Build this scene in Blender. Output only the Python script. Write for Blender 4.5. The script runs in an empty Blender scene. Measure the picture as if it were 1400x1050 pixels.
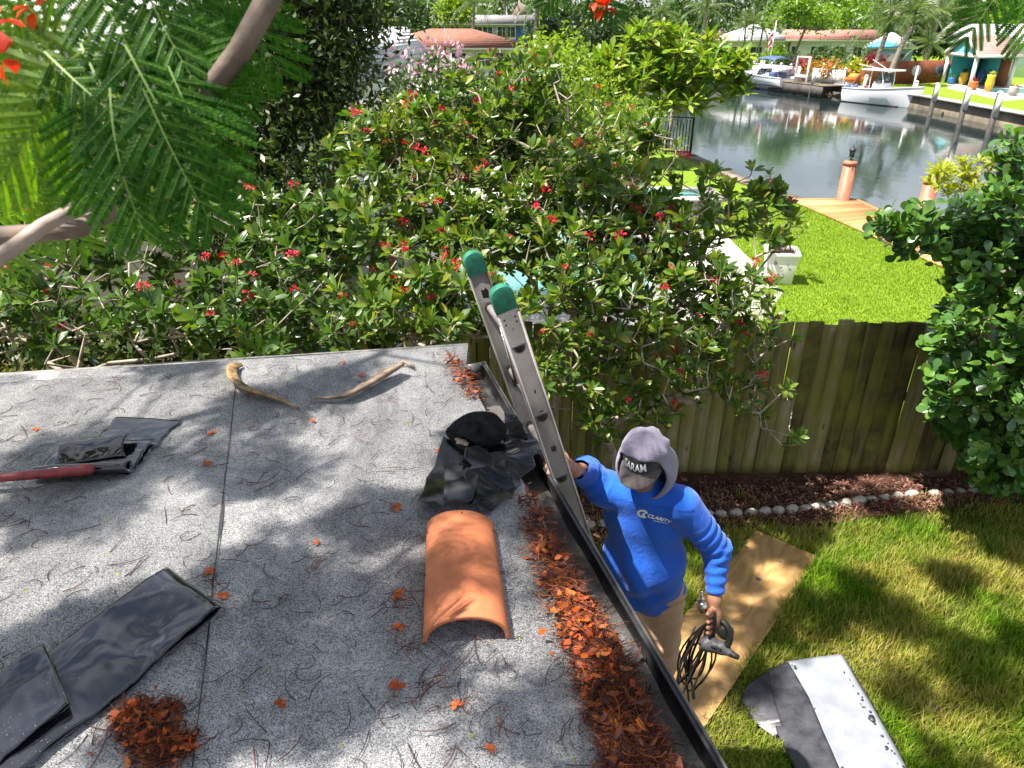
import bpy, math, random
import numpy as np
from mathutils import Vector, Matrix
R = math.radians
rs = np.random.RandomState(7)
random.seed(7)
SC = bpy.context.scene
COL = SC.collection
# ------------------------------------------------------------------ camera, sky, sun, exposure
HC, PITCH, FPX = 4.35, R(26.8), 970.0
cp, sp = math.cos(PITCH), math.sin(PITCH)
cam = bpy.data.objects.new('camera', bpy.data.cameras.new('camera'))
COL.objects.link(cam)
cam.location = (0, 0, HC)
cam.rotation_euler = (math.pi/2 - PITCH, 0, 0)
cam.data.sensor_width = 36
cam.data.lens = 36*FPX/1400
cam.data.clip_start = .05
cam.data.clip_end = 1500
cam.data.dof.use_dof = True
cam.data.dof.focus_distance = 3.4
cam.data.dof.aperture_fstop = 9.0
SC.camera = cam
SUN = Vector((-.42, -.10, .90)).normalized()
w = bpy.data.worlds.new('World'); SC.world = w; w.use_nodes = True
wn, wl = w.node_tree.nodes, w.node_tree.links
wn.clear()
wo = wn.new('ShaderNodeOutputWorld'); wb = wn.new('ShaderNodeBackground')
sk = wn.new('ShaderNodeTexSky'); sk.sky_type = 'NISHITA'; sk.sun_disc = False
sk.sun_elevation = math.asin(SUN.z); sk.sun_rotation = math.atan2(SUN.x, SUN.y)
sk.air_density = 1.0; sk.dust_density = 1.2; sk.ozone_density = 1.0
tc = wn.new('ShaderNodeTexCoord'); mp = wn.new('ShaderNodeMapping'); mp.inputs['Scale'].default_value = (1.0, 1.0, 2.2)
nz = wn.new('ShaderNodeTexNoise'); nz.inputs['Scale'].default_value = 1.7; nz.inputs['Detail'].default_value = 7; nz.inputs['Roughness'].default_value = .58
cr = wn.new('ShaderNodeValToRGB'); cr.color_ramp.elements[0].position = .45; cr.color_ramp.elements[1].position = .65
mx = wn.new('ShaderNodeMix'); mx.data_type = 'RGBA'; mx.inputs[7].default_value = (11.5, 11.9, 12.8, 1)
wl.new(tc.outputs['Generated'], mp.inputs[0]); wl.new(mp.outputs[0], nz.inputs['Vector']); wl.new(nz.outputs[0], cr.inputs[0])
wl.new(cr.outputs[0], mx.inputs[0]); wl.new(sk.outputs[0], mx.inputs[6]); wl.new(mx.outputs[2], wb.inputs[0])
wb.inputs[1].default_value = .05
wl.new(wb.outputs[0], wo.inputs[0])
sun = bpy.data.objects.new('sun', bpy.data.lights.new('sun', 'SUN')); COL.objects.link(sun)
sun.data.energy = 5.0; sun.data.angle = R(.53); sun.data.color = (1, .95, .87)
sun.rotation_euler = SUN.to_track_quat('Z', 'Y').to_euler()
sun.location = (-5, 2, 20)
SC.view_settings.view_transform = 'Standard'
SC.view_settings.look = 'None'
SC.view_settings.gamma = 1
SC.view_settings.use_curve_mapping = False
SC.view_settings.exposure = 1.5
SC.render.engine = 'CYCLES'
SC.cycles.max_bounces = 8; SC.cycles.transparent_max_bounces = 12
SC.cycles.use_denoising = True

# ------------------------------------------------------------------ sight lines of the survey: pixel of the photo -> place
def ray(px, py):
    u, v = (px-700)/FPX, (py-525)/FPX
    return Vector((u, cp - v*sp, -(sp + v*cp)))
def W(px, py, z):
    r = ray(px, py); t = (z-HC)/r.z
    return Vector((0, 0, HC)) + r*t
def at(px, py, Y):
    r = ray(px, py); return Vector((0, 0, HC)) + r*(Y/r.y)
def atd(px, py, d):
    return Vector((0, 0, HC)) + ray(px, py)*d
def atP(px, py, p, n):           # on a vertical plane
    r = ray(px, py); c = Vector((0, 0, HC)); t = (Vector(p)-c).dot(n)/r.dot(n)
    return c + r*t
def proj(p):
    x, y, z = p[0], p[1], HC-p[2]
    zd = y*cp + z*sp
    return 700+FPX*x/zd, 525+FPX*(z*cp-y*sp)/zd, zd

# ------------------------------------------------------------------ objects
def tag(o, label=None, cat=None, group=None, kind=None):
    if label: o['label'] = label
    if cat: o['category'] = cat
    if group: o['group'] = group
    if kind: o['kind'] = kind
    return o
def thing(name, label, cat, loc=(0, 0, 0), group=None):
    o = bpy.data.objects.new(name, None); COL.objects.link(o)
    o.location = loc; o.empty_display_size = .1
    return tag(o, label, cat, group)
def adopt(o, p):
    o.parent = p
    if p is not None and p.type == 'EMPTY' and p.parent is None:
        o.matrix_parent_inverse = p.matrix_basis.inverted()
    return o
def mesh(name, V, F, mat, smooth=False, midx=None):
    """V (n,3); F an array (m,k), a list of such arrays, or a list of tuples"""
    V = np.asarray(V, dtype=np.float32).reshape(-1, 3)
    if isinstance(F, np.ndarray): F = [F]
    if len(F) and not isinstance(F[0], np.ndarray):
        d = {}
        for f in F: d.setdefault(len(f), []).append(f)
        F = [np.array(v) for v in d.values()]
    me = bpy.data.meshes.new(name)
    ls = np.concatenate([f.reshape(-1) for f in F]).astype(np.int32)
    tot = np.concatenate([np.full(len(f), f.shape[1]) for f in F]).astype(np.int32)
    st = np.concatenate([[0], np.cumsum(tot)[:-1]]).astype(np.int32)
    me.vertices.add(len(V)); me.vertices.foreach_set('co', V.ravel())
    me.loops.add(len(ls)); me.loops.foreach_set('vertex_index', ls)
    me.polygons.add(len(tot)); me.polygons.foreach_set('loop_start', st); me.polygons.foreach_set('loop_total', tot)
    if smooth: me.polygons.foreach_set('use_smooth', np.ones(len(tot), dtype=bool))
    if mat is not None:
        for m in (mat if isinstance(mat, (list, tuple)) else [mat]): me.materials.append(m)
    if midx is not None: me.polygons.foreach_set('material_index', np.asarray(midx, dtype=np.int32))
    me.update(calc_edges=True); me.validate()
    return me
def link(name, me, parent=None, M=None, kind=None):
    o = bpy.data.objects.new(name, me); COL.objects.link(o)
    if M is not None: o.matrix_basis = M
    if parent is not None: adopt(o, parent)
    if kind: o['kind'] = kind
    return o
class MB:
    """collects shapes; build() makes ONE mesh object"""
    def __init__(s): s.v = []; s.f = []; s.n = 0
    def add(s, V, F):
        V = np.asarray(V, dtype=float).reshape(-1, 3)
        s.v.append(V)
        for f in F: s.f.append(tuple(int(i)+s.n for i in f))
        s.n += len(V); return s
    def addarr(s, V, Fs):
        s.add(V, [f for A in Fs for f in A.tolist()]); return s
    def box(s, c, size, M=None, taper=1.0):
        x, y, z = [a/2 for a in size]; V = []
        for dz in (-1, 1):
            k = taper if dz > 0 else 1
            for dx, dy in ((-1, -1), (1, -1), (1, 1), (-1, 1)): V.append((dx*x*k, dy*y*k, dz*z))
        V = np.array(V)
        if M is not None: V = V @ np.array(M.to_3x3()).T
        V = V + np.array(c)
        return s.add(V, [(3, 2, 1, 0), (4, 5, 6, 7), (0, 1, 5, 4), (1, 2, 6, 5), (2, 3, 7, 6), (3, 0, 4, 7)])
    def bar(s, a, b, w, h, up=(0, 0, 1)):
        a, b = Vector(a), Vector(b); d = (b-a); L = d.length; d.normalize()
        sd = d.cross(Vector(up)); sd = sd.normalized() if sd.length > 1e-4 else Vector((1, 0, 0)); u = sd.cross(d)
        V = []
        for p in (a, b):
            for i, j in ((-1, -1), (1, -1), (1, 1), (-1, 1)): V.append(p + sd*(i*w/2) + u*(j*h/2))
        return s.add([tuple(x) for x in V], [(0, 1, 2, 3), (7, 6, 5, 4), (0, 4, 5, 1), (1, 5, 6, 2), (2, 6, 7, 3), (3, 7, 4, 0)])
    def tube(s, pts, rad, n=8, cap=True):
        pts = [Vector(p) for p in pts]; m = len(pts)
        rad = [rad]*m if not isinstance(rad, (list, tuple)) else rad
        V = []; prev = None
        for i, p in enumerate(pts):
            t = (pts[min(i+1, m-1)]-pts[max(i-1, 0)]).normalized()
            if prev is None:
                a = t.orthogonal().normalized()
            else:
                a = (prev - t*prev.dot(t)); a = a.normalized() if a.length > 1e-5 else t.orthogonal().normalized()
            prev = a; b = t.cross(a)
            for k in range(n):
                q = 2*math.pi*k/n
                V.append(tuple(p + (a*math.cos(q)+b*math.sin(q))*rad[i]))
        F = []
        for i in range(m-1):
            for k in range(n):
                k2 = (k+1) % n
                F.append((i*n+k, i*n+k2, (i+1)*n+k2, (i+1)*n+k))
        if cap:
            F.append(tuple(range(n-1, -1, -1))); F.append(tuple((m-1)*n+k for k in range(n)))
        return s.add(V, F)
    def lathe(s, c, prof, n=16, M=None):
        """prof: (radius, z) list, about a vertical axis at c"""
        V = []
        for r, z in prof:
            for k in range(n):
                q = 2*math.pi*k/n; V.append((r*math.cos(q), r*math.sin(q), z))
        V = np.array(V)
        if M is not None: V = V @ np.array(M.to_3x3()).T
        V = V + np.array(c); F = []
        for i in range(len(prof)-1):
            for k in range(n):
                k2 = (k+1) % n; F.append((i*n+k, i*n+k2, (i+1)*n+k2, (i+1)*n+k))
        F.append(tuple(range(n-1, -1, -1))); F.append(tuple((len(prof)-1)*n+k for k in range(n)))
        return s.add(V, F)
    def poly(s, pts, z0, z1):
        """vertical prism over a plan polygon (counter-clockwise)"""
        n = len(pts)
        V = [(p[0], p[1], z0) for p in pts]+[(p[0], p[1], z1) for p in pts]
        F = [tuple(range(n-1, -1, -1)), tuple(range(n, 2*n))]+[(i, (i+1) % n, n+(i+1) % n, n+i) for i in range(n)]
        return s.add(V, F)
    def build(s, name, mat, parent=None, smooth=False, kind=None, bevel=0):
        o = link(name, mesh(name, np.concatenate(s.v), s.f, mat, smooth), parent, kind=kind)
        if bevel:
            m = o.modifiers.new('b', 'BEVEL'); m.width = bevel; m.segments = 2; m.limit_method = 'ANGLE'
        return o
def copy_tree(o, M=None, parent=None):
    c = o.copy(); COL.objects.link(c)
    if M is not None: c.matrix_basis = M
    if parent is not None:
        inv = o.matrix_parent_inverse.copy(); c.parent = parent; c.matrix_parent_inverse = inv
    for ch in list(o.children): copy_tree(ch, None, c)
    return c
def TR(p, rz=0, s=1):
    return Matrix.Translation(Vector(p)) @ Matrix.Rotation(rz, 4, 'Z') @ Matrix.Scale(s, 4)

# ------------------------------------------------------------------ materials
class NT:
    def __init__(s, name):
        s.m = bpy.data.materials.new(name); s.m.use_nodes = True
        s.t = s.m.node_tree; s.t.nodes.clear()
        s.out = s.t.nodes.new('ShaderNodeOutputMaterial'); s.c = None
    def n(s, typ, **kw):
        x = s.t.nodes.new('ShaderNode'+typ)
        for k, v in kw.items():
            if hasattr(x, k): setattr(x, k, v)
        return x
    def l(s, a, b): s.t.links.new(a, b)
    def coord(s, which='Object'):
        if s.c is None: s.c = s.n('TexCoord')
        return s.c.outputs[which]
    def noise(s, scale, detail=4, rough=.55, vec=None, stretch=None, which='Object', dist=0):
        x = s.n('TexNoise'); x.inputs['Scale'].default_value = scale; x.inputs['Detail'].default_value = detail
        x.inputs['Roughness'].default_value = rough; x.inputs['Distortion'].default_value = dist
        v = vec if vec is not None else s.coord(which)
        if stretch is not None:
            m = s.n('Mapping'); m.inputs['Scale'].default_value = stretch[:3]
            if len(stretch) > 3: m.inputs['Rotation'].default_value = (0, 0, stretch[3])
            s.l(v, m.inputs[0]); v = m.outputs[0]
        s.l(v, x.inputs['Vector']); return x.outputs[0]
    def ramp(s, fac, stops):
        x = s.n('ValToRGB'); e = x.color_ramp.elements
        while len(e) < len(stops): e.new(.5)
        for i, (p, c) in enumerate(stops):
            e[i].position = p; e[i].color = (c, c, c, 1) if not isinstance(c, (tuple, list)) else (*c, 1)
        s.l(fac, x.inputs[0]); return x.outputs[0]
    def mix(s, fac, a, b, blend='MIX'):
        x = s.n('Mix'); x.data_type = 'RGBA'; x.blend_type = blend
        for v, i in ((fac, 0), (a, 6), (b, 7)):
            if isinstance(v, (int, float)): x.inputs[i].default_value = v if i == 0 else (v, v, v, 1)
            elif isinstance(v, (tuple, list)): x.inputs[i].default_value = (*v, 1)
            else: s.l(v, x.inputs[i])
        return x.outputs[2]
    def math(s, op, a, b=0.):
        x = s.n('Math'); x.operation = op
        for v, i in ((a, 0), (b, 1)):
            if isinstance(v, (int, float)): x.inputs[i].default_value = v
            else: s.l(v, x.inputs[i])
        return x.outputs[0]
    def bump(s, h, strength=.5, dist=.01):
        b = s.n('Bump'); b.inputs['Strength'].default_value = strength; b.inputs['Distance'].default_value = dist
        s.l(h, b.inputs['Height']); return b.outputs[0]
    def bsdf(s, col, rough=.6, metal=0., normal=None, spec=None, **kw):
        b = s.n('BsdfPrincipled')
        for v, k in ((col, 'Base Color'), (rough, 'Roughness'), (metal, 'Metallic')):
            if isinstance(v, (int, float)): b.inputs[k].default_value = v if k != 'Base Color' else (v, v, v, 1)
            elif isinstance(v, (tuple, list)): b.inputs[k].default_value = (*v, 1)
            else: s.l(v, b.inputs[k])
        if spec is not None: b.inputs['Specular IOR Level'].default_value = spec
        for k, v in kw.items(): b.inputs[k.replace('_', ' ')].default_value = v
        if normal is not None: s.l(normal, b.inputs['Normal'])
        return b.outputs[0]
    def done(s, sh): s.l(sh, s.out.inputs['Surface']); return s.m
def MAT(name, col, rough=.6, var=.18, scale=6, bump=.25, bscale=60, bdist=.003, metal=0., spec=None, stretch=None, col2=None, **kw):
    """paint or stuff of one colour with blotches of wear and a fine relief"""
    t = NT(name)
    n = t.noise(scale, 5, .6, stretch=stretch)
    c2 = col2 if col2 else tuple(max(0, x*(1-var*1.6)) for x in col)
    c1 = tuple(min(1, x*(1+var)) for x in col)
    c = t.ramp(n, [(.32, c2), (.68, c1)])
    nr = t.bump(t.noise(bscale, 3, .6, stretch=stretch), bump, bdist) if bump else None
    r = t.math('ADD', t.math('MULTIPLY', n, .2), max(0, rough-.1))
    return t.done(t.bsdf(c, r, metal, nr, spec, **kw))
def LEAF(name, cols, transl=.35, rough=.4, spec=.5, tc=None):
    """cols: colours a leaf may have, drawn per leaf"""
    t = NT(name)
    g = t.n('NewGeometry'); oi = t.n('ObjectInfo')
    f = t.math('FRACT', t.math('ADD', g.outputs['Random Per Island'], oi.outputs['Random']))
    c = t.ramp(f, [(i/max(1, len(cols)-1), k) for i, k in enumerate(cols)])
    b = t.bsdf(c, rough, 0, None, spec)
    tr = t.n('BsdfTranslucent')
    t.l(t.mix(1., c, tc or (1.6, 1.75, .55), 'MULTIPLY'), tr.inputs[0])
    m = t.n('MixShader'); m.inputs[0].default_value = transl
    t.l(b, m.inputs[1]); t.l(tr.outputs[0], m.inputs[2])
    return t.done(m.outputs[0])

# ------------------------------------------------------------------ foliage tools
def frames(d, up=None, roll=None):
    """(n,3,3): columns x, y, z with y along d and z leaning to up"""
    d = d/np.maximum(np.linalg.norm(d, axis=1, keepdims=True), 1e-9); n = len(d)
    if up is None: up = np.tile([0, 0, 1.], (n, 1))
    x = np.cross(d, up); ln = np.linalg.norm(x, axis=1, keepdims=True)
    x = np.where(ln > 1e-3, x/np.maximum(ln, 1e-9), np.array([[1., 0, 0]])); z = np.cross(x, d)
    if roll is not None:
        c, s_ = np.cos(roll)[:, None], np.sin(roll)[:, None]
        x, z = x*c+z*s_, z*c-x*s_
    return np.stack([x, d, z], axis=2)
def scatter(tv, tf, Ms, pos, scale=None):
    """copies of one template joined: returns V, list of face arrays"""
    tv = np.asarray(tv, float); n, m = len(pos), len(tv)
    A = Ms if scale is None else Ms*np.asarray(scale).reshape(-1, 1, 1)
    V = np.einsum('nij,mj->nmi', A, tv) + np.asarray(pos)[:, None, :]
    off = (np.arange(n)*m)[:, None, None]
    return V.reshape(-1, 3), [(f[None]+off).reshape(-1, f.shape[1]) for f in tf]
def join(parts):
    Vs, Fs, o = [], {}, 0
    for V, F in parts:
        for f in F: Fs.setdefault(f.shape[1], []).append(f+o)
        Vs.append(V); o += len(V)
    return np.concatenate(Vs), [np.concatenate(v) for v in Fs.values()]
def leaf_t(L=1., wd=.35, fold=.06, droop=.12, tip=.75):
    """one leaf along +y, 8 triangles"""
    t = [0, .35, tip, 1.]; wv = [0, wd*.42, wd*.5, 0]
    z = [-droop*a*a for a in t]
    V = [(0, 0, 0), (-wv[1], t[1], z[1]+fold), (0, t[1], z[1]), (wv[1], t[1], z[1]+fold), (-wv[2], t[2], z[2]+fold), (0, t[2], z[2]), (wv[2], t[2], z[2]+fold), (0, 1, z[3])]
    return np.array(V)*L, [np.array([(0, 3, 2), (0, 2, 1), (5, 6, 7), (5, 7, 4)]), np.array([(2, 3, 6, 5), (1, 2, 5, 4)])]
def rosette(rng, n=11, L=.1, wd=.36, spread=(.15, 1.15)):
    ps = []
    for i in range(n):
        a = i*2.4+rng.uniform(-.3, .3); el = rng.uniform(*spread) if i > 2 else rng.uniform(.9, 1.3)
        d = np.array([[math.cos(a)*math.cos(el), math.sin(a)*math.cos(el), math.sin(el)]])
        tv, tf = leaf_t(L*rng.uniform(.7, 1.15), wd, .05, rng.uniform(.05, .3))
        tv = tv*np.array([1, 1, L*1.0/L])
        ps.append(scatter(tv, tf, frames(d, roll=rng.uniform(-.5, .5, 1)), np.array([[0, 0, -.02*i/n]])+d*.008))
    return join(ps)
def quad_leaf(L, wd):
    return np.array([(0, 0, 0), (wd/2, L*.5, -.04*L), (0, L, -.12*L), (-wd/2, L*.5, -.04*L)]), [np.array([(0, 1, 2, 3)])]
def grow(base, targets, step=.25, wob=.05, lift=.25, rng=rs, stem=None):
    """branching skeleton: every target joins the nearest wood closer to the base. returns pos, parent, tip index"""
    P = [np.array(b, float) for b in ([base] if np.ndim(base[0]) == 0 else base)]; par = [-1]*len(P)
    b0 = P[0]
    if stem is not None:
        for q in stem: P.append(np.array(q, float)); par.append(len(P)-2)
    T = targets[np.argsort(np.linalg.norm(targets-b0, axis=1))]
    tips = []; buf = np.zeros((len(T)*14+64+len(P), 3)); buf[:len(P)] = P; k = len(P)
    dep = np.linalg.norm(buf[:k]-b0, axis=1); D = np.zeros(len(buf)); D[:k] = dep
    for q in T:
        dv = buf[:k]-q; dd = np.linalg.norm(dv, axis=1)
        cost = dd + np.maximum(0, D[:k]-np.linalg.norm(q-b0))*1.5 + np.maximum(0, buf[:k, 2]-q[2])*.6 + D[:k]*.18
        j = int(np.argmin(cost)); a = buf[j].copy(); L = dd[j]
        m = max(1, min(12, int(L/step))); pr = j
        for i in range(1, m+1):
            t = i/m
            p = a+(q-a)*t + np.array([0, 0, lift*L*math.sin(math.pi*t)*.35])
            if i < m: p = p+rng.normal(0, wob, 3)*min(1, L)
            buf[k] = p; D[k] = np.linalg.norm(p-b0); par.append(pr); pr = k; k += 1
        tips.append(k-1)
    return buf[:k], np.array(par), np.array(tips)
def tubes(P, par, r_tip=.004, power=.45, n=5, rmax=1.):
    cnt = np.zeros(len(P)); has = np.zeros(len(P), bool)
    has[par[par >= 0]] = True
    cnt[~has] = 1
    for i in range(len(P)-1, -1, -1):
        if par[i] >= 0: cnt[par[i]] += cnt[i]
    r = np.minimum(r_tip*np.maximum(cnt, 1)**power, rmax)
    c = np.where(par >= 0)[0]; p = par[c]
    d = P[c]-P[p]; ok = np.linalg.norm(d, axis=1) > 1e-4; c, p, d = c[ok], p[ok], d[ok]
    Fm = frames(d); q = 2*np.pi*np.arange(n)/n
    ring = np.stack([np.cos(q), np.zeros(n), np.sin(q)], 1)
    rw = np.einsum('nij,mj->nmi', Fm, ring)
    A = P[p][:, None]+rw*np.minimum(r[p], r[c]*1.7)[:, None, None]; B = P[c][:, None]+rw*r[c][:, None, None]
    V = np.concatenate([A, B], 1).reshape(-1, 3)
    k = np.arange(n); k2 = (k+1) % n
    f = np.stack([k, k2, n+k2, n+k], 1)
    return V, [(f[None]+(np.arange(len(c))*2*n)[:, None, None]).reshape(-1, 4)], r
def rdirs(n, rng=rs, up=0.):
    d = rng.normal(0, 1, (n, 3)); d[:, 2] += up
    return d/np.linalg.norm(d, axis=1, keepdims=True)

# ------------------------------------------------------------------ smooth bodies (signed distances -> one surface)
class SDF:
    def __init__(s, lo, hi, h):
        s.o = np.array(lo, np.float32); s.h = h
        s.n = np.ceil((np.array(hi)-np.array(lo))/h).astype(int)+1
        s.F = np.full(s.n, 1., np.float32)
    def _box(s, lo, hi):
        a = np.clip(np.floor((np.array(lo)-s.o)/s.h).astype(int), 0, s.n-1); b = np.clip(np.ceil((np.array(hi)-s.o)/s.h).astype(int)+1, 1, s.n)
        g = [s.o[i]+s.h*np.arange(a[i], b[i], dtype=np.float32) for i in range(3)]
        return tuple(slice(a[i], b[i]) for i in range(3)), g[0][:, None, None], g[1][None, :, None], g[2][None, None, :]
    def _put(s, sl, d, k, sub=False):
        f = s.F[sl]
        f2 = -f if sub else f
        if k > 0:
            hh = np.maximum(k-np.abs(f2-d), 0)/k; r = np.minimum(f2, d)-hh*hh*k*.25
        else: r = np.minimum(f2, d)
        s.F[sl] = -r if sub else r
    def cap(s, a, ra, b, rb, k=.03, sub=False):
        a, b = np.array(a, np.float32), np.array(b, np.float32); m = max(ra, rb)+k+.03
        sl, X, Y, Z = s._box(np.minimum(a, b)-m, np.maximum(a, b)+m); ba = b-a; L2 = max(float(ba@ba), 1e-8)
        t = np.clip(((X-a[0])*ba[0]+(Y-a[1])*ba[1]+(Z-a[2])*ba[2])/L2, 0, 1)
        d = np.sqrt((X-a[0]-t*ba[0])**2+(Y-a[1]-t*ba[1])**2+(Z-a[2]-t*ba[2])**2)-(ra+t*(rb-ra))
        s._put(sl, d, k, sub); return s
    def ell(s, c, r, M=None, k=.03, sub=False):
        c = np.array(c, np.float32); m = max(r)+k+.03
        sl, X, Y, Z = s._box(c-m, c+m); X, Y, Z = X-c[0], Y-c[1], Z-c[2]
        if M is not None:
            A = np.array(M.to_3x3()).T
            X, Y, Z = A[0, 0]*X+A[0, 1]*Y+A[0, 2]*Z, A[1, 0]*X+A[1, 1]*Y+A[1, 2]*Z, A[2, 0]*X+A[2, 1]*Y+A[2, 2]*Z
        k0 = np.sqrt((X/r[0])**2+(Y/r[1])**2+(Z/r[2])**2); k1 = np.sqrt((X/r[0]**2)**2+(Y/r[1]**2)**2+(Z/r[2]**2)**2)
        s._put(sl, k0*(k0-1)/np.maximum(k1, 1e-6), k, sub); return s
    def grid(s): return (s.o[0]+s.h*np.arange(s.n[0]))[:, None, None], (s.o[1]+s.h*np.arange(s.n[1]))[None, :, None], (s.o[2]+s.h*np.arange(s.n[2]))[None, None, :]
    def cut(s, p, n):        # keep the side n points away from
        X, Y, Z = s.grid(); d = (X-p[0])*n[0]+(Y-p[1])*n[1]+(Z-p[2])*n[2]
        s.F = np.maximum(s.F, d.astype(np.float32)); return s
    def surf(s):
        F = s.F; S = F < 0
        c = np.zeros(tuple(s.n-1), np.int8); co = [(i, j, k) for i in (0, 1) for j in (0, 1) for k in (0, 1)]
        n = s.n-1
        for i, j, k in co: c += S[i:i+n[0], j:j+n[1], k:k+n[2]]
        m = (c > 0) & (c < 8); I = np.array(np.nonzero(m)); nv = I.shape[1]
        idx = np.full(m.shape, -1, np.int64); idx[m] = np.arange(nv)
        acc = np.zeros((nv, 3)); ct = np.zeros(nv)
        for a in co:
            for ax in range(3):
                if a[ax]: continue
                b = list(a); b[ax] = 1
                fa = F[I[0]+a[0], I[1]+a[1], I[2]+a[2]]; fb = F[I[0]+b[0], I[1]+b[1], I[2]+b[2]]
                x = (fa < 0) != (fb < 0); t = fa/np.where(x, fa-fb, 1)
                p = np.tile(np.array(a, float), (nv, 1)); p[:, ax] += t
                acc[x] += p[x]; ct += x
        V = (I.T+acc/ct[:, None])*s.h+s.o
        Q = []
        for ax in range(3):
            u, v = (ax+1) % 3, (ax+2) % 3
            A = np.take(S, np.arange(0, s.n[ax]-1), ax); B = np.take(S, np.arange(1, s.n[ax]), ax)
            E = np.array(np.nonzero(A != B)).T
            E = E[(E[:, u] > 0) & (E[:, v] > 0) & (E[:, u] < n[u]) & (E[:, v] < n[v])]
            if not len(E): continue
            def g(du, dv):
                e = E.copy(); e[:, u] -= du; e[:, v] -= dv; return idx[e[:, 0], e[:, 1], e[:, 2]]
            q = np.stack([g(1, 1), g(0, 1), g(0, 0), g(1, 0)], 1)
            fl = ~A[E[:, 0], E[:, 1], E[:, 2]]
            q[fl] = q[fl][:, ::-1]; Q.append(q)
        return V, [np.concatenate(Q)]
def wav(V, scale, seed, n=7):
    """smooth pseudo-noise from summed sines, about -1..1"""
    r = np.random.RandomState(seed); out = 0
    for i in range(n):
        d = r.normal(0, 1, 3); d /= np.linalg.norm(d); out = out+np.sin((V @ d)*scale*r.uniform(.6, 1.6)+r.uniform(0, 6.3))
    return out/n*1.6
# ================================================================== materials
def roof_mat():
    t = NT('mineral_cap_sheet')
    v = t.n('TexVoronoi'); v.inputs['Scale'].default_value = 420; t.l(t.coord(), v.inputs['Vector'])
    sx = t.n('SeparateColor'); t.l(v.outputs['Color'], sx.inputs[0])
    big = t.noise(1.3, 6, .65); mid = t.noise(9, 5, .7)
    th = t.math('ADD', sx.outputs[0], t.math('MULTIPLY', t.math('SUBTRACT', big, .5), .9))
    th = t.math('ADD', th, t.math('MULTIPLY', t.math('SUBTRACT', mid, .5), .55))
    c = t.ramp(th, [(.0, (.11, .11, .117)), (.28, (.215, .214, .22)), (.52, (.415, .41, .412)), (.92, (.64, .625, .61))])
    streak = t.ramp(t.noise(2.2, 6, .7, stretch=(1, .28, 1, .28)), [(.44, 1.), (.66, .62)])
    c = t.mix(1., c, streak, 'MULTIPLY')
    st = t.ramp(t.noise(.9, 7, .72, dist=1.5), [(.50, 1.), (.56, .7), (.6, .92), (.72, .6)])
    c = t.mix(.8, c, st, 'MULTIPLY')
    return t.done(t.bsdf(c, .85, 0, t.bump(t.math('ADD', v.outputs['Distance'], t.math('MULTIPLY', mid, .6)), .5, .003), .25))
def wood_mat(name, cols, along=(26, 26, 1.6), rough=.75, bump=.5, green=None, which='Object', spec=.25):
    t = NT(name); oi = t.n('ObjectInfo')
    vm = t.n('VectorMath'); vm.operation = 'ADD'; t.l(t.coord(which), vm.inputs[0])
    cx = t.n('CombineXYZ'); t.l(t.math('MULTIPLY', oi.outputs['Random'], 37.), cx.inputs[0]); t.l(t.math('MULTIPLY', oi.outputs['Random'], 11.), cx.inputs[2])
    t.l(cx.outputs[0], vm.inputs[1])
    g = t.noise(1., 7, .65, vec=vm.outputs[0], stretch=along, dist=.4)
    k = t.noise(2.4, 4, .6, vec=vm.outputs[0])
    f = t.math('ADD', t.math('MULTIPLY', g, .75), t.math('MULTIPLY', t.math('SUBTRACT', oi.outputs['Random'], .5), .5)); f = t.math('ADD', f, .12)
    c = t.ramp(f, [(.3, cols[0]), (.5, cols[1]), (.72, cols[2])])
    kv = t.n('TexVoronoi'); kv.inputs['Scale'].default_value = 1.; km = t.n('Mapping'); km.inputs['Scale'].default_value = (along[0]*.33, along[1]*.12, along[2]*1.5); t.l(vm.outputs[0], km.inputs[0]); t.l(km.outputs[0], kv.inputs['Vector'])
    if green: c = t.mix(t.ramp(kv.outputs['Distance'], [(.07, .85), (.13, 0.)]), c, (.03, .02, .012))
    if green: c = t.mix(t.ramp(k, [(.4, 0.), (.62, .8)]), c, green)
    return t.done(t.bsdf(c, rough, 0, t.bump(g, bump, .006), spec))
def ply_mat():
    t = NT('plywood_face')
    n = t.noise(1.6, 3, .5, stretch=(1.2, .42, 1, .0), which='Object', dist=.6)
    wv = t.math('SINE', t.math('MULTIPLY', n, 75.)); wv = t.math('MULTIPLY', wv, .5)
    fine = t.noise(60, 4, .6, stretch=(1, .05, 1))
    f = t.math('ADD', t.math('ADD', t.math('MULTIPLY', wv, .42), .3), t.math('MULTIPLY', fine, .4))
    c = t.ramp(f, [(.1, (.25, .135, .05)), (.5, (.38, .225, .085)), (.9, (.45, .285, .125))])
    c = t.mix(t.ramp(t.noise(2.3, 4, .6), [(.5, 0.), (.75, .5)]), c, (.4, .24, .10))
    return t.done(t.bsdf(c, .6, 0, t.bump(fine, .2, .002), .3))
def plastic_mat(name, col=(.006, .0065, .009), rough=.10, bs=.6, sp=.9):
    t = NT(name)
    n = t.noise(4.5, 2, .45, dist=.8)
    dust = t.ramp(t.noise(3.5, 6, .7), [(.55, 0.), (.85, .16)])
    c = t.mix(dust, col, (.05, .05, .058))
    sp_ = t.ramp(t.noise(210, 2, .5), [(.70, 0.), (.74, 1.)])
    c = t.mix(t.math('MULTIPLY', sp_, .5), c, (.3, .29, .28))
    r = t.math('ADD', t.math('MULTIPLY', dust, .5), rough)
    return t.done(t.bsdf(c, r, 0, t.bump(n, bs, .03), sp))
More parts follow.
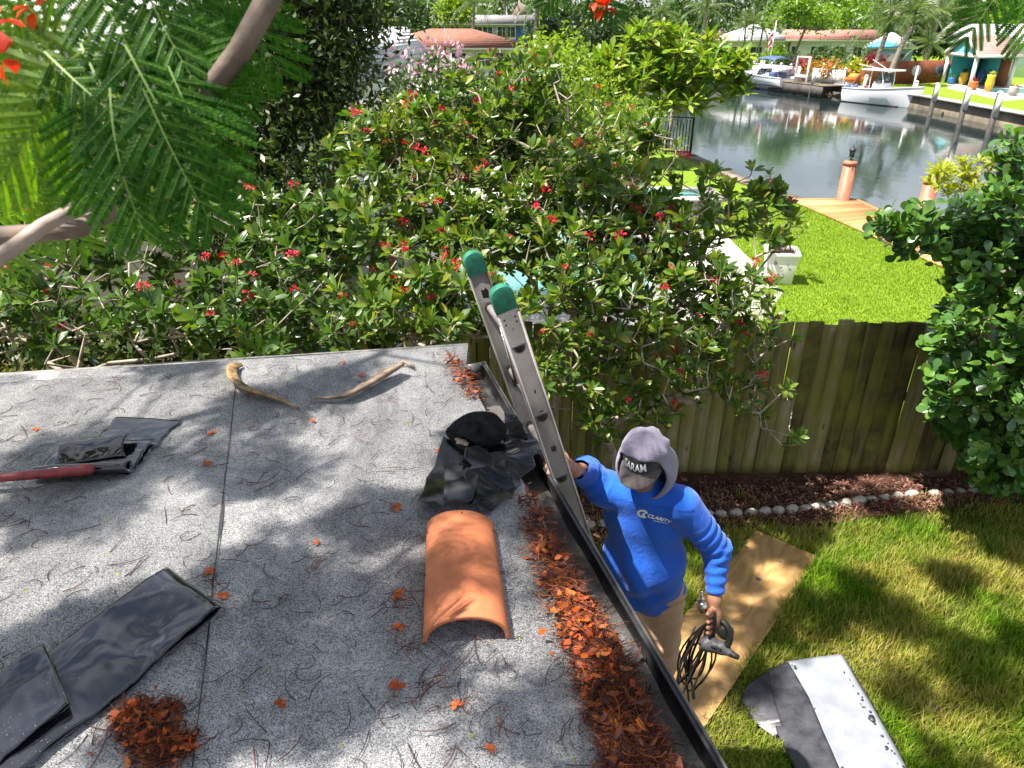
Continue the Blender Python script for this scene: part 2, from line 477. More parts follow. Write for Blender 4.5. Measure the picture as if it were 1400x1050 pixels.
def ground_mat(name, cols, scale=3, fine=90, bump=.8, rough=.95, bd=.02):
    t = NT(name)
    a = t.noise(scale, 6, .65); b = t.noise(fine, 4, .7)
    f = t.math('ADD', t.math('MULTIPLY', a, .55), t.math('MULTIPLY', b, .45))
    c = t.ramp(f, [(.3+.4*i/max(1, len(cols)-1), k) for i, k in enumerate(cols)])
    return t.done(t.bsdf(c, rough, 0, t.bump(b, bump, bd), .15))
def water_mat(name, col, rough, scale, strength, stretch, trans=0.):
    t = NT(name)
    a = t.noise(scale, 3, .55, stretch=stretch); b = t.noise(scale*4.3, 3, .5, stretch=stretch)
    h = t.math('ADD', a, t.math('MULTIPLY', b, .3))
    calm = t.ramp(t.noise(.11, 3, .5), [(.35, .35), (.65, 1.)])
    bm = t.n('Bump'); bm.inputs['Distance'].default_value = .05; t.l(h, bm.inputs['Height']); t.l(t.math('MULTIPLY', calm, strength), bm.inputs['Strength'])
    return t.done(t.bsdf(col, rough, 0, bm.outputs[0], .5, IOR=1.33))
M = {}
M['roof'] = roof_mat()
M['tar'] = MAT('black_bitumen', (.018, .018, .02), .6)
M['roof_edge'] = MAT('grimy_metal_edge', (.23, .22, .21), .65, .4, 14, .4, 90)
M['silt'] = ground_mat('gutter_silt', [(.05, .045, .042), (.13, .12, .115), (.22, .21, .2)], 12, 140)
M['bronze'] = MAT('dark_bronze_aluminium', (.04, .039, .04), .32, .3, 9, .15, 120, metal=.3)
M['gutter_lip'] = MAT('worn_gutter_lip', (.13, .125, .12), .35, .35, 12, .2, 120, metal=.55)
M['stucco'] = MAT('pale_stucco', (.55, .5, .44), .9, .1, 3, .6, 160)
M['terracotta'] = MAT('terracotta_clay', (.45, .15, .06), .72, .24, 9, .35, 160, spec=.3, col2=(.33, .105, .05))
M['plastic'] = plastic_mat('black_polythene')
M['bag'] = plastic_mat('black_bag_film', (.004, .0045, .006), .17, .12, .45)
M['plastic2'] = plastic_mat('slate_polythene', (.009, .010, .014), .12)
M['felt'] = MAT('black_felt', (.016, .016, .017), .95, .5, 18, .8, 260, spec=.1)
M['cardboard'] = MAT('torn_cardboard', (.36, .27, .2), .9)
M['red'] = MAT('scuffed_red_rubber', (.21, .022, .024), .5, .35, 22, .3, 140)
M['steel'] = MAT('worn_steel', (.28, .27, .26), .38, .3, 24, .2, 160, metal=.85)
M['chrome'] = MAT('bright_steel', (.6, .6, .6), .22, .1, 24, .1, metal=1.)
M['pod'] = MAT('dry_seed_pod', (.25, .155, .065), .6, .55, 14, .5, 70, stretch=(1, 1, 1))
M['pod_grey'] = MAT('weathered_seed_pod', (.19, .135, .095), .75, .45, 16, .5, 70)
M['pod_in'] = MAT('pod_lining', (.42, .27, .10), .55, .35, 30)
M['alu'] = MAT('dull_aluminium', (.20, .182, .172), .55, .22, 5, .25, 120, metal=.2, col2=(.12, .106, .098))
M['green_cap'] = MAT('green_rubber_boot', (.012, .155, .095), .55, .3, 30, .2)
M['black'] = MAT('black_rubber', (.012, .012, .012), .55)
M['hole'] = MAT('rung_shadow_black', (.02, .02, .02), .8)  # flat black painted for the shade inside holes; also labels and rivets
M['tool_grey'] = MAT('tool_grey_nylon', (.085, .085, .09), .45, .25, 25)
M['fence'] = wood_mat('mossy_fence_board', [(.075, .06, .026), (.20, .17, .08), (.34, .285, .17)], green=(.20, .20, .032))
M['fence_back'] = wood_mat('fence_rail', [(.06, .045, .03), (.12, .095, .06), (.2, .16, .1)])
M['ply'] = ply_mat()
M['ply_edge'] = MAT('plywood_edge', (.36, .23, .12), .8, .3, 40)
M['mulch'] = ground_mat('mulch_soil', [(.022, .012, .009), (.075, .034, .022), (.16, .085, .06)], 5, 120)
M['soil'] = ground_mat('lawn_soil', [(.07, .06, .02), (.13, .115, .035), (.2, .17, .07)], 2.5, 70)
M['lawn'] = ground_mat('neighbour_turf', [(.08, .15, .008), (.14, .22, .012), (.18, .26, .03)], 1.4, 60)
M['far_land'] = ground_mat('far_turf', [(.09, .15, .01), (.15, .23, .015), (.2, .26, .04)], .3, 12)
M['stone'] = MAT('concrete_edging', (.4, .36, .31), .85, .25, 12, .6, 90)
M['concrete'] = MAT('pale_concrete', (.37, .345, .32), .85, .15, 1.2, .3, 60)
M['seawall'] = MAT('weathered_seawall', (.17, .14, .1), .9, .4, .8, .5, 12)
M['bark'] = MAT('grey_brown_bark', (.17, .125, .095), .85, .35, 20, .7, 60)
M['twig'] = MAT('pale_shrub_bark', (.34, .28, .22), .8, .4, 9, .4, 80)
M['bark_smooth'] = MAT('smooth_limb_bark', (.15, .105, .08), .75, .35, 14, .5, 60)
M['palm_bark'] = MAT('ringed_palm_bark', (.23, .20, .17), .85, .3, 3, .6, 20, stretch=(1, 1, 14))
M['flash_white'] = MAT('white_coated_flashing', (.23, .245, .275), .34, .12, 6, .25, 14, bdist=.01)
M['flash_black'] = MAT('tar_smeared_flashing', (.03, .03, .036), .42, .6, 9, .5, 40, col2=(.012, .012, .015))
# leaves and petals
M['l_jat'] = LEAF('jatropha_leaf', [(.035, .08, .012), (.07, .135, .018), (.115, .19, .02), (.05, .105, .02), (.16, .22, .025), (.08, .15, .018), (.06, .12, .016), (.045, .10, .016), (.25, .25, .03), (.09, .16, .02)], .34, .36)
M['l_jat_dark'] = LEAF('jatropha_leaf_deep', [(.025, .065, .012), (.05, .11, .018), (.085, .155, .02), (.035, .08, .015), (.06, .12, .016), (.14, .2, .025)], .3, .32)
M['l_ficus'] = LEAF('oak_leaf', [(.022, .045, .012), (.04, .07, .016), (.07, .10, .02), (.03, .05, .016)], .22, .42, .35)
M['l_clusia'] = LEAF('clusia_leaf', [(.038, .105, .025), (.06, .145, .028), (.095, .20, .032), (.14, .26, .035)], .22, .28, .6)
M['l_poin'] = LEAF('poinciana_leaflet', [(.012, .058, .004), (.02, .085, .005), (.045, .13, .007), (.016, .07, .004)], .45, .6, .15)
M['l_poin_y'] = LEAF('young_poinciana_leaflet', [(.06, .155, .007), (.11, .21, .01), (.15, .24, .012)], .5, .55)  # yellower leaflet copy, sunlight on these fronds put into the colour
M['poin_rib'] = MAT('leaf_rib', (.14, .24, .03), .6, .1)
M['l_lime'] = LEAF('lime_leaf', [(.10, .18, .012), (.17, .26, .015), (.24, .30, .02)], .4, .4)
M['l_yellow'] = LEAF('yellow_green_leaf', [(.22, .26, .012), (.34, .34, .02), (.28, .30, .02)], .4, .4)
M['l_plum'] = LEAF('plumeria_leaf', [(.08, .17, .015), (.13, .23, .02), (.20, .28, .03), (.30, .30, .03)], .3, .32)
M['l_mid'] = LEAF('tree_leaf', [(.022, .055, .010), (.042, .09, .014), (.075, .13, .018)], .3, .45)
M['l_dark'] = LEAF('dark_tree_leaf', [(.014, .034, .010), (.027, .055, .014), (.045, .08, .017)], .25, .45)
M['l_bright'] = LEAF('bright_tree_leaf', [(.10, .2, .012), (.15, .26, .015), (.2, .31, .02)], .4, .45)
M['l_palm'] = LEAF('palm_leaflet', [(.05, .095, .025), (.085, .14, .035), (.15, .17, .06)], .3, .4)
M['l_croton'] = LEAF('croton_leaf', [(.35, .28, .02), (.45, .16, .02), (.30, .04, .03), (.4, .34, .03), (.16, .2, .02)], .25, .4)
M['l_croton_red'] = LEAF('red_croton_leaf', [(.22, .02, .04), (.34, .03, .05), (.12, .02, .03)], .25, .4)
M['grass'] = LEAF('grass_blade', [(.09, .18, .008), (.18, .28, .012), (.28, .36, .016), (.38, .41, .04), (.5, .43, .10), (.22, .31, .014), (.54, .42, .18), (.42, .3, .12)], .4, .45, .3)
def grass_mat():
    t = NT('lawn_blade'); g_ = t.n('NewGeometry'); r = g_.outputs['Random Per Island']
    gr = t.ramp(r, [(0, (.05, .13, .006)), (.35, (.10, .21, .008)), (.7, (.17, .29, .012)), (1, (.26, .36, .02))])
    st = t.ramp(r, [(0, (.16, .20, .015)), (.35, (.32, .33, .04)), (.65, (.46, .39, .10)), (.85, (.52, .40, .18)), (1, (.30, .17, .07))])
    k = t.ramp(t.math('ADD', t.math('MULTIPLY', t.noise(1.15, 4, .6), .8), t.math('MULTIPLY', t.noise(7, 3, .6), .2)), [(.43, 0.), (.6, .9)])
    c = t.mix(k, gr, st); b = t.bsdf(c, .45, 0, None, .3); tr = t.n('BsdfTranslucent'); t.l(t.mix(1., c, (1.5, 1.6, .5), 'MULTIPLY'), tr.inputs[0])
    m = t.n('MixShader'); m.inputs[0].default_value = .4; t.l(b, m.inputs[1]); t.l(tr.outputs[0], m.inputs[2]); return t.done(m.outputs[0])
M['grass'] = grass_mat()
M['bark_lit'] = MAT('pale_limb_bark', (.36, .28, .235), .75, .3, 14, .5, 60)  # limb bark lightened, the sun on the lower branch put into its colour
M['grass_far'] = LEAF('sunny_grass_blade', [(.12, .20, .01), (.17, .25, .012), (.2, .28, .02)], .4, .5, .3)
M['f_red'] = LEAF('red_petal', [(.55, .006, .03), (.68, .012, .045), (.6, .02, .06)], .3, .5, .3, (1.3, .6, .8))
M['f_orange'] = LEAF('orange_petal', [(.50, .07, .010), (.58, .13, .014), (.30, .045, .012), (.42, .09, .02), (.22, .05, .02)], .2, .6, .3, (1.2, .9, .6))
M['f_pink'] = LEAF('pink_petal', [(.66, .28, .42), (.7, .38, .5), (.75, .6, .62)], .3, .5, .3, (1, 1, 1))
M['f_white'] = LEAF('white_petal', [(.7, .68, .62), (.75, .72, .66)], .3, .5, .3, (1, 1, 1))
M['litter'] = LEAF('dry_leaf_litter', [(.03, .012, .011), (.07, .026, .02), (.13, .05, .036), (.05, .02, .02), (.20, .055, .02), (.10, .045, .042), (.34, .095, .022), (.45, .13, .025), (.16, .07, .05)], .12, .8, .2, (1, .8, .6))
M['twig_dark'] = MAT('dead_leaf_stalk', (.045, .03, .026), .8, .5, 30)
M['twig_red'] = MAT('red_dead_stalk', (.12, .04, .03), .7, .4, 30)
M['chip'] = LEAF('mulch_chip', [(.045, .018, .012), (.12, .045, .03), (.2, .09, .06), (.3, .19, .14), (.08, .03, .02)], .05, .85, .2, (1, .8, .7))

# ================================================================== the flat roofed house
RZ = 2.75
g = Vector((.2750, -.9614, 0)); nrm = Vector((.9614, .2750, 0))
A0 = W(665, 497, RZ)                      # far end of the gutter's outer lip
def E(along, inward, z=RZ): return A0 + g*along - nrm*inward + Vector((0, 0, z-RZ))
K = W(640, 472, RZ); L0 = W(0, 513, RZ); bd = (K-L0).normalized()
BL = L0 - bd*2.6
GL = 6.6
roof_pts = [(-5.2, -2.9), tuple(E(6.5, .128))[:2], tuple(E(.05, .128))[:2], (K.x, K.y), (BL.x, BL.y)]
hs = thing('flat_roof_house', 'house with a flat roof of grey mineral sheet, gutter along its edge', 'house', (-2, 0, 0))
b = MB(); b.poly(roof_pts, RZ-.03, RZ); b.build('roof', M['roof'], hs)
# second sheet laid over the first, its edge is the seam
s0, s1 = W(326, 503, RZ), W(262, 1075, RZ); sd = (s1-s0).normalized()
sA, sB = s0, s0+sd*6.2
b = MB(); b.poly([(BL.x+.02, BL.y-.05), (-5.15, -2.85), (sB.x, sB.y), (sA.x, sA.y-.02)], RZ+.0005, RZ+.006); b.build('roof_sheet', M['roof'], hs)
b = MB()
sn = Vector((-sd.y, sd.x, 0)) if sd.x*0-sd.y > 0 else Vector((sd.y, -sd.x, 0))
rr = np.random.RandomState(3); sp0 = []; n = 70
for i in range(n+1):
    p = sA+sd*(6.1*i/n); w0 = .0016+.0025*rr.rand()**3; p = p+sn*.002*math.sin(i*.9); sp0.append((p+sn*w0, p-sn*(.0015+.004*rr.rand()**4)))
V = [(*p[:2], RZ+.0075) for q in sp0 for p in q]
b.add(V, [(2*i, 2*i+1, 2*i+3, 2*i+2) for i in range(n)]); b.build('seam', M['tar'], hs)
# back edge: a metal strip turned over the rim, walls, fascia
b = MB(); nb = Vector((-bd.y, bd.x, 0))
b.bar(BL+nb*.008+Vector((0, 0, -.05)), K+nb*.008+Vector((0, 0, -.05)), .016, .112); b.build('edge_strip', M['roof_edge'], hs)
b = MB(); b.bar(BL-nb*.03+Vector((0, 0, -.14)), K-nb*.03+Vector((0, 0, -.14)), .03, .2); b.build('fascia', M['roof_edge'], hs)
b = MB(); b.bar(E(.0, .16, RZ-.13), E(6.5, .16, RZ-.13), .03, .2); b.build('fascia', M['roof_edge'], hs)
b = MB()
wp = [(-4.8, -2.6), tuple(E(6.1, .62))[:2], tuple(E(.5, .62))[:2], (BL.x+.4, BL.y-.5)]
b.poly(wp, -.1, RZ-.04); b.build('wall', M['stucco'], hs)
# gutter: a folded trough
prof = [(.125, -.012), (.125, -.10), (.012, -.10), (.0, -.07), (.0, .0), (.022, .0), (.022, -.008), (.006, -.008), (.006, -.068), (.016, -.094), (.121, -.094), (.121, -.012)]
V = []; F = []
for k, a in enumerate((.0, GL)):
    for (i_, z) in prof: V.append(tuple(E(a, i_, RZ+z)))
m = len(prof)
F = [(i, (i+1) % m, m+(i+1) % m, m+i) for i in range(m)]
gt = MB().add(V, F).build('gutter', M['bronze'], hs)
lip = MB(); lip.bar(E(-.002, .0105, RZ+.004), E(GL, .0105, RZ+.004), .024, .008, nrm); lip.build('gutter_lip', M['gutter_lip'], gt, bevel=.002)
ec = MB(); ec.add([tuple(E(a, i_, RZ+z)) for a in (-.006, -.001) for i_, z in ((.13, .002), (.13, -.1), (.012, -.1), (-.002, -.07), (-.002, .012))],
                  [(4, 3, 2, 1, 0), (5, 6, 7, 8, 9)]+[(i, (i+1) % 5, 5+(i+1) % 5, 5+i) for i in range(5)])
ec.build('end_cap', M['gutter_lip'], gt)
for k in range(2):
    h_ = MB(); a = 5.1+.72*k; h_.bar(E(a, .0, RZ-.004), E(a, .128, RZ-.004), .012, .006); h_.build('gutter_hanger', M['bronze'], gt)
# silt lying in the trough
nl, nw = 220, 7; V = []
for i in range(nl+1):
    for j in range(nw+1):
        p = E(.35+6.1*i/nl, .02+.098*j/nw, RZ-.07)
        V.append(tuple(p))
V = np.array(V); V[:, 2] += .012*wav(V, 14, 1)+.006*wav(V, 60, 2); 
Q = np.array([(i*(nw+1)+j, i*(nw+1)+j+1, (i+1)*(nw+1)+j+1, (i+1)*(nw+1)+j) for i in range(nl) for j in range(nw)])
o = link('gutter_silt', mesh('gutter_silt', V, Q, M['silt'], True), None); tag(o, kind='stuff', label='grey silt caked along the bottom of the roof gutter')

# ------------------------------------------------------------------ litter
def curl_bits(pos, rng, L=(.02, .05), wd=.35):
    n = len(pos)
    tv = np.array([(-.5, 0, .25), (.5, 0, .25), (-.6, .5, 0), (.6, .5, 0), (-.15, 1, .3), (.15, 1, .3)])*np.array([wd, 1, .5])
    d = rdirs(n, rng); d[:, 2] *= .45
    return scatter(tv, [np.array([(0, 1, 3, 2), (2, 3, 5, 4)])], frames(d, rdirs(n, rng, 1.2)), pos, rng.uniform(*L, n))
def stalks(pos, rng, L=(.05, .16), r=.0016, flat=.12, n3=4):
    Vs = []
    n = len(pos); a = rng.uniform(0, 6.28, n); ln = rng.uniform(*L, n); cv = rng.normal(0, .9, n); z0 = rng.uniform(0, flat, n)
    ring = []
    for k in range(n3+1):
        t = k/n3-.5; aa = a+cv*t
        ring.append(pos+np.stack([np.cos(aa)*ln*t, np.sin(aa)*ln*t, z0*(k/n3)*ln+r], 1))
    P = np.stack(ring, 1); sd_ = np.stack([-np.sin(a), np.cos(a), a*0], 1)[:, None]*r; up = np.array([0, 0, r])
    tp = np.linspace(1, .5, n3+1)[None, :, None]
    V = np.stack([P-sd_*tp, P+sd_*tp, P+up*1.6*tp], 2).reshape(-1, 3)
    q = []
    for k in range(n3):
        for c in range(3):
            c2 = (c+1) % 3; q.append((k*3+c, k*3+c2, (k+1)*3+c2, (k+1)*3+c))
    q = np.array(q)
    return V, [(q[None]+(np.arange(n)*3*(n3+1))[:, None, None]).reshape(-1, 4)]
rng = np.random.RandomState(11)
# the drift along the gutter
drift = [(628, 500, 24), (640, 520, 24), (650, 540, 20), (690, 570, 14), (733, 690, 24), (746, 720, 34), (760, 755, 42), (778, 795, 46), (798, 835, 50), (814, 870, 52), (828, 905, 54), (840, 940, 56), (854, 975, 58), (868, 1010, 58), (880, 1045, 60), (893, 1080, 62), (708, 600, 14), (702, 640, 8)]
P_, h = [], []
for x, y, r_ in drift:
    c = W(x, y, RZ); n = int(r_*r_*.26)
    q = rng.normal(0, 1, (n, 2)); q = q[np.linalg.norm(q, axis=1) < 2.1]*.48
    for dx, dy in q:
        p = W(x+dx*r_, y+dy*r_*.7, RZ); inn = (A0-p).dot(nrm)
        zz = RZ+.008 if inn > .128 else RZ-.062
        if inn < .03 or (inn < .135 and rng.rand() > .16): continue
        P_.append((p.x, p.y, zz+abs(rng.normal(0, .014))*max(0, 1.25-math.hypot(dx, dy))*1.2)); h.append(0)
P_ = np.array(P_)
k = rng.rand(len(P_)) < .80
j = join([stalks(P_[k]+rng.normal(0, .004, (k.sum(), 3)), rng, (.03, .10), .0014, .35), curl_bits(P_[~k]+np.array([0, 0, .008]), rng, (.018, .042))])
o = link('leaf_litter', mesh('leaf_litter', *j, M['litter'])); tag(o, 'drift of brown stalks and orange petals along the roof edge by the gutter', 'leaf litter', kind='stuff')
# matted heap on the open roof
P_ = []
for x, y, r_, n in [(205, 985, 34, 260), (225, 1010, 30, 240), (185, 1000, 26, 160), (215, 1035, 34, 240), (255, 1018, 16, 70), (240, 972, 14, 50), (170, 985, 14, 60)]:
    for q in rng.normal(0, .5, (n, 2)):
        p = W(x+q[0]*r_, y+q[1]*r_*.8, RZ); P_.append((p.x, p.y, RZ+.008+abs(rng.normal(0, .005))))
P_ = np.array(P_); k = rng.rand(len(P_)) < .6
j = join([stalks(P_[k], rng, (.03, .09), .0012, .12), curl_bits(P_[~k], rng, (.014, .034))])
o = link('leaf_litter', mesh('leaf_litter', *j, M['litter'])); tag(o, 'small matted heap of dead petals and stalks on the open roof', 'leaf litter', kind='stuff')
# stalks strewn over the roof
px = rng.uniform(-60, 900, 900); py = 480+rng.rand(900)**1.7*600
P_ = []
for x, y in zip(px, py):
    p = W(x, y, RZ)
    if (A0-p).dot(nrm) < .16 or (p-L0).dot(nb) > -.03: continue
    P_.append((p.x, p.y, RZ+.007))
P_ = np.array(P_); sel = rng.rand(len(P_)); 
o = link('stalk_litter', mesh('stalk_litter', *stalks(P_[sel < .45], rng, (.03, .12), .0016, .10), M['twig_dark'])); tag(o, 'thin dark leaf stalks strewn over the roof', kind='stuff')
o = link('stalk_litter', mesh('stalk_litter', *stalks(P_[(sel > .45) & (sel < .6)], rng, (.04, .14), .0018, .14), M['twig_red'])); tag(o, 'thin reddish leaf stalks strewn over the roof', kind='stuff')
ex = np.array([tuple(W(x+rng.normal(0, 12), y+rng.normal(0, 9), RZ))[:2]+(RZ+.008,) for x, y, n in [(350, 545, 22), (300, 800, 14), (545, 825, 26), (560, 880, 18), (590, 935, 22), (570, 960, 12), (640, 965, 10), (690, 1000, 12), (340, 590, 10), (440, 780, 10), (250, 690, 10)] for _ in range(n//2)])
o = link('stalk_litter', mesh('stalk_litter', *stalks(ex, rng, (.03, .10), .0014, .12), M['litter'])); tag(o, 'small tangles of brown stalks on the open roof', kind='stuff')
sel2 = P_[rng.rand(len(P_)) < .22]+rng.normal(0, .05, (1, 3))*[1, 1, 0]
o = link('petal_specks', mesh('petal_specks', *curl_bits(sel2, rng, (.004, .009), .8), M['l_yellow'])); tag(o, 'tiny yellow leaflets scattered over the roof', kind='stuff')
# fallen flowers one can count
def fallen(name, x, y, size, lab, n=4):
    p = W(x, y, RZ); t = thing('fallen_flower', lab, 'flower', (p.x, p.y, RZ+.006), 'fallen orange flowers on the roof')
    a0 = rng.uniform(0, 6.28)
    for i in range(n):
        a = a0+i*6.28/5+rng.uniform(-.4, .4); d = np.array([[math.cos(a), math.sin(a), rng.uniform(.05, .6)]])
        tv, tf = leaf_t(size*.72, .75, .08, .35, .7)
        V, Fs = scatter(tv, tf, frames(d), np.array([[p.x, p.y, RZ+.012]]))
        link('petal', mesh('petal', V, Fs, M['f_orange']), t)
    V, Fs = stalks(np.array([[p.x, p.y, RZ+.008]]), rng, (size*1.6, size*2.4), .002, .15)
    link('stalk', mesh('stalk', V, Fs, M['f_orange']), t)
for a in [(288, 785, .03, 'orange flower fallen beside the roof seam above the long plastic strip'), (305, 817, .026, 'orange flower lying past the tip of the long plastic strip'),
          (385, 967, .026, 'lone orange flower on the dark roof between strip and tile'), (543, 940, .036, 'large red orange flower lying below the foot of the clay tile'),
          (285, 636, .03, 'orange petals lying next to the seam beside the rolled plastic'), (542, 697, .034, 'orange flower beside the corner of the crumpled plastic'),
          (545, 815, .034, 'orange flower beside the long side of the clay tile'), (432, 745, .02, 'tiny red petal on the shaded middle of the roof'),
          (545, 862, .028, 'brownish orange petal tangled in stalks by the tile foot'), (290, 595, .03, 'pale orange petals between the rolled plastic and the curved pod'),
          (345, 541, .03, 'orange petal lying under the curve of the golden pod'), (50, 590, .022, 'orange petal alone on the bright roof behind the red handle'),
          (470, 473+25, .02, 'faded petal near the back edge above the grey pod'), (625, 968, .024, 'pink orange petal by the lower drift on the roof'),
          (428, 578, .02, 'dull orange petal on the sunlit roof below the grey pod'), (670, 1028, .022, 'pink petal near the bottom drift of litter'),
          (495, 515, .024, 'russet petal lying close against the grey pod'), (600, 620, .02, 'small red petal by the black cap')]:
    fallen('fallen_flower', *a)
# the heap of petals by the drift gets bright petals too
P_ = []
for x, y, r_, n in [(810, 875, 55, 90), (790, 830, 50, 50), (850, 930, 60, 60), (640, 515, 22, 16), (200, 1000, 56, 62), (258, 1020, 22, 16), (180, 985, 30, 14), (870, 1010, 50, 30), (765, 765, 30, 22)]:
    for q in rng.normal(0, .5, (n, 2)):
        p = W(x+q[0]*r_, y+q[1]*r_*.7, RZ)
        if (A0-p).dot(nrm) > .13: P_.append((p.x, p.y, RZ+(.03 if x > 500 else .014)+rng.rand()*(.02 if x > 500 else .008)))
o = link('petal_litter', mesh('petal_litter', *curl_bits(np.array(P_), rng, (.012, .026), .6), M['f_orange'])); tag(o, 'fallen orange petals caught in the drift of litter', kind='stuff')
# ================================================================== things on the roof
def crease(V, amp, k, seed, n=6):
    """sharp folds of stiff sheet"""
    r = np.random.RandomState(seed); z = 0
    for i in range(n):
        d = r.normal(0, 1, 2); d /= np.linalg.norm(d)
        z = z+(1-np.abs(np.sin((V[:, :2] @ d)*k*r.uniform(.5, 1.7)+r.uniform(0, 6.3)+.5*np.sin(V[:, 0]*k*.7+i)))*1.6)*r.uniform(.4, 1)
    return amp*z/n
def sheet(name, mat, parent, O, eL, eW, prof, nw=26, seg=.012, amp=.004, k=16, seed=1, th=.0016, edge=.012):
    """a long sheet whose folded side view is prof [(along, height)], spanning eW"""
    pts = [prof[0]]
    for a, c in zip(prof[:-1], prof[1:]):
        L = math.hypot(c[0]-a[0], c[1]-a[1]); m = max(1, int(L/seg))
        for i in range(1, m+1): pts.append((a[0]+(c[0]-a[0])*i/m, a[1]+(c[1]-a[1])*i/m))
    P2 = np.array(pts)
    for _ in range(3): P2[1:-1] = (P2[:-2]+2*P2[1:-1]+P2[2:])/4
    nl = len(P2); eLn = Vector(eL).normalized(); V = []; rr = np.random.RandomState(seed)
    e1 = np.cumsum(rr.normal(0, 1, nl)); e1 = (e1-np.linspace(e1[0], e1[-1], nl)); e1 = e1/max(1e-6, np.abs(e1).max())
    for i, (s_, z) in enumerate(P2):
        for j_ in range(nw+1):
            t = j_/nw; c = Vector(O)+eLn*s_+Vector(eW)*(t+edge*e1[i]*(2*t-1)*4); V.append((c.x, c.y, c.z+z))
    V = np.array(V); arc = np.repeat(np.arange(nl), nw+1)
    q = np.stack([V[:, 0], V[:, 1], V[:, 2]], 1)
    dz = crease(q, amp, k, seed)+amp*.8*wav(q, 9, seed+5)
    V[:, 2] += np.maximum(dz+amp*.7, -.002+0*dz)
    V[:, 2] = np.maximum(V[:, 2], Vector(O).z+.0015)
    F = np.array([(i*(nw+1)+j_, i*(nw+1)+j_+1, (i+1)*(nw+1)+j_+1, (i+1)*(nw+1)+j_) for i in range(nl-1) for j_ in range(nw)])
    o = link(name, mesh(name, V, F, mat, True), parent)
    m = o.modifiers.new('s', 'SOLIDIFY'); m.thickness = th; m.offset = 0
    return o
Z0 = RZ+.008
# long strip at the lower edge of the view
a, c = W(237, 783, Z0), W(305, 838, Z0); e = W(52, 975, Z0)-W(271, 811, Z0)
t = thing('plastic_sheet', 'long strip of black plastic sheet folded double, its looped end beside the roof seam', 'plastic sheet', tuple((a+c)/2), 'black plastic sheets on the roof')
sheet('sheet', M['plastic2'], t, a-(a-c)*.02, e, c-a, [(1.25, .002), (.03, .003), (.004, .010), (.0, .020), (.012, .032), (.04, .033), (.18, .022), (.45, .012), (.7, .012), (1.2, .012)], amp=.018, k=8, seed=4)
a2, c2 = W(84, 893, Z0), W(112, 962, Z0)
sheet('folded_end', M['plastic2'], t, W(72, 892, Z0)+Vector((0, 0, .012)), e, (W(106, 968, Z0)-W(72, 892, Z0))*1.05, [(.2, .010), (.02, .010), (.0, .015), (.003, .024), (.02, .03), (.045, .022), (.06, .018), (.075, .03), (.09, .02), (.2, .016), (.6, .012)], amp=.014, k=11, seed=9)
# sheet with a rolled end farther up the roof
t = thing('plastic_sheet', 'black plastic sheet with a glossy rolled up end under the red handle', 'plastic sheet', tuple(W(150, 625, Z0)), 'black plastic sheets on the roof')
a, c = W(160, 572, Z0), W(249, 577, Z0); e = W(122, 655, Z0)-W(205, 575, Z0); Lr = e.length
sheet('sheet', M['plastic2'], t, a, e, (c-a)*1.0, [(0, .003), (Lr*.5, .004), (Lr*.95, .006)], amp=.010, k=8, seed=14)
a, c = W(52, 652, Z0), W(186, 645, Z0)
sheet('rolled_end', M['plastic'], t, a+Vector((0, 0, .003)), Vector(((c-a).y, -(c-a).x, 0))*-1, c-a,
      [(.22, .012), (.1, .02), (.0, .012), (-.02, .006), (-.045, .012), (-.058, .034), (-.045, .056), (-.02, .062), (.0, .05), (.012, .034), (.0, .02), (-.02, .018)], amp=.006, k=18, seed=21, edge=.006)
a, c = W(85, 628, Z0), W(182, 616, Z0)
sheet('crumpled_end', M['plastic'], t, a+Vector((0, 0, .012)), Vector((-(c-a).y, (c-a).x, 0)), c-a, [(-.1, .01), (-.05, .035), (0, .05), (.04, .03), (.075, .012)], amp=.013, k=30, seed=33)
# crumpled sheet beside the gutter: three lobes of one sheet
t = thing('plastic_sheet', 'crumpled black plastic spilling over the gutter above the clay tile', 'plastic sheet', tuple(W(650, 660, Z0)), 'black plastic sheets on the roof')
def patch(name, cor, zs, amp, k, seed, n=44, mat='bag'):
    P4 = [np.array(W(x, y, Z0)) for x, y in cor]; V = []
    r = np.random.RandomState(seed)
    w1, w2 = [np.interp(np.linspace(0, 1, n+1), np.linspace(0, 1, 7), r.normal(0, .045, 7)) for _ in range(2)]
    for i in range(n+1):
        for j_ in range(n+1):
            u = i/n+w1[j_]*(.3+.7*abs(2*i/n-1)); v = j_/n+w2[i]*(.3+.7*abs(2*j_/n-1))
            p = (P4[0]*(1-u)+P4[1]*u)*(1-v)+(P4[3]*(1-u)+P4[2]*u)*v
            z = (zs[0]*(1-u)+zs[1]*u)*(1-v)+(zs[3]*(1-u)+zs[2]*u)*v
            V.append((p[0], p[1], p[2]+z))
    V = np.array(V)
    V[:, 2] += crease(V, amp, k, seed)+amp*.7+amp*wav(V, 12, seed+1)
    V[:, 2] = np.maximum(V[:, 2], RZ+.009-.0*V[:, 0])
    F = np.array([(i*(n+1)+j_, (i+1)*(n+1)+j_, (i+1)*(n+1)+j_+1, i*(n+1)+j_+1) for i in range(n) for j_ in range(n)])
    o = link(name, mesh(name, V, F, M[mat], True), t); m = o.modifiers.new('s', 'SOLIDIFY'); m.thickness = .0015
    return o
patch('sheet', [(571, 704), (600, 618), (668, 612), (648, 700)], (.004, .02, .05, .02), .022, 17, 3)
patch('fold', [(636, 702), (640, 634), (738, 636), (690, 694)], (.02, .06, .03, .006), .024, 18, 8)
patch('fold', [(632, 650), (655, 598), (716, 592), (760, 630)], (.035, .03, .012, .03), .024, 24, 15)
patch('fold', [(688, 622), (690, 578), (704, 580), (724, 606)], (.02, .05, .04, .02), .012, 24, 18, mat='bag')
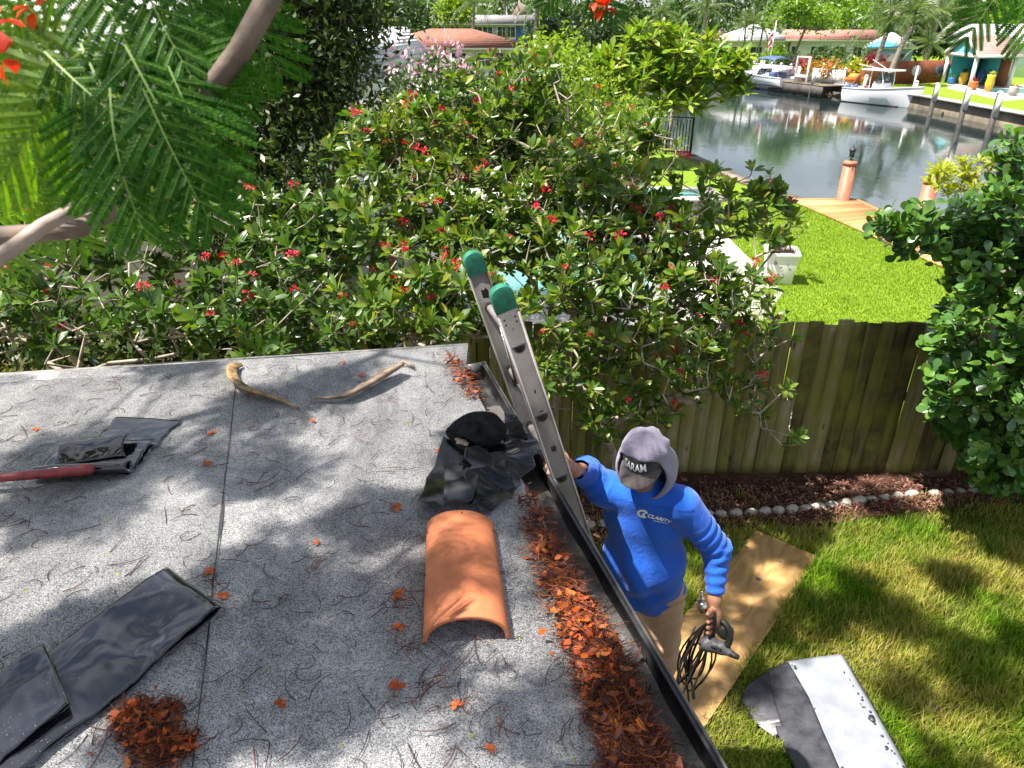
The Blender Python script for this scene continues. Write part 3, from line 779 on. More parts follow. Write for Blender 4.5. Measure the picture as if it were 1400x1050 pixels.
# black cap lying on it
c = W(652, 603, Z0+.03); c.z = Z0+.075
S = SDF(c-Vector((.2, .2, .12)), c+Vector((.2, .2, .14)), .005)
Mr = Matrix.Rotation(R(-14), 3, 'Z')
S.ell(c, (.118, .098, .066), Mr, 0)
S.ell(c+Vector((.02, .012, .016)), (.1, .085, .062), Mr, .02)
S.ell(c+Vector((-.052, -.082, -.014)), (.058, .05, .032), Matrix.Rotation(R(-34), 3, 'Z'), .012, sub=True)
S.cap(c+Vector((-.112, -.006, .0)), .016, c+Vector((-.06, -.07, -.032)), .012, .02)
S.cap(c+Vector((-.06, -.07, -.032)), .012, c+Vector((.0, -.098, -.036)), .014, .02)
V, F = S.surf(); V = V+.004*np.stack([wav(V, 60, 1), wav(V, 60, 2), wav(V, 45, 3)], 1)
t = thing('black_cap', 'scuffed black cap with a torn hollow, lying on the crumpled plastic', 'cap', tuple(c))
link('crown', mesh('crown', V, F, M['felt'], True), t)
b = MB(); rr = np.random.RandomState(2)
for i, (dx, dy, dz, s_) in enumerate([(-.06, -.066, -.008, .022), (-.045, -.073, -.012, .018), (-.075, -.05, -.004, .014)]):
    b.box(c+Vector((dx, dy, dz)), (s_*1.8, s_, .006), Matrix.Rotation(rr.uniform(-.6, .6), 3, 'Z') @ Matrix.Rotation(.7, 3, 'X'))
b.build('torn_lining', M['cardboard'], t)
# red handled tool
p0, p1 = W(128, 641, Z0+.07), W(-150, 668, Z0+.05); d = (p1-p0)
t = thing('hand_tool', 'hand tool with a scuffed red rubber handle lying across the rolled plastic', 'tool', tuple(p0))
b = MB(); pr = [(0, .010), (.012, .0215), (.03, .0225), (.09, .021), (.17, .018), (.24, .0185), (.32, .0165), (.42, .015)]
b.tube([p0+d.normalized()*s_ for s_, _ in pr], [r_ for _, r_ in pr], 14); b.build('handle', M['red'], t, True)
b = MB(); q = p0+d.normalized()*.41; b.tube([q, q+d.normalized()*.5], .011, 10); b.build('shaft', M['steel'], t, True)
b = MB(); q = p0+d.normalized()*.92; b.bar(q+Vector((.02, -.08, 0)), q+Vector((-.02, .08, 0)), .045, .045); b.build('head', M['steel'], t, bevel=.004)
# clay barrel tile
FL, FR = W(578, 880, RZ+.006), W(698, 873, RZ+.006); BLt, BR = W(583, 724, RZ+.006), W(676, 724, RZ+.006)
hF = at(640, 843, ((FL+FR)/2).y).z-RZ-.006; hB = at(630, 697, ((BLt+BR)/2).y).z-RZ-.006
nA, nL = 24, 30; V = []; F = []
for off in (0., .014):
    for i in range(nL+1):
        s_ = i/nL; l, r_ = BLt.lerp(FL, s_), BR.lerp(FR, s_); h_ = hB+(hF-hB)*s_
        md = (l+r_)/2; ax = (r_-l)/2
        for j_ in range(nA+1):
            q = math.pi*(1-j_/nA); k = 1-off/ax.length; kz = 1-off/h_
            p = md+ax*(math.cos(q)*k); p.z += (math.sin(q)**.86)*h_*kz
            V.append(tuple(p))
m = nA+1; N1 = (nL+1)*m
for i in range(nL):
    for j_ in range(nA):
        F.append((i*m+j_, (i+1)*m+j_, (i+1)*m+j_+1, i*m+j_+1)); F.append((N1+i*m+j_, N1+i*m+j_+1, N1+(i+1)*m+j_+1, N1+(i+1)*m+j_))
for j_ in range(nA):
    F.append((j_, j_+1, N1+j_+1, N1+j_)); e_ = nL*m; F.append((e_+j_+1, e_+j_, N1+e_+j_, N1+e_+j_+1))
for i in range(nL):
    F.append((i*m, N1+i*m, N1+(i+1)*m, (i+1)*m)); F.append((i*m+nA, (i+1)*m+nA, N1+(i+1)*m+nA, N1+i*m+nA))
V = np.array(V); V[:, 2] += .0016*wav(V, 25, 5); V[:, 0] += .001*wav(V, 30, 6)
t = thing('roof_tile', 'curved terracotta barrel tile lying on the roof below the crumpled plastic', 'roof tile', tuple((FL+BR)/2))
o = link('tile_body', mesh('tile_body', V, F, M['terracotta'], True), t)
md = o.modifiers.new('b', 'BEVEL'); md.width = .003; md.segments = 2; md.limit_method = 'ANGLE'; md.angle_limit = R(50)
for s_, q in ((.035, .52), (.12, .86), (.12, .12), (.5, .93), (.5, .07)):
    l, r_ = BLt.lerp(FL, s_), BR.lerp(FR, s_); h_ = hB+(hF-hB)*s_; mdp = (l+r_)/2; ax = (r_-l)/2; a_ = math.pi*(1-q)
    p = mdp+ax*math.cos(a_); p.z += (math.sin(a_)**.86)*h_
    nn = (ax.normalized()*math.cos(a_)+Vector((0, 0, math.sin(a_)))).normalized()
    b = MB(); b.lathe(p+nn*.0005, [(.0035, -.002), (.0035, .0012)], 8, nn.to_track_quat('Z', 'Y').to_matrix()); b.build('nail_hole', M['hole'], t)  # dark disc painted for the shade in a nail hole
# poinciana seed pods
def pod(lab, path, wid, mat, slit, zs):
    pts = [W(x, y, Z0)+Vector((0, 0, z)) for (x, y), z in zip(path, zs)]
    n = 40; P_ = []; wv = []
    ts = np.linspace(0, 1, len(pts)); tt = np.linspace(0, 1, n)
    C_ = np.array([tuple(p) for p in pts]); 
    fine = np.stack([np.interp(tt, ts, C_[:, k]) for k in range(3)], 1)
    for _ in range(8): fine[1:-1] = (fine[:-2]+2*fine[1:-1]+fine[2:])/4
    wv = np.interp(tt, np.linspace(0, 1, len(wid)), wid)
    V = []; k_ = 12
    for i in range(n):
        tg = fine[min(i+1, n-1)]-fine[max(i-1, 0)]; tg /= np.linalg.norm(tg); sd_ = np.cross(tg, [0, 0, 1]); sd_ /= np.linalg.norm(sd_); up = np.cross(sd_, tg)
        tilt = .5
        for k in range(k_):
            q = 2*math.pi*k/k_; a_, b_ = math.cos(q)*wv[i]/2, math.sin(q)*max(.006, wv[i]*.2)
            if k in (3,): b_ *= .55
            V.append(fine[i]+sd_*(a_*math.cos(tilt)-b_*math.sin(tilt))+up*(a_*math.sin(tilt)+b_*math.cos(tilt)))
    V = np.array(V); V = V+.0015*np.stack([wav(V, 55, 1), wav(V, 70, 2), wav(V, 60, 3)], 1)
    F = [(i*k_+k, i*k_+(k+1) % k_, (i+1)*k_+(k+1) % k_, (i+1)*k_+k) for i in range(n-1) for k in range(k_)]+[tuple(range(k_-1, -1, -1)), tuple((n-1)*k_+k for k in range(k_))]
    t = thing('seed_pod', lab, 'seed pod', tuple(fine[n//2]), 'dry seed pods on the roof')
    link('husk', mesh('husk', V, F, mat, True), t)
    for i0 in slit:
        b = MB(); i0 = int(i0*n); a_ = V[i0*k_+3]; c_ = V[(i0+1)*k_+1]
        b.bar(Vector(a_)+Vector((0, 0, .002)), Vector(c_)+Vector((0, 0, .002)), .004, .003); b.build('seed_slot', M['hole'], t)
pod('golden brown curved seed pod lying across the roof seam near the back edge', [(331, 501), (318, 508), (319, 524), (334, 537), (362, 544), (386, 550), (409, 561)], [.026, .055, .06, .066, .06, .046, .012], M['pod'], (.42, .45, .48, .51, .54, .57), (.012, .03, .034, .026, .02, .016, .012))
pod('greyish brown straight seed pod lying between the golden pod and the ladder', [(430, 547), (455, 549), (478, 547), (505, 534), (528, 521), (548, 511)], [.022, .05, .075, .095, .10, .075], M['pod_grey'], (), (.012, .02, .03, .04, .045, .05))
b = MB(); b.tube([W(546, 497, Z0+.01), W(552, 494, Z0+.02), W(560, 498, Z0+.016), W(567, 503, Z0+.006)], [.006, .007, .008, .006], 7); o = b.build('twig', M['pod_grey'], None, True)
tag(o, 'short crooked twig by the back edge above the grey pod', 'twig')

# ================================================================== ladder
LC = W(768, 655, RZ)+nrm*.004
lup = (Vector((0, 0, 3.25))-nrm).normalized()          # up along the rails
acr = -g                                                # from the near rail to the far one
out = acr.cross(lup).normalized(); out = out if out.dot(nrm) > 0 else -out
LW = .447
top_s = .855; bot_s = -LC.z/lup.z
ld = thing('ladder', 'aluminium extension ladder with green capped rails leaning against the roof gutter', 'ladder', tuple(LC+lup*bot_s+acr*LW/2))
def rail(c0, inward, s0, s1, web=.076, fl=.03, th=.004):
    """C-section rail: web faces outwards, flanges turn inwards"""
    pr = [(0, -web/2), (0, web/2), (fl, web/2), (fl, web/2-th), (th, web/2-th), (th, -web/2+th), (fl, -web/2+th), (fl, -web/2)]
    V = [tuple(c0+lup*s_+inward*a_+out*b_) for s_ in (s0, s1) for a_, b_ in pr]
    F = [(i, (i+1) % 8, 8+(i+1) % 8, 8+i) for i in range(8)]+[tuple(range(7, -1, -1)), tuple(range(8, 16))]
    return MB().add(V, F)
def boot(c0, inward, s1, web=.079):
    """rounded rubber boot over a rail end"""
    b = MB(); V = []; pr = []
    for k in range(9):
        q = math.pi*k/8; pr.append((.012*0+math.sin(q)*.032, -math.cos(q)*web/2))
    ring = [(-.062, -web/2)]+pr+[(-.062, web/2)]
    n = len(ring)
    for a_ in (-.004, .034):
        for s_, o_ in ring: V.append(tuple(c0+lup*(s1+s_-.03)+inward*a_+out*o_))
    return b.add(V, [tuple(range(n-1, -1, -1)), tuple(range(n, 2*n))]+[(i, (i+1) % n, n+(i+1) % n, n+i) for i in range(n)])
nearc = LC+out*.0; farc = LC+acr*LW
rungs = [top_s-.24-.305*i for i in range(12) if top_s-.24-.305*i > bot_s+.15]
for c0, inw in ((nearc, acr), (farc, -acr)):
    r_ = rail(c0, inw, bot_s+.06, top_s-.02).build('rail', M['alu'], ld, bevel=.0015)
    boot(c0, inw, top_s).build('end_cap', M['green_cap'], ld, bevel=.003)
    for k_, dw in ((-.036, .01), (.036, .01)):
        b = MB(); b.bar(c0+lup*(bot_s+.05)+out*k_-inw*.001, c0+lup*(top_s-.1)+out*k_-inw*.001, .003, dw, out); b.build('rail_rib', M['alu'], r_)
    f_ = MB(); q = c0+lup*(bot_s+.03)+inw*.012; f_.bar(q, q+Vector((0, 0, .1)), .09, .02, nrm); q2 = Vector((q.x, q.y, .022)); f_.box(q2, (.12, .07, .03), Matrix.Rotation(math.atan2(nrm.y, nrm.x), 3, 'Z')); f_.build('foot', M['black'], ld, bevel=.004)
    for s_ in rungs:        # D shaped rung ends: rimmed sockets, black plates for the shade inside
        c = c0+lup*s_-inw*.0035
        for nm, rr_, mat, dd in (('rung_collar', .0265, 'alu', .0), ('rung_socket', .0195, 'hole', -.0012)):
            ring = [(-1, .42), (1, .42)]+[(math.cos(q), .42-math.sin(q)*1.2) for q in np.linspace(0, math.pi, 10)]
            V = [tuple(c-inw*(.0 if e_ else -.006)+inw*dd+out*(x*rr_)+lup*(y*rr_)) for e_ in (0, 1) for x, y in ring]; n = len(ring)
            MB().add(V, [tuple(range(n-1, -1, -1)), tuple(range(n, 2*n))]+[(i, (i+1) % n, n+(i+1) % n, n+i) for i in range(n)]).build(nm, M[mat], ld)
for s_ in rungs:
    b = MB(); b.tube([nearc+lup*s_+acr*.003, farc+lup*s_-acr*.003], .0155, 10); b.build('rung', M['alu'], ld, True)
    for k_ in (-.005, .005):
        pass
for x_, y_ in ((-.02, -.05), (.02, -.05), (-.02, -.07), (.02, -.07), (0., -.09)):   # rivets below the caps
    for c0, inw in ((nearc, acr), (farc, -acr)):
        b = MB(); q = c0+lup*(top_s-.07+y_)+out*x_; b.lathe(q, [(.004, -.003), (.0035, .0018), (.001, .0026)], 8, (-inw).to_track_quat('Z', 'Y').to_matrix()); b.build('rivet', M['hole'] if x_ else M['steel'], ld, True)
for c0, inw, s_, w_, h_ in ((farc, -acr, top_s-.185, .03, .045), (nearc, acr, top_s-.70, .022, .03), (farc, -acr, top_s-.62, .03, .05), (nearc, acr, top_s-.43, .006, .02), (nearc, acr, top_s-.52, .02, .006)):
    b = MB(); q = c0+lup*s_+out*.004; dq = inw if c0 is farc else -inw
    for k_ in (-1, 1):
        b.add([tuple(q+dq*(.0045*0)+inw*(-.0014 if k_ < 0 else .0052)+out*x*w_+lup*y*h_) for x, y in ((-.5, -.4), (.3, -.55), (.5, .1), (.25, .5), (-.1, .3), (-.45, .45))], [(0, 1, 2, 3, 4, 5)])
    b.build('worn_label', M['hole'], ld)
b = MB(); q = nearc+acr*.05; b.add([tuple(q+lup*s_+out*o_+acr*a_) for a_ in (0, .004) for s_, o_ in ((top_s-.2, -.03), (top_s-.16, -.036), (top_s-.4, -.05), (top_s-.41, -.03))], [(0, 1, 2, 3), (7, 6, 5, 4), (0, 4, 5, 1), (1, 5, 6, 2), (2, 6, 7, 3), (3, 7, 4, 0)]); b.build('guide_bracket', M['chrome'], ld)
# ================================================================== ground, beds, fence, things on the lawn
bank = [(9.9, 13.4), (8.35, 19.2), (7.35, 22.5), (6.75, 27.5), (6.2, 34), (4.5, 37.0), (-40, 41)]     # edge of the land on this side
near = [(-70, -60), (42, -60), (16, 2), (11.6, 9.0)]+bank+[(-70, 42)]
def sheetobj(name, pts, z, mat, kind='structure'):
    V = [(p[0], p[1], z) for p in pts]; o = link(name, mesh(name, V, [tuple(range(len(pts)))], mat)); tag(o, kind=kind); return o
def land(name, pts, z, mat, depth=2.2):
    o = MB().poly(pts, z-depth, z).build(name, mat); tag(o, kind='structure'); return o
sheetobj('canal_bed', [(-400, -200), (500, -200), (500, 600), (-400, 600)], -2.4, M['mulch'])
land('ground', near, 0., M['soil'])
FY = 6.42
lawn_pts = [(1.0, 6.5), (9.9, 6.5), (9.3, 13.2), (7.9, 19), (6.8, 23), (6.2, 27.5), (5.7, 33.5), (2, 33.5), (4.9, 19), (4.9, 12.2), (1.0, 10.4)]
sheetobj('neighbour_lawn', lawn_pts, .012, M['lawn'])
# mulch bed in front of the fence
e0, e1 = W(800, 722, 0), W(1400, 668, 0); ed = (e1-e0).normalized()
mb = [tuple(e0-ed*7)[:2], tuple(e1+ed*4)[:2], (10, FY+.05), (-7, FY+.05)]
n = 60; V = []; 
for i in range(n+1):
    for j in range(9):
        a = e0-ed*7+ed*(e1-e0+ed*11).length*(i/n); bb = Vector((-7+17*i/n, FY+.04, 0)); p = a.lerp(bb, j/8); 
        if j == 0: p = p+Vector((ed.y, -ed.x, 0))*(.16+.16*rs.rand())
        V.append((p.x, p.y, .012))
V = np.array(V); V[:, 2] += (.014+.014*wav(V, 5, 3))*(np.tile(np.arange(9), n+1) > 0)
Q = np.array([(i*9+j, (i+1)*9+j, (i+1)*9+j+1, i*9+j+1) for i in range(n) for j in range(8)])
o = link('mulch_bed', mesh('mulch_bed', V, Q, M['mulch'], True)); tag(o, kind='structure')
rng = np.random.RandomState(5)
P_ = []
while len(P_) < 9000:
    a = e0-ed*rng.uniform(-4.6, .4) if 0 else e0+ed*rng.uniform(-.6, 6.2); p = a.lerp(Vector((a.x+.15, FY-.04, 0)), rng.rand()**1.1) - Vector((0, .28*rng.rand(), 0))
    P_.append((p.x, p.y, .03+rng.rand()*.02))
P_ = np.array(P_)
tv = np.array([(-.5, -.14, 0), (.5, -.1, .05), (.45, .12, 0), (-.45, .13, .06)])
d_ = rdirs(len(P_), rng); d_[:, 2] *= .3
j = scatter(tv, [np.array([(0, 1, 2, 3)])], frames(d_, rdirs(len(P_), rng, 1.5)), P_, rng.uniform(.02, .06, len(P_)))
o = link('mulch_chips', mesh('mulch_chips', *j, M['chip'])); tag(o, 'brown wood chips and dead leaves covering the bed along the fence', kind='stuff')
# scalloped edging stones
def edging_template(seed):
    S = SDF((-.085, -.06, -.03), (.085, .06, .07), .008); r_ = np.random.RandomState(seed)
    S.ell((0, 0, .0), (.068, .042, .048), None, 0); S.ell((r_.uniform(-.02, .02), .0, .0), (.05, .045, .052), None, .01)
    V, F = S.surf(); V = V+.003*np.stack([wav(V, 60, seed), wav(V, 60, seed+1), wav(V, 50, seed+2)], 1)
    return mesh('edging_stone', V, F, M['stone'], True)
tmp = [edging_template(k*10) for k in range(5)]
L = (e1-e0).length; s_ = -.1; k = 0
while s_ < L+1.2:
    p = e0+ed*s_; wob = .03*math.sin(s_*2.3)
    o = link('edging_stone', tmp[k % 5], None, Matrix.Translation((p.x, p.y+wob, .016+.012*rng.rand())) @ Matrix.Rotation(math.atan2(ed.y, ed.x)+rng.normal(0, .09), 4, 'Z') @ Matrix.Rotation(rng.normal(0, .08), 4, 'Y') @ Matrix.Diagonal((1.1*rng.uniform(.78, 1.12), rng.uniform(.85, 1.2), rng.uniform(.7, 1.2), 1)))
    tag(o, 'rounded pale edging stone in the row between mulch bed and grass', 'edging stone', 'edging stones along the mulch bed')
    s_ += .15*rng.uniform(.93, 1.05); k += 1
    if 3.55 < s_ < 3.7: s_ += .1
# board fence
fe = thing('board_fence', 'mossy wooden board fence standing behind the mulch bed', 'fence', (1, FY, 0))
bt = []
for k in range(8):
    r_ = np.random.RandomState(40+k); n = 14; V = []
    for i in range(n+1):
        z = i/n; bow = .004*math.sin(z*3+k)
        jag = .0
        for x, y in ((-.5, -.5), (.5, -.5), (.5, .5), (-.5, .5)):
            V.append((x*.143+bow, y*.018+.005*math.sin(z*4+k*2)+(.004*x*math.sin(k)), z*1.74+(.012*x*2*r_.normal() if i == n else 0)))
    F = [(i*4+a, i*4+(a+1) % 4, i*4+4+(a+1) % 4, i*4+4+a) for i in range(n) for a in range(4)]+[(3, 2, 1, 0), (n*4, n*4+1, n*4+2, n*4+3)]
    bt.append(mesh('board', V, F, M['fence']))
x = -1.0; k = 0
while x < 9.4:
    o = link('board', bt[k % 8 if k % 3 else int(rng.randint(8))], fe, Matrix.Translation((x, FY+.005*(k % 2)+rng.normal(0, .003), .03+rng.normal(0, .012))) @ Matrix.Rotation(rng.normal(0, .0025), 4, 'Y') @ Matrix.Rotation(rng.normal(0, .03), 4, 'Z'))
    x += .1405+abs(rng.normal(0, .0016)); k += 1
for z in (.35, .95, 1.55):
    b = MB(); b.bar((-1.05, FY+.036, z), (9.4, FY+.036, z), .04, .085); b.build('rail', M['fence_back'], fe)
x = -.9
while x < 9.4:
    b = MB(); b.box((x, FY+.105, .84), (.09, .09, 1.68)); b.build('post', M['fence_back'], fe); x += 2.4
# plywood
a, c = W(1033, 725, .03), W(1119, 762, .03); e = W(966, 990, .03)
ln = (e-c).normalized()*2.44; wd = (a-c)
pz = lambda p: (p.x, p.y)
t = thing('plywood_board', 'bare plywood board lying on the grass beside the worker', 'board', tuple((a+e)/2))
cs = [pz(c), pz(a), pz(a+ln), pz(c+ln)]
b = MB(); b.poly(cs, .024, .036); b.build('edge_ply', M['ply_edge'], t)
ori = Matrix.Translation(Vector((a.x, a.y, .037))) @ Matrix.Rotation(math.atan2(ln.y, ln.x)+math.pi/2, 4, 'Z')
pl = [ori.inverted() @ Vector((*q, .0372)) for q in cs]
o = link('face_veneer', mesh('face_veneer', [tuple(q) for q in pl], [(0, 1, 2, 3)], M['ply']), t, Matrix.Identity(4))
o.matrix_basis = ori
for x, y, s_ in ((1067, 768, .022), (1037, 792, .03), (962, 880, .02)):
    p = W(x, y, .037); b = MB(); b.lathe(p+Vector((0, 0, .0006)), [(s_*.75, 0), (s_*.55, .0005)], 9); b.build('knot', M['pod_in'] if y > 800 else M['bark'], t)
# bent flashing on the grass
t = thing('metal_flashing', 'bent white flashing sheet with a tar black flange lying on the grass', 'flashing', tuple(W(1140, 990, 0)))
def strip_surface(name, mat, left, right, nz=30, nx=14, amp=.006, seed=1, th=.003):
    V = []
    tl = np.linspace(0, 1, len(left)); lr = [W(x, y, z) for x, y, z in left]; rr2 = [W(x, y, z) for x, y, z in right]
    LA = np.array([tuple(p) for p in lr]); RA = np.array([tuple(p) for p in rr2]); tr_ = np.linspace(0, 1, len(right))
    for i in range(nz+1):
        s_ = i/nz; l = np.array([np.interp(s_, tl, LA[:, k]) for k in range(3)]); r2 = np.array([np.interp(s_, tr_, RA[:, k]) for k in range(3)])
        for j_ in range(nx+1): V.append(l+(r2-l)*j_/nx)
    V = np.array(V); V[:, 2] += crease(V, amp, 9, seed)+amp*wav(V, 11, seed)
    F = np.array([(i*(nx+1)+j_, (i+1)*(nx+1)+j_, (i+1)*(nx+1)+j_+1, i*(nx+1)+j_+1) for i in range(nz) for j_ in range(nx)])
    o = link(name, mesh(name, V, F, mat, True), t); m = o.modifiers.new('s', 'SOLIDIFY'); m.thickness = th
    return o
ws = strip_surface('white_face', M['flash_white'], [(1074, 904, .1), (1104, 955, .13), (1150, 1062, .13)], [(1152, 894, .1), (1190, 960, .1), (1246, 1062, .1)], amp=.006, seed=5)
strip_surface('back_lip', M['flash_black'], [(1152, 896, .1), (1190, 962, .1), (1246, 1064, .1)], [(1158, 904, .02), (1200, 970, .02), (1254, 1070, .02)], nx=4, amp=.002, seed=6)
strip_surface('black_flange', M['flash_black'], [(1050, 915, .07), (1052, 950, .07), (1062, 1000, .06), (1092, 1062, .06)], [(1077, 904, .103), (1107, 955, .133), (1128, 1005, .133), (1153, 1062, .133)], amp=.008, seed=7)
strip_surface('torn_flap', M['flash_black'], [(1022, 936, .05), (1013, 958, .03), (1032, 990, .02), (1058, 1008, .02)], [(1050, 915, .08), (1055, 945, .09), (1068, 985, .09), (1072, 1000, .05)], amp=.015, seed=9)
rr = np.random.RandomState(12); b = MB()
for i in range(26):
    s_ = rr.rand(); e_ = rr.choice([0, 1], p=[.4, .6]); x = (1076+72*s_*1.02)+4 if e_ == 0 else 1150+92*s_-3; y = 906+150*s_
    p = W(x+rr.normal(0, 2.5), y, .112+.02*(1-e_)*min(1, s_*3)); b.lathe(p, [(rr.uniform(.004, .012), -.002), (.003, .004)], 6)
b.build('tar_spot', M['flash_black'], t, kind='stuff')
for x, y, s_ in ((1192, 981, .026), (1212, 1022, .014), (1087, 912, .012)):
    p = W(x, y, .118); b = MB(); V = [(p.x+s_*math.cos(q)*rr.uniform(.5, 1.2), p.y+s_*1.5*math.sin(q)*rr.uniform(.5, 1.1), p.z) for q in np.linspace(0, 5.6, 8)]; b.poly(V, p.z-.004, p.z+.003); b.build('tar_spot', M['flash_black'], t)
b = MB(); p = W(1273, 966, .03); b.box(p, (.10, .05, .012), Matrix.Rotation(-.7, 3, 'Z') @ Matrix.Rotation(.3, 3, 'X')); b.bar(p+Vector((-.04, .02, .005)), p+Vector((.06, -.05, .012)), .02, .01)
o = b.build('rubber_scrap', M['plastic2'], bevel=.003); tag(o, 'small scrap of black roofing lying in the yellowed grass', 'scrap')
# grass blades
def inpoly(x, y, P_):
    c = np.zeros(len(x), bool); n = len(P_)
    for i in range(n):
        (x0, y0), (x1, y1) = P_[i], P_[(i+1) % n]
        if y0 != y1: c ^= ((y0 > y) != (y1 > y)) & (x < (x1-x0)*(y-y0)/(y1-y0)+x0)
    return c
def blades(P_, rng, L, w_, lean=.5, tall=1.):
    n = len(P_); a = rng.uniform(0, 6.28, n); ln = rng.uniform(*L, n)*tall
    tv = np.array([(-.5, 0, 0), (.5, 0, 0), (-.42, .12, .45), (.42, .12, .45), (0, .5, .86)])
    V = np.einsum('mj->mj', tv)[None]*np.stack([np.full(n, w_)*rng.uniform(.7, 1.3, n), ln*rng.uniform(.2, 1.6, n)*lean, ln], 1)[:, None]
    c, s_ = np.cos(a)[:, None], np.sin(a)[:, None]
    X = V[..., 0]*c-V[..., 1]*s_; Y = V[..., 0]*s_+V[..., 1]*c
    V = np.stack([X, Y, V[..., 2]], 2)+P_[:, None]; off = (np.arange(n)*5)[:, None, None]
    return V.reshape(-1, 3), [(np.array([(0, 1, 3, 2)])[None]+off).reshape(-1, 4), (np.array([(2, 3, 4)])[None]+off).reshape(-1, 3)]
n = 200000; X = rng.uniform(.6, 6.6, n); Y = rng.uniform(1.6, 6.1, n)
P_ = np.stack([X, Y, X*0+.0], 1)
yl = e0.y+(X-e0.x)*ed.y/ed.x
pn = wav(P_*[1, 1, 0], 3.1, 17)
den = np.clip((yl-.12+.12*pn-Y)/.35, .03, 1)*np.where(pn > .75, .45, 1)
pxy = np.stack(proj((X, Y, 0*X)), 1) if False else None
x_, y_, zd = proj((X, Y, X*0)); vis = (x_ > 560) & (x_ < 1500) & (y_ < 1500)
ah, ch, lh, wh = [np.array(q[:2]) for q in (tuple(a), tuple(c), tuple(ln), tuple(wd))]
rel = P_[:, :2]-ch; onb = (rel @ (lh/2.44) > .0) & (rel @ (lh/2.44) < 2.44) & (rel @ (wh/np.linalg.norm(wh)) > .02) & (rel @ (wh/np.linalg.norm(wh)) < np.linalg.norm(wh)-.02)
k = vis & (rng.rand(n) < den) & ~onb
k &= ~inpoly(*proj((X, Y, X*0+.06))[:2], [(1022, 940), (1050, 918), (1075, 907), (1152, 897), (1200, 975), (1254, 1075), (1095, 1070), (1066, 1012), (1036, 992)])
Pk = P_[k]; tall = .6+.95*np.clip(.5+.6*wav(Pk, 3.2, 23)+.4*wav(Pk, 9, 24), 0, 1)
j1 = blades(Pk, rng, (.04, .12), .0068, .95, tall)
o = link('grass', mesh('grass', *j1, M['grass'])); tag(o, 'coarse green and yellow grass of the dappled lawn', kind='stuff')
# sunny lawn beyond the fence
n = 90000; X = rng.uniform(3.6, 9.9, n); Y = rng.uniform(8.6, 20, n); x_, y_, zd = proj((X, Y, X*0))
inb = np.interp(Y, [9, 13.2, 19.2, 22.5], [11, 9.4, 7.95, 7.0])
k = (x_ > 1000) & (x_ < 1420) & (y_ < 446) & (X < inb-.1) & (X > np.where(Y < 13.2, 4.95-(13.2-Y)*.9, 4.95))
o = link('sunny_grass', mesh('sunny_grass', *blades(np.stack([X, Y, X*0+.01], 1)[k], rng, (.03, .07), .011, .8), M['grass_far'])); tag(o, 'short bright grass of the lawn beyond the fence', kind='stuff')
# ================================================================== shrubs and trees close by
def blob_points(blobs, n, rng, dY=.4, zmin=.15, flat=1.0):
    wts = np.array([q[3]**2*q[2]**2*(q[4] if len(q) > 4 else 1) for q in blobs], float); wts /= wts.sum(); out = []
    while len(out) < n:
        q = blobs[rng.choice(len(blobs), p=wts)]
        d = rng.normal(0, 1, 3); d = d/np.linalg.norm(d)*rng.rand()**.38
        Y = q[2]+d[1]*max(dY, q[3]/FPX*q[2]*.7)
        p = at(q[0]+d[0]*q[3], q[1]+d[2]*q[3]*flat, Y)
        if p.z > zmin: out.append(tuple(p))
    return np.array(out)
def biggest(pos, n):
    x, y, zd = proj(pos.T); score = np.where((x > -20) & (x < 1420) & (y > -20) & (y < 1070) & (zd > .1), 1/np.maximum(zd, .1), 0)
    o = np.argsort(-score, kind='stable'); return o[:n], o[n:]
rngv = np.random.RandomState(21)
ROS = [rosette(np.random.RandomState(60+k), 8+k % 5, .094+.006*k, .36) for k in range(6)]
ros_me = {}
def ros_mesh(mat):
    if mat not in ros_me: ros_me[mat] = [mesh('leaf_cluster', V, F, M[mat], True) for V, F in ROS]
    return ros_me[mat]
def flower_t(seed, r=.03, n=16):
    r_ = np.random.RandomState(seed); d = rdirs(n, r_, .8); tv, tf = leaf_t(.026, .7, .1, .25, .6)
    A = scatter(tv, tf, frames(d+r_.normal(0, .3, d.shape)), d*r*r_.uniform(.3, 1, (n, 1)))
    return A
FLO = [mesh('flower_cluster', *flower_t(k), M['f_red']) for k in range(5)]
def M4(A, p, s=1.):
    m = Matrix(((*[float(v*s) for v in A[0]], float(p[0])), (*[float(v*s) for v in A[1]], float(p[1])), (*[float(v*s) for v in A[2]], float(p[2])), (0, 0, 0, 1))); return m
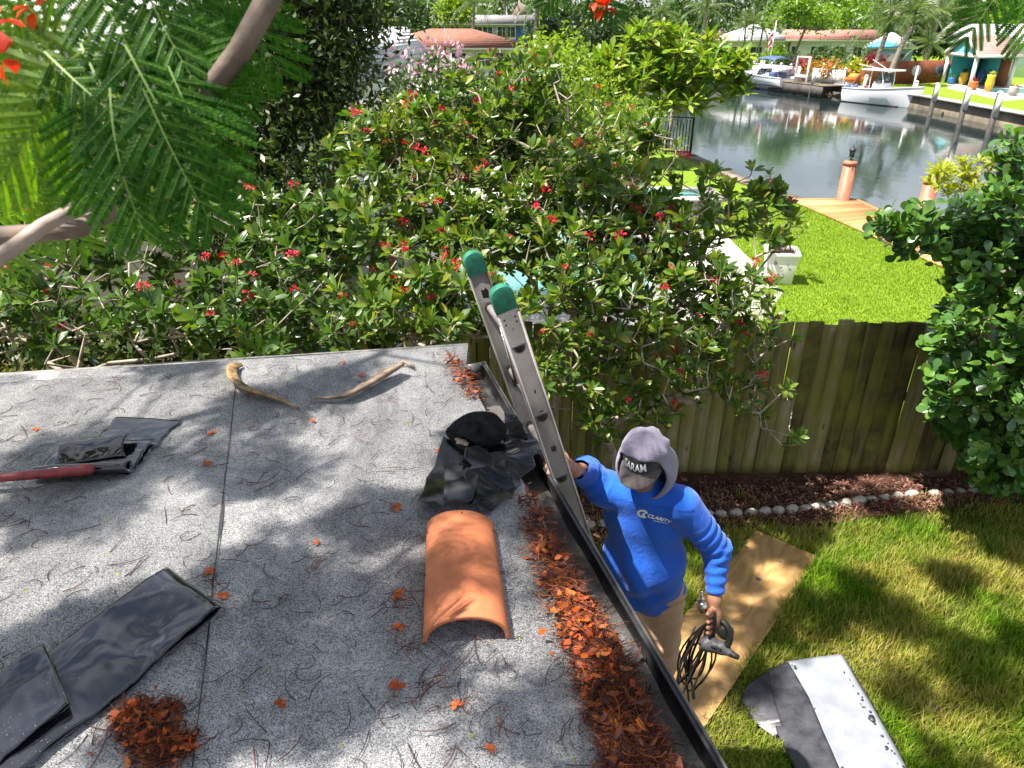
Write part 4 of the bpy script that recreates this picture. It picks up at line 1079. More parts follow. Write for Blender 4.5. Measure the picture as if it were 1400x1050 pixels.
def shrub(label, blobs, base, n, seed, flowers=.13, bare=.15, mat='l_jat', nmax=300, wob=.03):
    r_ = np.random.RandomState(seed); T = blob_points(blobs, n, r_)
    b0 = np.array(base, float)
    P, par, tips = grow(b0, T, .17, wob, .22, r_, stem=[b0+[.05, .02, .35], b0+[-.04, .05, .7]])
    t = thing('flowering_shrub', label, 'shrub', tuple(b0), 'red flowered shrubs along the board fence')
    V, F, rad = tubes(P, par, .0046, .42, 5, .045)
    link('branches', mesh('branches', V, F, M['twig'], True), t)
    tips = tips[r_.rand(len(tips)) > bare]
    tp = P[tips]; td = tp-P[par[tips]]; td /= np.maximum(np.linalg.norm(td, axis=1, keepdims=True), 1e-6)
    # some leaf clusters also sit back along the twigs
    mid = [i for i in range(4, len(P)) if r_.rand() < .10]
    pos = np.concatenate([tp, P[mid]]); dr = np.concatenate([td+[0, 0, .7], rdirs(len(mid), r_, .6)+[0, 0, .5]])+r_.normal(0, .36, (len(tp)+len(mid), 3))
    Fr = frames(dr); Fr = Fr[:, :, [0, 2, 1]].copy(); Fr[:, :, 1] *= -1        # template's z along the twig
    sc = r_.uniform(.6, 1.3, len(pos)); kk = r_.randint(0, 6, len(pos))
    big, rest = biggest(pos, nmax)
    ms = ros_mesh(mat)
    for i in big: link('leaf_cluster', ms[kk[i]], t, M4(Fr[i], pos[i], sc[i]))
    if len(rest):
        j = join([scatter(*ROS[v], Fr[rest][kk[rest] == v], pos[rest][kk[rest] == v], sc[rest][kk[rest] == v]) for v in range(6) if (kk[rest] == v).any()])
        link('foliage', mesh('foliage', *j, M[mat], True), t, kind='stuff')
    fl = [i for i in range(len(tp)) if r_.rand() < flowers]
    st = MB()
    for i in fl:
        p = tp[i]+np.array([0, 0, .07])+td[i]*.06+r_.normal(0, .02, 3)
        link('flower_cluster', FLO[r_.randint(5)], t, M4(frames(r_.normal(0, .4, (1, 3))+[0, .2, 1])[0], p, r_.uniform(.55, 1.15)))
        st.tube([tp[i], tuple((tp[i]+p)/2+r_.normal(0, .008, 3)), tuple(p)], .0022, 3)
    if fl: st.build('flower_stalks', M['twig'], t)
    return t
S4 = [(760, 190, 7.0, 80, .8), (690, 120, 7.2, 60, .8), (640, 180, 6.9, 80), (780, 330, 6.2, 95, .9), (870, 240, 6.6, 80, .8), (890, 370, 5.8, 95), (960, 290, 6.3, 70, .8), (1035, 270, 6.3, 45), (1060, 310, 6.2, 40), (1000, 420, 5.7, 75), (800, 460, 5.3, 85), (900, 490, 5.4, 80), (985, 510, 5.5, 60), (820, 565, 5.1, 45, 1.2), (1050, 470, 5.7, 45), (890, 560, 5.3, 40), (1085, 590, 5.6, 30), (1060, 545, 5.6, 30), (740, 520, 4.9, 45, 1.3)]
shrub('wide red flowered shrub arching over the fence behind the worker', S4, (1.0, 5.75, 0), 1080, 101, .11, .3)
S3 = [(560, 200, 6.7, 70), (520, 280, 6.2, 70), (600, 290, 6.1, 80), (690, 300, 6.1, 75), (470, 330, 5.5, 65), (560, 400, 5.0, 70, 1.2), (630, 400, 5.1, 70, 1.2), (500, 430, 4.7, 55, 1.3), (590, 455, 4.6, 45, 1.4), (690, 430, 5.0, 45, 1.2), (500, 200, 6.6, 50)]
shrub('red flowered shrub behind the ladder top, reaching over the roof corner', S3, (-.55, 5.6, 0), 860, 102, .10, .25)
S5 = [(700, 200, 6.8, 70), (770, 260, 6.4, 75), (850, 300, 6.1, 75), (700, 330, 5.8, 65), (780, 370, 5.6, 65), (930, 330, 6.0, 65), (860, 200, 6.8, 60), (640, 330, 5.7, 45), (960, 400, 5.7, 55), (730, 130, 7.0, 60, .7), (860, 400, 5.5, 50)]
shrub('tangled red flowered shrub in front of the pool, filling the gap beside the ladder', S5, (.45, 6.0, 0), 860, 105, .11, .36)
S2 = [(410, 350, 5.2, 65), (330, 370, 5.2, 60), (385, 425, 4.7, 70, 1.2), (300, 425, 4.7, 60, 1.2), (455, 455, 4.5, 45, 1.3), (250, 380, 5.2, 55), (350, 465, 4.4, 40, 1.5), (345, 490, 4.1, 22, 1.5), (440, 290, 5.6, 50), (350, 310, 5.5, 55), (270, 320, 5.4, 50)]
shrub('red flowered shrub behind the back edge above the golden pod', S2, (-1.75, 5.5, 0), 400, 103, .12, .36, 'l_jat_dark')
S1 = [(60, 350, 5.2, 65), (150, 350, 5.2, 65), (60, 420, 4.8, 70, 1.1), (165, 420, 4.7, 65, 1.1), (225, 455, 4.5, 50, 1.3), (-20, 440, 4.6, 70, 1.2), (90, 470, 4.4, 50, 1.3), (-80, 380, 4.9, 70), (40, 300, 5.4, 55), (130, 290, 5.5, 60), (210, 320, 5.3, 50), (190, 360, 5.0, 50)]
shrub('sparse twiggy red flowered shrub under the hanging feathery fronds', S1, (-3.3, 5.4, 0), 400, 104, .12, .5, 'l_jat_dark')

def tree(name, label, cat, blobs, base, tips_n, per, leaf, mat, seed, group=None, trunk_r=.005, spread=.25, bark='bark', pts=None, stem=(), step=.4, power=.47, wob=.1, flowers=None, dY=.6, name_crown='crown', up=.3, rmax=.3, zmin=.2):
    """tapered trunk with limbs; crown of single leaves gathered round every twig end"""
    r_ = np.random.RandomState(seed); T = pts if pts is not None else blob_points(blobs, tips_n, r_, dY, zmin)
    P, par, tips = grow(np.array(base, float), T, step, wob, .15, r_, stem=[np.array(base, float)+np.array(q, float) for q in stem] or None)
    t = thing(name, label, cat, tuple(base), group)
    V, F, rad = tubes(P, par, trunk_r, power, 7, rmax); link('trunk', mesh('trunk', V, F, M[bark], True), t)
    tp = np.repeat(P[tips], per, 0); n = len(tp)
    pos = tp+r_.normal(0, spread, (n, 3))*[1, 1, .7]
    tv, tf = leaf
    link(name_crown, mesh('crown', *scatter(tv, tf, frames(rdirs(n, r_), rdirs(n, r_, up*3)), pos, r_.uniform(.7, 1.3, n)), M[mat]), t)
    if flowers:
        for m_, nf, sz, hi in flowers:
            o = P[tips]; x, y, zd = proj(o.T); idx = np.argsort(-o[:, 2]+r_.normal(0, hi, len(o)))[:nf]
            fv, ff = flower_t(seed, sz, 22)
            for i in idx:
                link('flower_cluster', mesh('flower_cluster', *scatter(fv*sz/.03, ff, frames(rdirs(1, r_, 3)), np.array([o[i]+[0, 0, spread*.6]])), M[m_]), t)
    return t
QL = quad_leaf(.105, .042)
tree('oak_tree', 'dense dark leaved tree in front of the white roofed neighbour house', 'tree',
     [(330, 60, 8.6, 75), (410, 70, 8.8, 75), (330, 170, 8.3, 85), (420, 170, 8.6, 70), (450, 90, 9, 60), (340, 260, 8.0, 85), (430, 270, 8.0, 60), (300, 290, 7.6, 60), (470, 30, 9, 60), (515, 5, 9.2, 36), (250, 240, 8, 60), (380, 320, 7.6, 50), (380, -60, 9, 120), (260, 60, 9, 70, .7)],
     (-3.4, 8.9, 0), 760, 34, QL, 'l_ficus', 131, trunk_r=.0055, spread=.2, stem=((.05, 0, 1.2),), step=.3)
tree('garden_shrub', 'bright green shrub glowing behind the feathery fronds beside the white house', 'shrub', [(60, 200, 7.6, 80), (150, 160, 8, 60), (40, 120, 8, 70), (180, 230, 7.4, 60), (60, 280, 7.2, 70), (210, 300, 7, 50), (-20, 60, 8, 80)],
     (-5.6, 7.9, 0), 170, 18, quad_leaf(.09, .04), 'l_lime', 132, spread=.14, stem=((0, 0, .5),), step=.3)
for k_, (x, y, Y, r0) in enumerate([(-40, 440, 6.9, 45), (70, 450, 6.7, 45), (180, 452, 6.7, 45), (290, 448, 6.8, 45), (400, 440, 6.8, 45), (500, 430, 6.9, 45)]):  # dark shrubs added to stand for the black shade under the bushes
    q = at(x, y, Y)
    tree('garden_shrub', ['dark low shrub under the flame tree at the edge of the view', 'dark low shrub behind the sparse twiggy shrub', 'dark low shrub behind the rolled plastic and back edge', 'dark low shrub in line with the roof seam', 'dark low shrub below the oak tree trunk', 'dark low shrub at the end of the board fence'][k_], 'shrub',
         [(x, y, Y, r0), (x, y+35, Y-.1, r0)], (q.x, Y, 0), 60, 26, quad_leaf(.11, .05), 'l_ficus', 160+k_, 'dark low shrubs behind the roof', spread=.15, stem=((0, 0, .3),), step=.25, dY=.3)
# clusia: thick rounded leaves in pairs
r_ = np.random.RandomState(141)
CB = [(1330, 310, 6.0, 45, 1.4), (1260, 315, 6.0, 38, 1.6), (1215, 308, 6.0, 20, 2), (1390, 250, 5.9, 50), (1430, 330, 5.8, 80), (1340, 400, 5.7, 50), (1300, 450, 5.6, 36, 1.4), (1390, 440, 5.5, 60), (1340, 520, 5.5, 55), (1290, 550, 5.5, 34, 1.3), (1390, 560, 5.4, 60), (1350, 610, 5.5, 45), (1440, 480, 5.4, 80), (1440, 600, 5.3, 70), (1390, 205, 5.9, 22, 1.4), (1480, 400, 5.6, 100), (1320, 590, 5.6, 30, 1.6), (1400, 610, 5.5, 45), (1360, 640, 5.6, 32, 1.8), (1400, 655, 5.6, 28, 1.6), (1300, 500, 5.6, 40, 1.6), (1330, 350, 5.9, 45, 1.5)]
T = blob_points(CB, 760, r_, .4); base = np.array([5.0, 6.0, 0])
P, par, tips = grow(base, T, .2, .04, .1, r_, stem=[base+[0, 0, .3]])
t = thing('round_leaf_shrub', 'large glossy shrub with thick rounded leaves beside the end of the fence', 'shrub', tuple(base))
V, F, rad = tubes(P, par, .005, .42, 6, .05); link('branches', mesh('branches', V, F, M['bark'], True), t)
tp = P[tips]; td = tp-P[par[tips]]; td /= np.maximum(np.linalg.norm(td, axis=1, keepdims=True), 1e-6)
pos, dr, upv = [], [], []
for p, d in zip(tp, td):
    d = d+np.array([0, 0, .35]); d /= np.linalg.norm(d); s1 = np.cross(d, rdirs(1, r_)[0]); s1 /= np.linalg.norm(s1); s2 = np.cross(d, s1)
    for k in range(5):
        sd_ = s1 if k % 2 else s2
        for sg in (-1, 1):
            pos.append(p-d*(.05*k-.03)+r_.normal(0, .004, 3)); dr.append(sd_*sg+d*(.9-.12*k)+r_.normal(0, .15, 3)); upv.append(d+[0, 0, .3])
pos, dr, upv = map(np.array, (pos, dr, upv)); Fr = frames(dr, upv); sc = r_.uniform(.75, 1.15, len(pos))
def round_leaf(L=.115):
    t_ = [(0, .06), (.25, .3), (.55, .58), (.8, .6), (.95, .36), (1.0, 0)]
    V = []; F = []
    for s_, wv in t_:
        zc = -.08*s_*s_; V += [(-wv/2, s_, zc+.05*wv), (0, s_, zc), (wv/2, s_, zc+.05*wv)]
    Q = [(i*3+a, i*3+a+1, i*3+a+4, i*3+a+3) for i in range(5) for a in (0, 1)]
    return np.array(V)*L, [np.array(Q)]
cv, cf = round_leaf(); cme = mesh('leaf', cv, cf, M['l_clusia'], True)
big, rest = biggest(pos-0*dr, 300)
for i in big: link('leaf', cme, t, M4(Fr[i], pos[i], sc[i]))
link('foliage', mesh('foliage', *scatter(cv, cf, Fr[rest], pos[rest], sc[rest]), M['l_clusia'], True), t, kind='stuff')

# ------------------------------------------------------------------ rosette trees: plumerias
def plumeria(label, blobs, base, n, L, mat, seed, stem, group=None, flowers=0, zmin=.3, tip=.02, stems=None):
    r_ = np.random.RandomState(seed); T = blob_points(blobs, n, r_, .5, zmin)
    t = thing('plumeria_tree', label, 'tree', tuple(base), group)
    P, par, tips = grow(np.array(base, float), T, .5, .05, .3, r_, stem=[np.array(base)+np.array(q) for q in stem])
    V, F, rad = tubes(P, par, tip, .32, 6, .12); link('trunk', mesh('trunk', V, F, M['twig'], True), t)
    ms = []
    for k in range(4):
        v, f = rosette(np.random.RandomState(seed+k), 12, L, .3, (-.1, .8)); ms.append(mesh('leaf_cluster', v, f, M[mat], True))
    tp = P[tips]
    fm = [mesh('flower_cluster', *[x for x in flower_t(seed+k, .09, 20)], M['f_pink']) for k in range(2)]
    big, _ = biggest(tp, 300)
    for i in big:
        A = frames(np.array([[r_.normal(0, .25), r_.normal(0, .25), 1.]]))[0][:, [0, 2, 1]].copy(); A[:, 1] *= -1
        c, s_ = math.cos(i), math.sin(i); A = A @ np.array([[c, -s_, 0], [s_, c, 0], [0, 0, 1]])
        link('leaf_cluster', ms[i % 4], t, M4(A, tp[i], r_.uniform(.8, 1.2)))
        if r_.rand() < flowers: link('flower_cluster', fm[i % 2], t, M4(np.eye(3), tp[i]+[0, 0, .2*L/.34], 2.2))
    return t
plumeria('plumeria tree with a broad bright crown beside the canal and black railing', [(900, 85, 26, 55), (850, 110, 25.5, 40), (950, 95, 26, 50), (1000, 110, 26, 30), (880, 130, 25, 40), (935, 130, 25.5, 35), (985, 80, 26.5, 35), (830, 90, 25, 25)], tuple(W(911, 208, 0)), 200, .52, 'l_plum', 151, ((0, 0, .5), (.1, 0, 1.4)), None, .06, 1.8, .022)
plumeria('yellow leaved plumeria standing on the bright lawn behind the round leaf shrub', [(1290, 245, 12.6, 22), (1330, 240, 12.6, 26), (1375, 240, 12.6, 28), (1340, 275, 12.3, 16), (1400, 260, 12.4, 30), (1300, 265, 12.5, 10), (1385, 290, 12.4, 20)], tuple(W(1333, 388, 0)), 75, .2, 'l_yellow', 152, ((0, 0, .25), (-.05, 0, .5)), None, 0, .9, .012)
tree('crepe_myrtle', 'flowering shrub with pink plumes and white blossom before the brown roofed house', 'shrub', [(600, 132, 14, 50), (540, 140, 14, 42), (660, 132, 14.5, 42), (700, 145, 14, 38), (590, 108, 14.5, 28), (640, 108, 14.5, 28)], (-1.2, 14, 0), 170, 26, quad_leaf(.13, .055), 'l_mid', 153, spread=.2, stem=((0, 0, .6),), flowers=[('f_pink', 16, .11, .25), ('f_white', 26, .07, 1.2)])
tree('garden_shrub', 'pale green small leaved shrub between the flowering shrub and the plumeria', 'shrub', [(755, 90, 15, 45), (790, 130, 15, 45), (745, 130, 14, 40), (830, 180, 15, 45), (870, 170, 16, 35), (790, 180, 14, 45), (735, 70, 15.5, 25)], (1.6, 15, 0), 240, 30, quad_leaf(.11, .055), 'l_lime', 154, spread=.2, stem=((0, 0, .5),))
tree('garden_shrub', 'yellow leaved low shrub glimpsed through twigs beyond the fence', 'shrub', [(620, 190, 11, 35), (560, 180, 11, 35), (660, 200, 11, 25)], (-1.2, 11, 0), 70, 26, quad_leaf(.13, .05), 'l_yellow', 155, spread=.15, stem=((0, 0, .4),))
# ------------------------------------------------------------------ palms
def frond_t(L, nl=26, leaf=.5, drop=.5, seed=0, wd=.035):
    r_ = np.random.RandomState(seed); V = []; F = []
    for i in range(nl):
        s_ = .1+.9*i/nl; y = L*s_*(1-.12*s_); z = L*(.28*s_-drop*s_*s_)
        ll = L*leaf*(math.sin(math.pi*min(1, s_*.85+.12))**.7)*r_.uniform(.85, 1.1)
        for sg in (-1, 1):
            k = len(V); a_ = .9-.4*s_; dx, dy, dz = sg*math.sin(a_)*ll, math.cos(a_)*ll*.8, -ll*r_.uniform(.25, .6)
            V += [(0, y-wd*L*.3, z), (0, y+wd*L*.3, z), (dx*.6, y+dy*.6+wd*L*.25, z+dz*.35), (dx*.6, y+dy*.6-wd*L*.25, z+dz*.35), (dx, y+dy, z+dz)]
            F += [(k, k+1, k+2, k+3), (k+3, k+2, k+4)]
    k = len(V)
    for i in range(7):
        s_ = i/6; y = L*s_*(1-.12*s_); z = L*(.28*s_-drop*s_*s_); V += [(-.012*L*(1.2-s_), y, z), (.012*L*(1.2-s_), y, z+.004), (0, y, z+.015*L)]
    for i in range(6):
        for a_ in range(3):
            b_ = (a_+1) % 3; F.append((k+i*3+a_, k+i*3+b_, k+i*3+3+b_, k+i*3+3+a_))
    d = {}
    for f in F: d.setdefault(len(f), []).append(f)
    return np.array(V), [np.array(v) for v in d.values()]
def palm(label, base, h, L, nf, seed, lean=(0, 0), r0=.16, group=None, mat='l_palm', shaft=False, trunk=True):
    r_ = np.random.RandomState(seed); b0 = Vector(base); t = thing('palm_tree', label, 'palm', tuple(b0), group)
    pts = [b0+Vector((lean[0]*s_*s_, lean[1]*s_*s_, h*s_)) for s_ in np.linspace(0, 1, 9)]
    b = MB(); b.tube(pts, [r0*(1.25-.4*s_) for s_ in np.linspace(0, 1, 9)], 10); b.build('trunk', M['palm_bark'], t, True)
    if r0 > .15 and h < 9 and b0.y < 20:
        rb = MB()
        for s_ in np.linspace(.02, .98, 44):
            p = b0+Vector((lean[0]*s_*s_, lean[1]*s_*s_, h*s_)); q = r0*(1.25-.4*s_); rb.lathe(p, [(q*.99, -.012), (q*1.05, 0), (q*.99, .014)], 10)
        rb.build('trunk_rings', M['palm_bark'], t, True, kind='stuff')
    top = pts[-1]
    if shaft:
        b = MB(); b.tube([top, top+Vector((0, 0, .5)), top+Vector((0, 0, 1.0))], [r0*.95, r0*.8, r0*.35], 8); b.build('crownshaft', M['l_mid'], t, True); top = top+Vector((0, 0, .9))
    me = [mesh('frond', *frond_t(L, 22, .34, dr, k), M[mat]) for k, dr in enumerate((.25, .5, .8))]
    for i in range(nf):
        a_ = i*2.4+r_.uniform(-.3, .3); el = 1.0-1.5*(i/nf)+r_.normal(0, .12)
        m = Matrix.Translation(top) @ Matrix.Rotation(a_, 4, 'Z') @ Matrix.Rotation(el, 4, 'X') @ Matrix.Scale(r_.uniform(.85, 1.1), 4)
        link('frond', me[min(2, int(3*i/nf))], t, m)
    return t
p = at(466, 300, 9.7); palm('tall palm with a ringed grey trunk standing in the dark tree', (p.x, 9.7, 0), 8.2, 2.6, 14, 161, (-.25, .1), .155)

# ------------------------------------------------------------------ the flame tree over the roof
def feather(npair=13, nl=15, width=.36, seed=0, fine=True):
    """a twice divided leaf one unit long along +y: rachis, pinnae, leaflets"""
    r_ = np.random.RandomState(seed); V = []; F = []; mi = []
    def strip(a, b_, wa, wb, m):
        a, b_ = np.array(a), np.array(b_); d = b_-a; sd_ = np.cross(d, [0, 0, 1.]); sd_ /= max(np.linalg.norm(sd_), 1e-9); k = len(V)
        V.extend([a-sd_*wa, a+sd_*wa, b_+sd_*wb, b_-sd_*wb]); F.append((k, k+1, k+2, k+3)); mi.append(m)
    cur = lambda s_: np.array([.05*math.sin(s_*2.5), s_, .10*s_-.28*s_*s_])
    for i in range(8): strip(cur(i/8), cur((i+1)/8), .006*(1.2-i/8), .006*(1.1-i/8), 1)
    for i in range(npair):
        s_ = .12+.88*i/npair; p = cur(s_); ln = width*(math.sin(math.pi*min(1, .22+.72*s_))**.8)*r_.uniform(.9, 1.08)
        for sg in (-1, 1):
            an = 1.1-.55*s_+r_.normal(0, .05); d = np.array([sg*math.sin(an), math.cos(an), -.18+r_.normal(0, .06)]); q = p+d*ln*.5+np.array([0, 0, -.01]); e = p+d*ln+np.array([0, 0, -.05*ln/width])
            strip(p, q, .0028, .0022, 1); strip(q, e, .0022, .001, 1)
            pd = np.cross(d, [0, 0, 1.]); pd /= np.linalg.norm(pd)
            if fine:
                for j in range(nl):
                    u = (j+.5)/nl; c = p+(q-p)*2*u if u < .5 else q+(e-q)*(2*u-1)
                    w_ = .036*(1-.45*abs(2*u-1)**2)
                    for s2 in (-1, 1):
                        dd = pd*s2*w_+d*w_*.45+np.array([0, 0, -.3*w_]); t_ = d*ln/nl*1.05; k = len(V)
                        V.extend([c-t_*.5, c+t_*.6, c+dd+t_*.45, c+dd-t_*.25]); F.append((k, k+1, k+2, k+3)); mi.append(0)
            else:
                k = len(V); V.extend([p, p+d*ln*.35-pd*.027, e, p+d*ln*.35+pd*.027]); F.append((k, k+1, k+2, k+3)); mi.append(0)
    return np.array(V), np.array(F), mi
fl_tree = thing('flame_tree', 'flame tree with feathery fronds and orange flowers hanging over the roof', 'tree', (-5.0, .9, 0))
fme = {}
for nm in ('l_poin', 'l_poin_y'):
    fme[nm] = []
    for k in range(4):
        V, F, mi = feather(8+k % 2, 16, .42+.03*k, 170+k); fme[nm].append(mesh('frond', V, [F], [M[nm], M['poin_rib']], False, mi))
def frond(p0, p1, d0, d1, tilt, k=0, mat='l_poin'):
    a, c = atd(*p0, d0), atd(*p1, d1); dv = c-a; L = dv.length; y = dv.normalized()
    vw = (Vector((0, 0, HC))-a).normalized(); x = y.cross(vw).normalized(); z = x.cross(y)
    x2 = x*math.cos(tilt)+z*math.sin(tilt); z2 = x2.cross(y)
    m = Matrix((( *(x2[0]*L, y[0]*L, z2[0]*L), a.x), (*(x2[1]*L, y[1]*L, z2[1]*L), a.y), (*(x2[2]*L, y[2]*L, z2[2]*L), a.z), (0, 0, 0, 1)))
    link('frond', fme[mat][k % 4], fl_tree, m)
FR_ = [((195, 120), (305, 305), .72, .74, .2), ((150, 120), (195, 318), .74, .72, -.3), ((170, 60), (300, 240), .78, .74, .35), ((110, 60), (235, 240), .8, .76, -.2), ((60, 70), (200, 170), .8, .76, .3), ((40, 40), (190, 40), .8, .82, -.3),
       ((90, 110), (10, 265), .82, .78, .2), ((130, 60), (-20, 190), .8, .82, -.4), ((250, -40), (330, 150), .85, .85, .3), ((300, -60), (385, 95), .95, .95, -.2), ((190, -40), (270, 100), .8, .78, .1), ((120, -40), (210, 90), .8, .78, .4),
       ((20, -20), (110, 80), .82, .8, -.2), ((60, -50), (-10, 70), .84, .8, .3), ((330, -70), (310, 70), .95, .9, .5), ((220, 40), (320, 130), .82, .8, -.4), ((-30, 60), (70, 140), .85, .85, .2), ((100, 130), (140, 280), .78, .8, .5),
       ((230, 90), (318, 240), .78, .8, -.1), ((-40, 110), (60, 235), .9, .95, .2)]
for k, (a, c, d0, d1, tl) in enumerate(FR_): frond(a, c, d0, d1, tl, k, 'l_poin_y' if k in (5, 6, 7, 13, 16, 19, 12) else 'l_poin')
for k, (a, c, d0, d1, tl) in enumerate([((-30, 230), (110, 190), 1.1, 1.2, .2), ((-20, 300), (75, 250), 1.1, 1.2, -.3), ((-30, 170), (100, 130), 1.2, 1.25, .1), ((60, 180), (210, 290), 1.3, 1.35, .3), ((-40, 360), (60, 330), 1.2, 1.2, .2), ((120, 240), (70, 300), 1.2, 1.2, -.2), ((-40, 20), (70, 60), 1.1, 1.1, .2), ((60, 10), (-20, 90), 1.1, 1.1, -.2), ((-30, 130), (50, 200), 1., 1., .3), ((100, 0), (170, -30), 1.1, 1.1, .2), ((30, 250), (120, 330), 1.3, 1.3, .2)]): frond(a, c, d0, d1, tl, k, 'l_poin_y')
for k, (a, c, d0, d1, tl) in enumerate([((1390, -40), (1330, 55), 2.6, 2.6, .2), ((1420, -50), (1400, 60), 2.6, 2.6, -.3), ((800, -40), (850, 20), 3.2, 3.2, .3), ((790, -50), (745, 5), 3.2, 3.2, -.3)]): frond(a, c, d0, d1, tl, k)
# orange red flowers near the lens and at the top of the view
fo = LEAF('flame_petal', [(.7, .045, .006), (.75, .09, .01), (.62, .03, .01)], .35, .5, .3, (1.3, .8, .5)); 
for px, py, dd, sz, n in ((6, 78, .7, .022, 6), (-6, 30, .75, .025, 6), (48, 12, .8, .02, 4), (826, 12, 3.2, .05, 12), (818, 2, 3.2, .045, 10), (4, 110, .8, .016, 3)):
    c = np.array(atd(px, py, dd)); r_ = np.random.RandomState(int(px)+50); d = rdirs(n, r_, .2); tv, tf = leaf_t(sz, .7, .12, .3, .65)
    link('flower', mesh('flower', *scatter(tv, tf, frames(d), np.tile(c, (n, 1))+d*sz*.2), fo), fl_tree)
# limbs
lb = MB()
lb.tube([(-5.0, .9, -.1), (-4.95, .95, 1.2), (-4.8, 1.0, 2.6), (-4.5, 1.1, 3.9), (-4.1, 1.3, 5.0)], [.27, .22, .2, .18, .15], 12)
lb.tube([(-4.8, 1.0, 2.9), (-3.4, .8, 3.6), (-1.9, .75, 3.98), tuple(atd(-60, 325, .95)), tuple(atd(60, 318, .92)), tuple(atd(110, 312, .92)), tuple(atd(150, 290, .93)), tuple(atd(182, 268, .92)), tuple(atd(230, 200, .88)), tuple(atd(283, 128, .82)), tuple(atd(328, 70, .8)), tuple(atd(372, -10, .8)), tuple(atd(420, -120, .95)), (-.1, 1.7, 5.4), (.3, 2.2, 6.3)],
        [.12, .07, .04, .012, .0115, .012, .0115, .011, .012, .0125, .013, .0135, .015, .02, .02], 10)
lb.build('limb', M['bark_smooth'], fl_tree, True); lb = MB()
lb.tube([(-4.6, 1.05, 3.3), (-3.0, .7, 3.75), (-1.5, .62, 3.95), tuple(atd(-40, 378, .8)), tuple(atd(20, 338, .8)), tuple(atd(60, 308, .81)), tuple(atd(110, 282, .84)), tuple(atd(160, 262, .88)), tuple(atd(190, 225, .95)), tuple(atd(215, 190, 1.0))], [.1, .06, .03, .0095, .009, .0085, .008, .0075, .007, .006], 10)
lb.build('limb', M['bark_lit'], fl_tree, True)
# the unseen crown above: fronds placed so its gaps shape dapple and fence shade
LIT = [(60, 545, RZ, 85), (180, 535, RZ, 60), (260, 560, RZ, 40), (430, 600, RZ, 55), (520, 625, RZ, 50), (590, 560, RZ, 36), (470, 660, RZ, 34), (250, 690, RZ, 55), (120, 755, RZ, 80), (20, 770, RZ, 60), (230, 750, RZ, 45), (20, 850, RZ, 50), (390, 722, RZ, 26), (720, 800, RZ, 34), (735, 850, RZ, 44), (560, 1000, RZ, 45), (480, 1040, RZ, 40), (640, 965, RZ, 36), (350, 1045, RZ, 36), (632, 850, RZ+.1, 36), (600, 730, RZ+.1, 26), (812, 875, RZ, 52), (100, 1015, RZ, 40), (800, 600, RZ, 20), (640, 540, RZ, 26), (690, 900, RZ, 30), (430, 840, RZ, 22), (530, 770, RZ, 20),
       (1170, 765, 0, 45), (1265, 745, 0, 55), (1330, 720, 0, 46), (1120, 800, 0, 34), (1240, 900, 0, 34), (1330, 850, 0, 42), (1390, 800, 0, 42), (1150, 960, 0, 50), (1200, 1010, 0, 60), (1060, 795, 0, 26), (970, 905, 0, 34), (1290, 1000, 0, 40), (1130, 690, 0, 50), (1020, 690, 0, 30), (1250, 660, 0, 50), (1010, 850, 0, 22), (1330, 690, 0, 40),
       (845, 690, 2.3, 52), (890, 605, 2.62, 62), (960, 680, 2.4, 26), (890, 830, 1.6, 26), (720, 500, 3.0, 60), (700, 430, 3.4, 50), (560, 520, RZ, 26), (330, 520, RZ, 20), (650, 660, RZ, 26), (240, 800, RZ, 30)]
sx, sy = SUN.x/SUN.z, SUN.y/SUN.z
lq = []
for x, y, z, r_ in LIT:
    p = W(x, y, z); e = W(x+r_, y, z); lq.append((p.x+sx*(RZ-z), p.y+sy*(RZ-z), (e-p).length))
lq = np.array(lq)
rngc = np.random.RandomState(181)
cl = np.stack([rngc.uniform(-4.6, 5.6, 260), rngc.uniform(.4, 6.6, 260)], 1)
fp = []
SHD = [(1130, 835, 0, 52), (1050, 860, 0, 40), (1230, 855, 0, 46), (1300, 790, 0, 36), (1375, 755, 0, 34), (1000, 770, 0, 40), (1260, 955, 0, 36), (1345, 940, 0, 46), (1110, 735, 0, 26), (1180, 800, 0, 30), (1340, 890, 0, 30), (1020, 930, 0, 34), (1000, 655, 0, 26), (1200, 690, 0, 26), (1360, 690, 0, 30), (1070, 660, 0, 24), (1290, 1040, 0, 46), (990, 850, 0, 40), (1390, 880, 0, 40),
       (350, 560, RZ, 44), (180, 630, RZ, 46), (60, 695, RZ, 50), (360, 655, RZ, 56), (370, 785, RZ, 50), (400, 900, RZ, 80), (480, 815, RZ, 56), (620, 785, RZ, 40), (330, 950, RZ, 50), (670, 620, RZ, 40), (520, 700, RZ, 46), (450, 525, RZ, 40), (560, 900, RZ, 40), (720, 960, RZ, 46), (885, 960, RZ, 46), (770, 700, RZ, 40), (90, 620, RZ, 36), (150, 700, RZ, 36), (430, 970, RZ, 50), (340, 870, RZ, 50), (640, 690, RZ, 40), (850, 760, RZ, 40), (250, 500, RZ, 30), (160, 850, RZ, 60), (250, 900, RZ, 50), (60, 900, RZ, 50), (250, 1000, RZ, 40),
       (1060, 750, 0, 15), (1030, 800, 0, 17), (1080, 790, 0, 13), (1000, 840, 0, 17), (1040, 850, 0, 15), (990, 900, 0, 17), (960, 950, 0, 17), (1090, 760, 0, 11),
       (900, 720, 2.2, 30), (940, 760, 2.0, 30)]
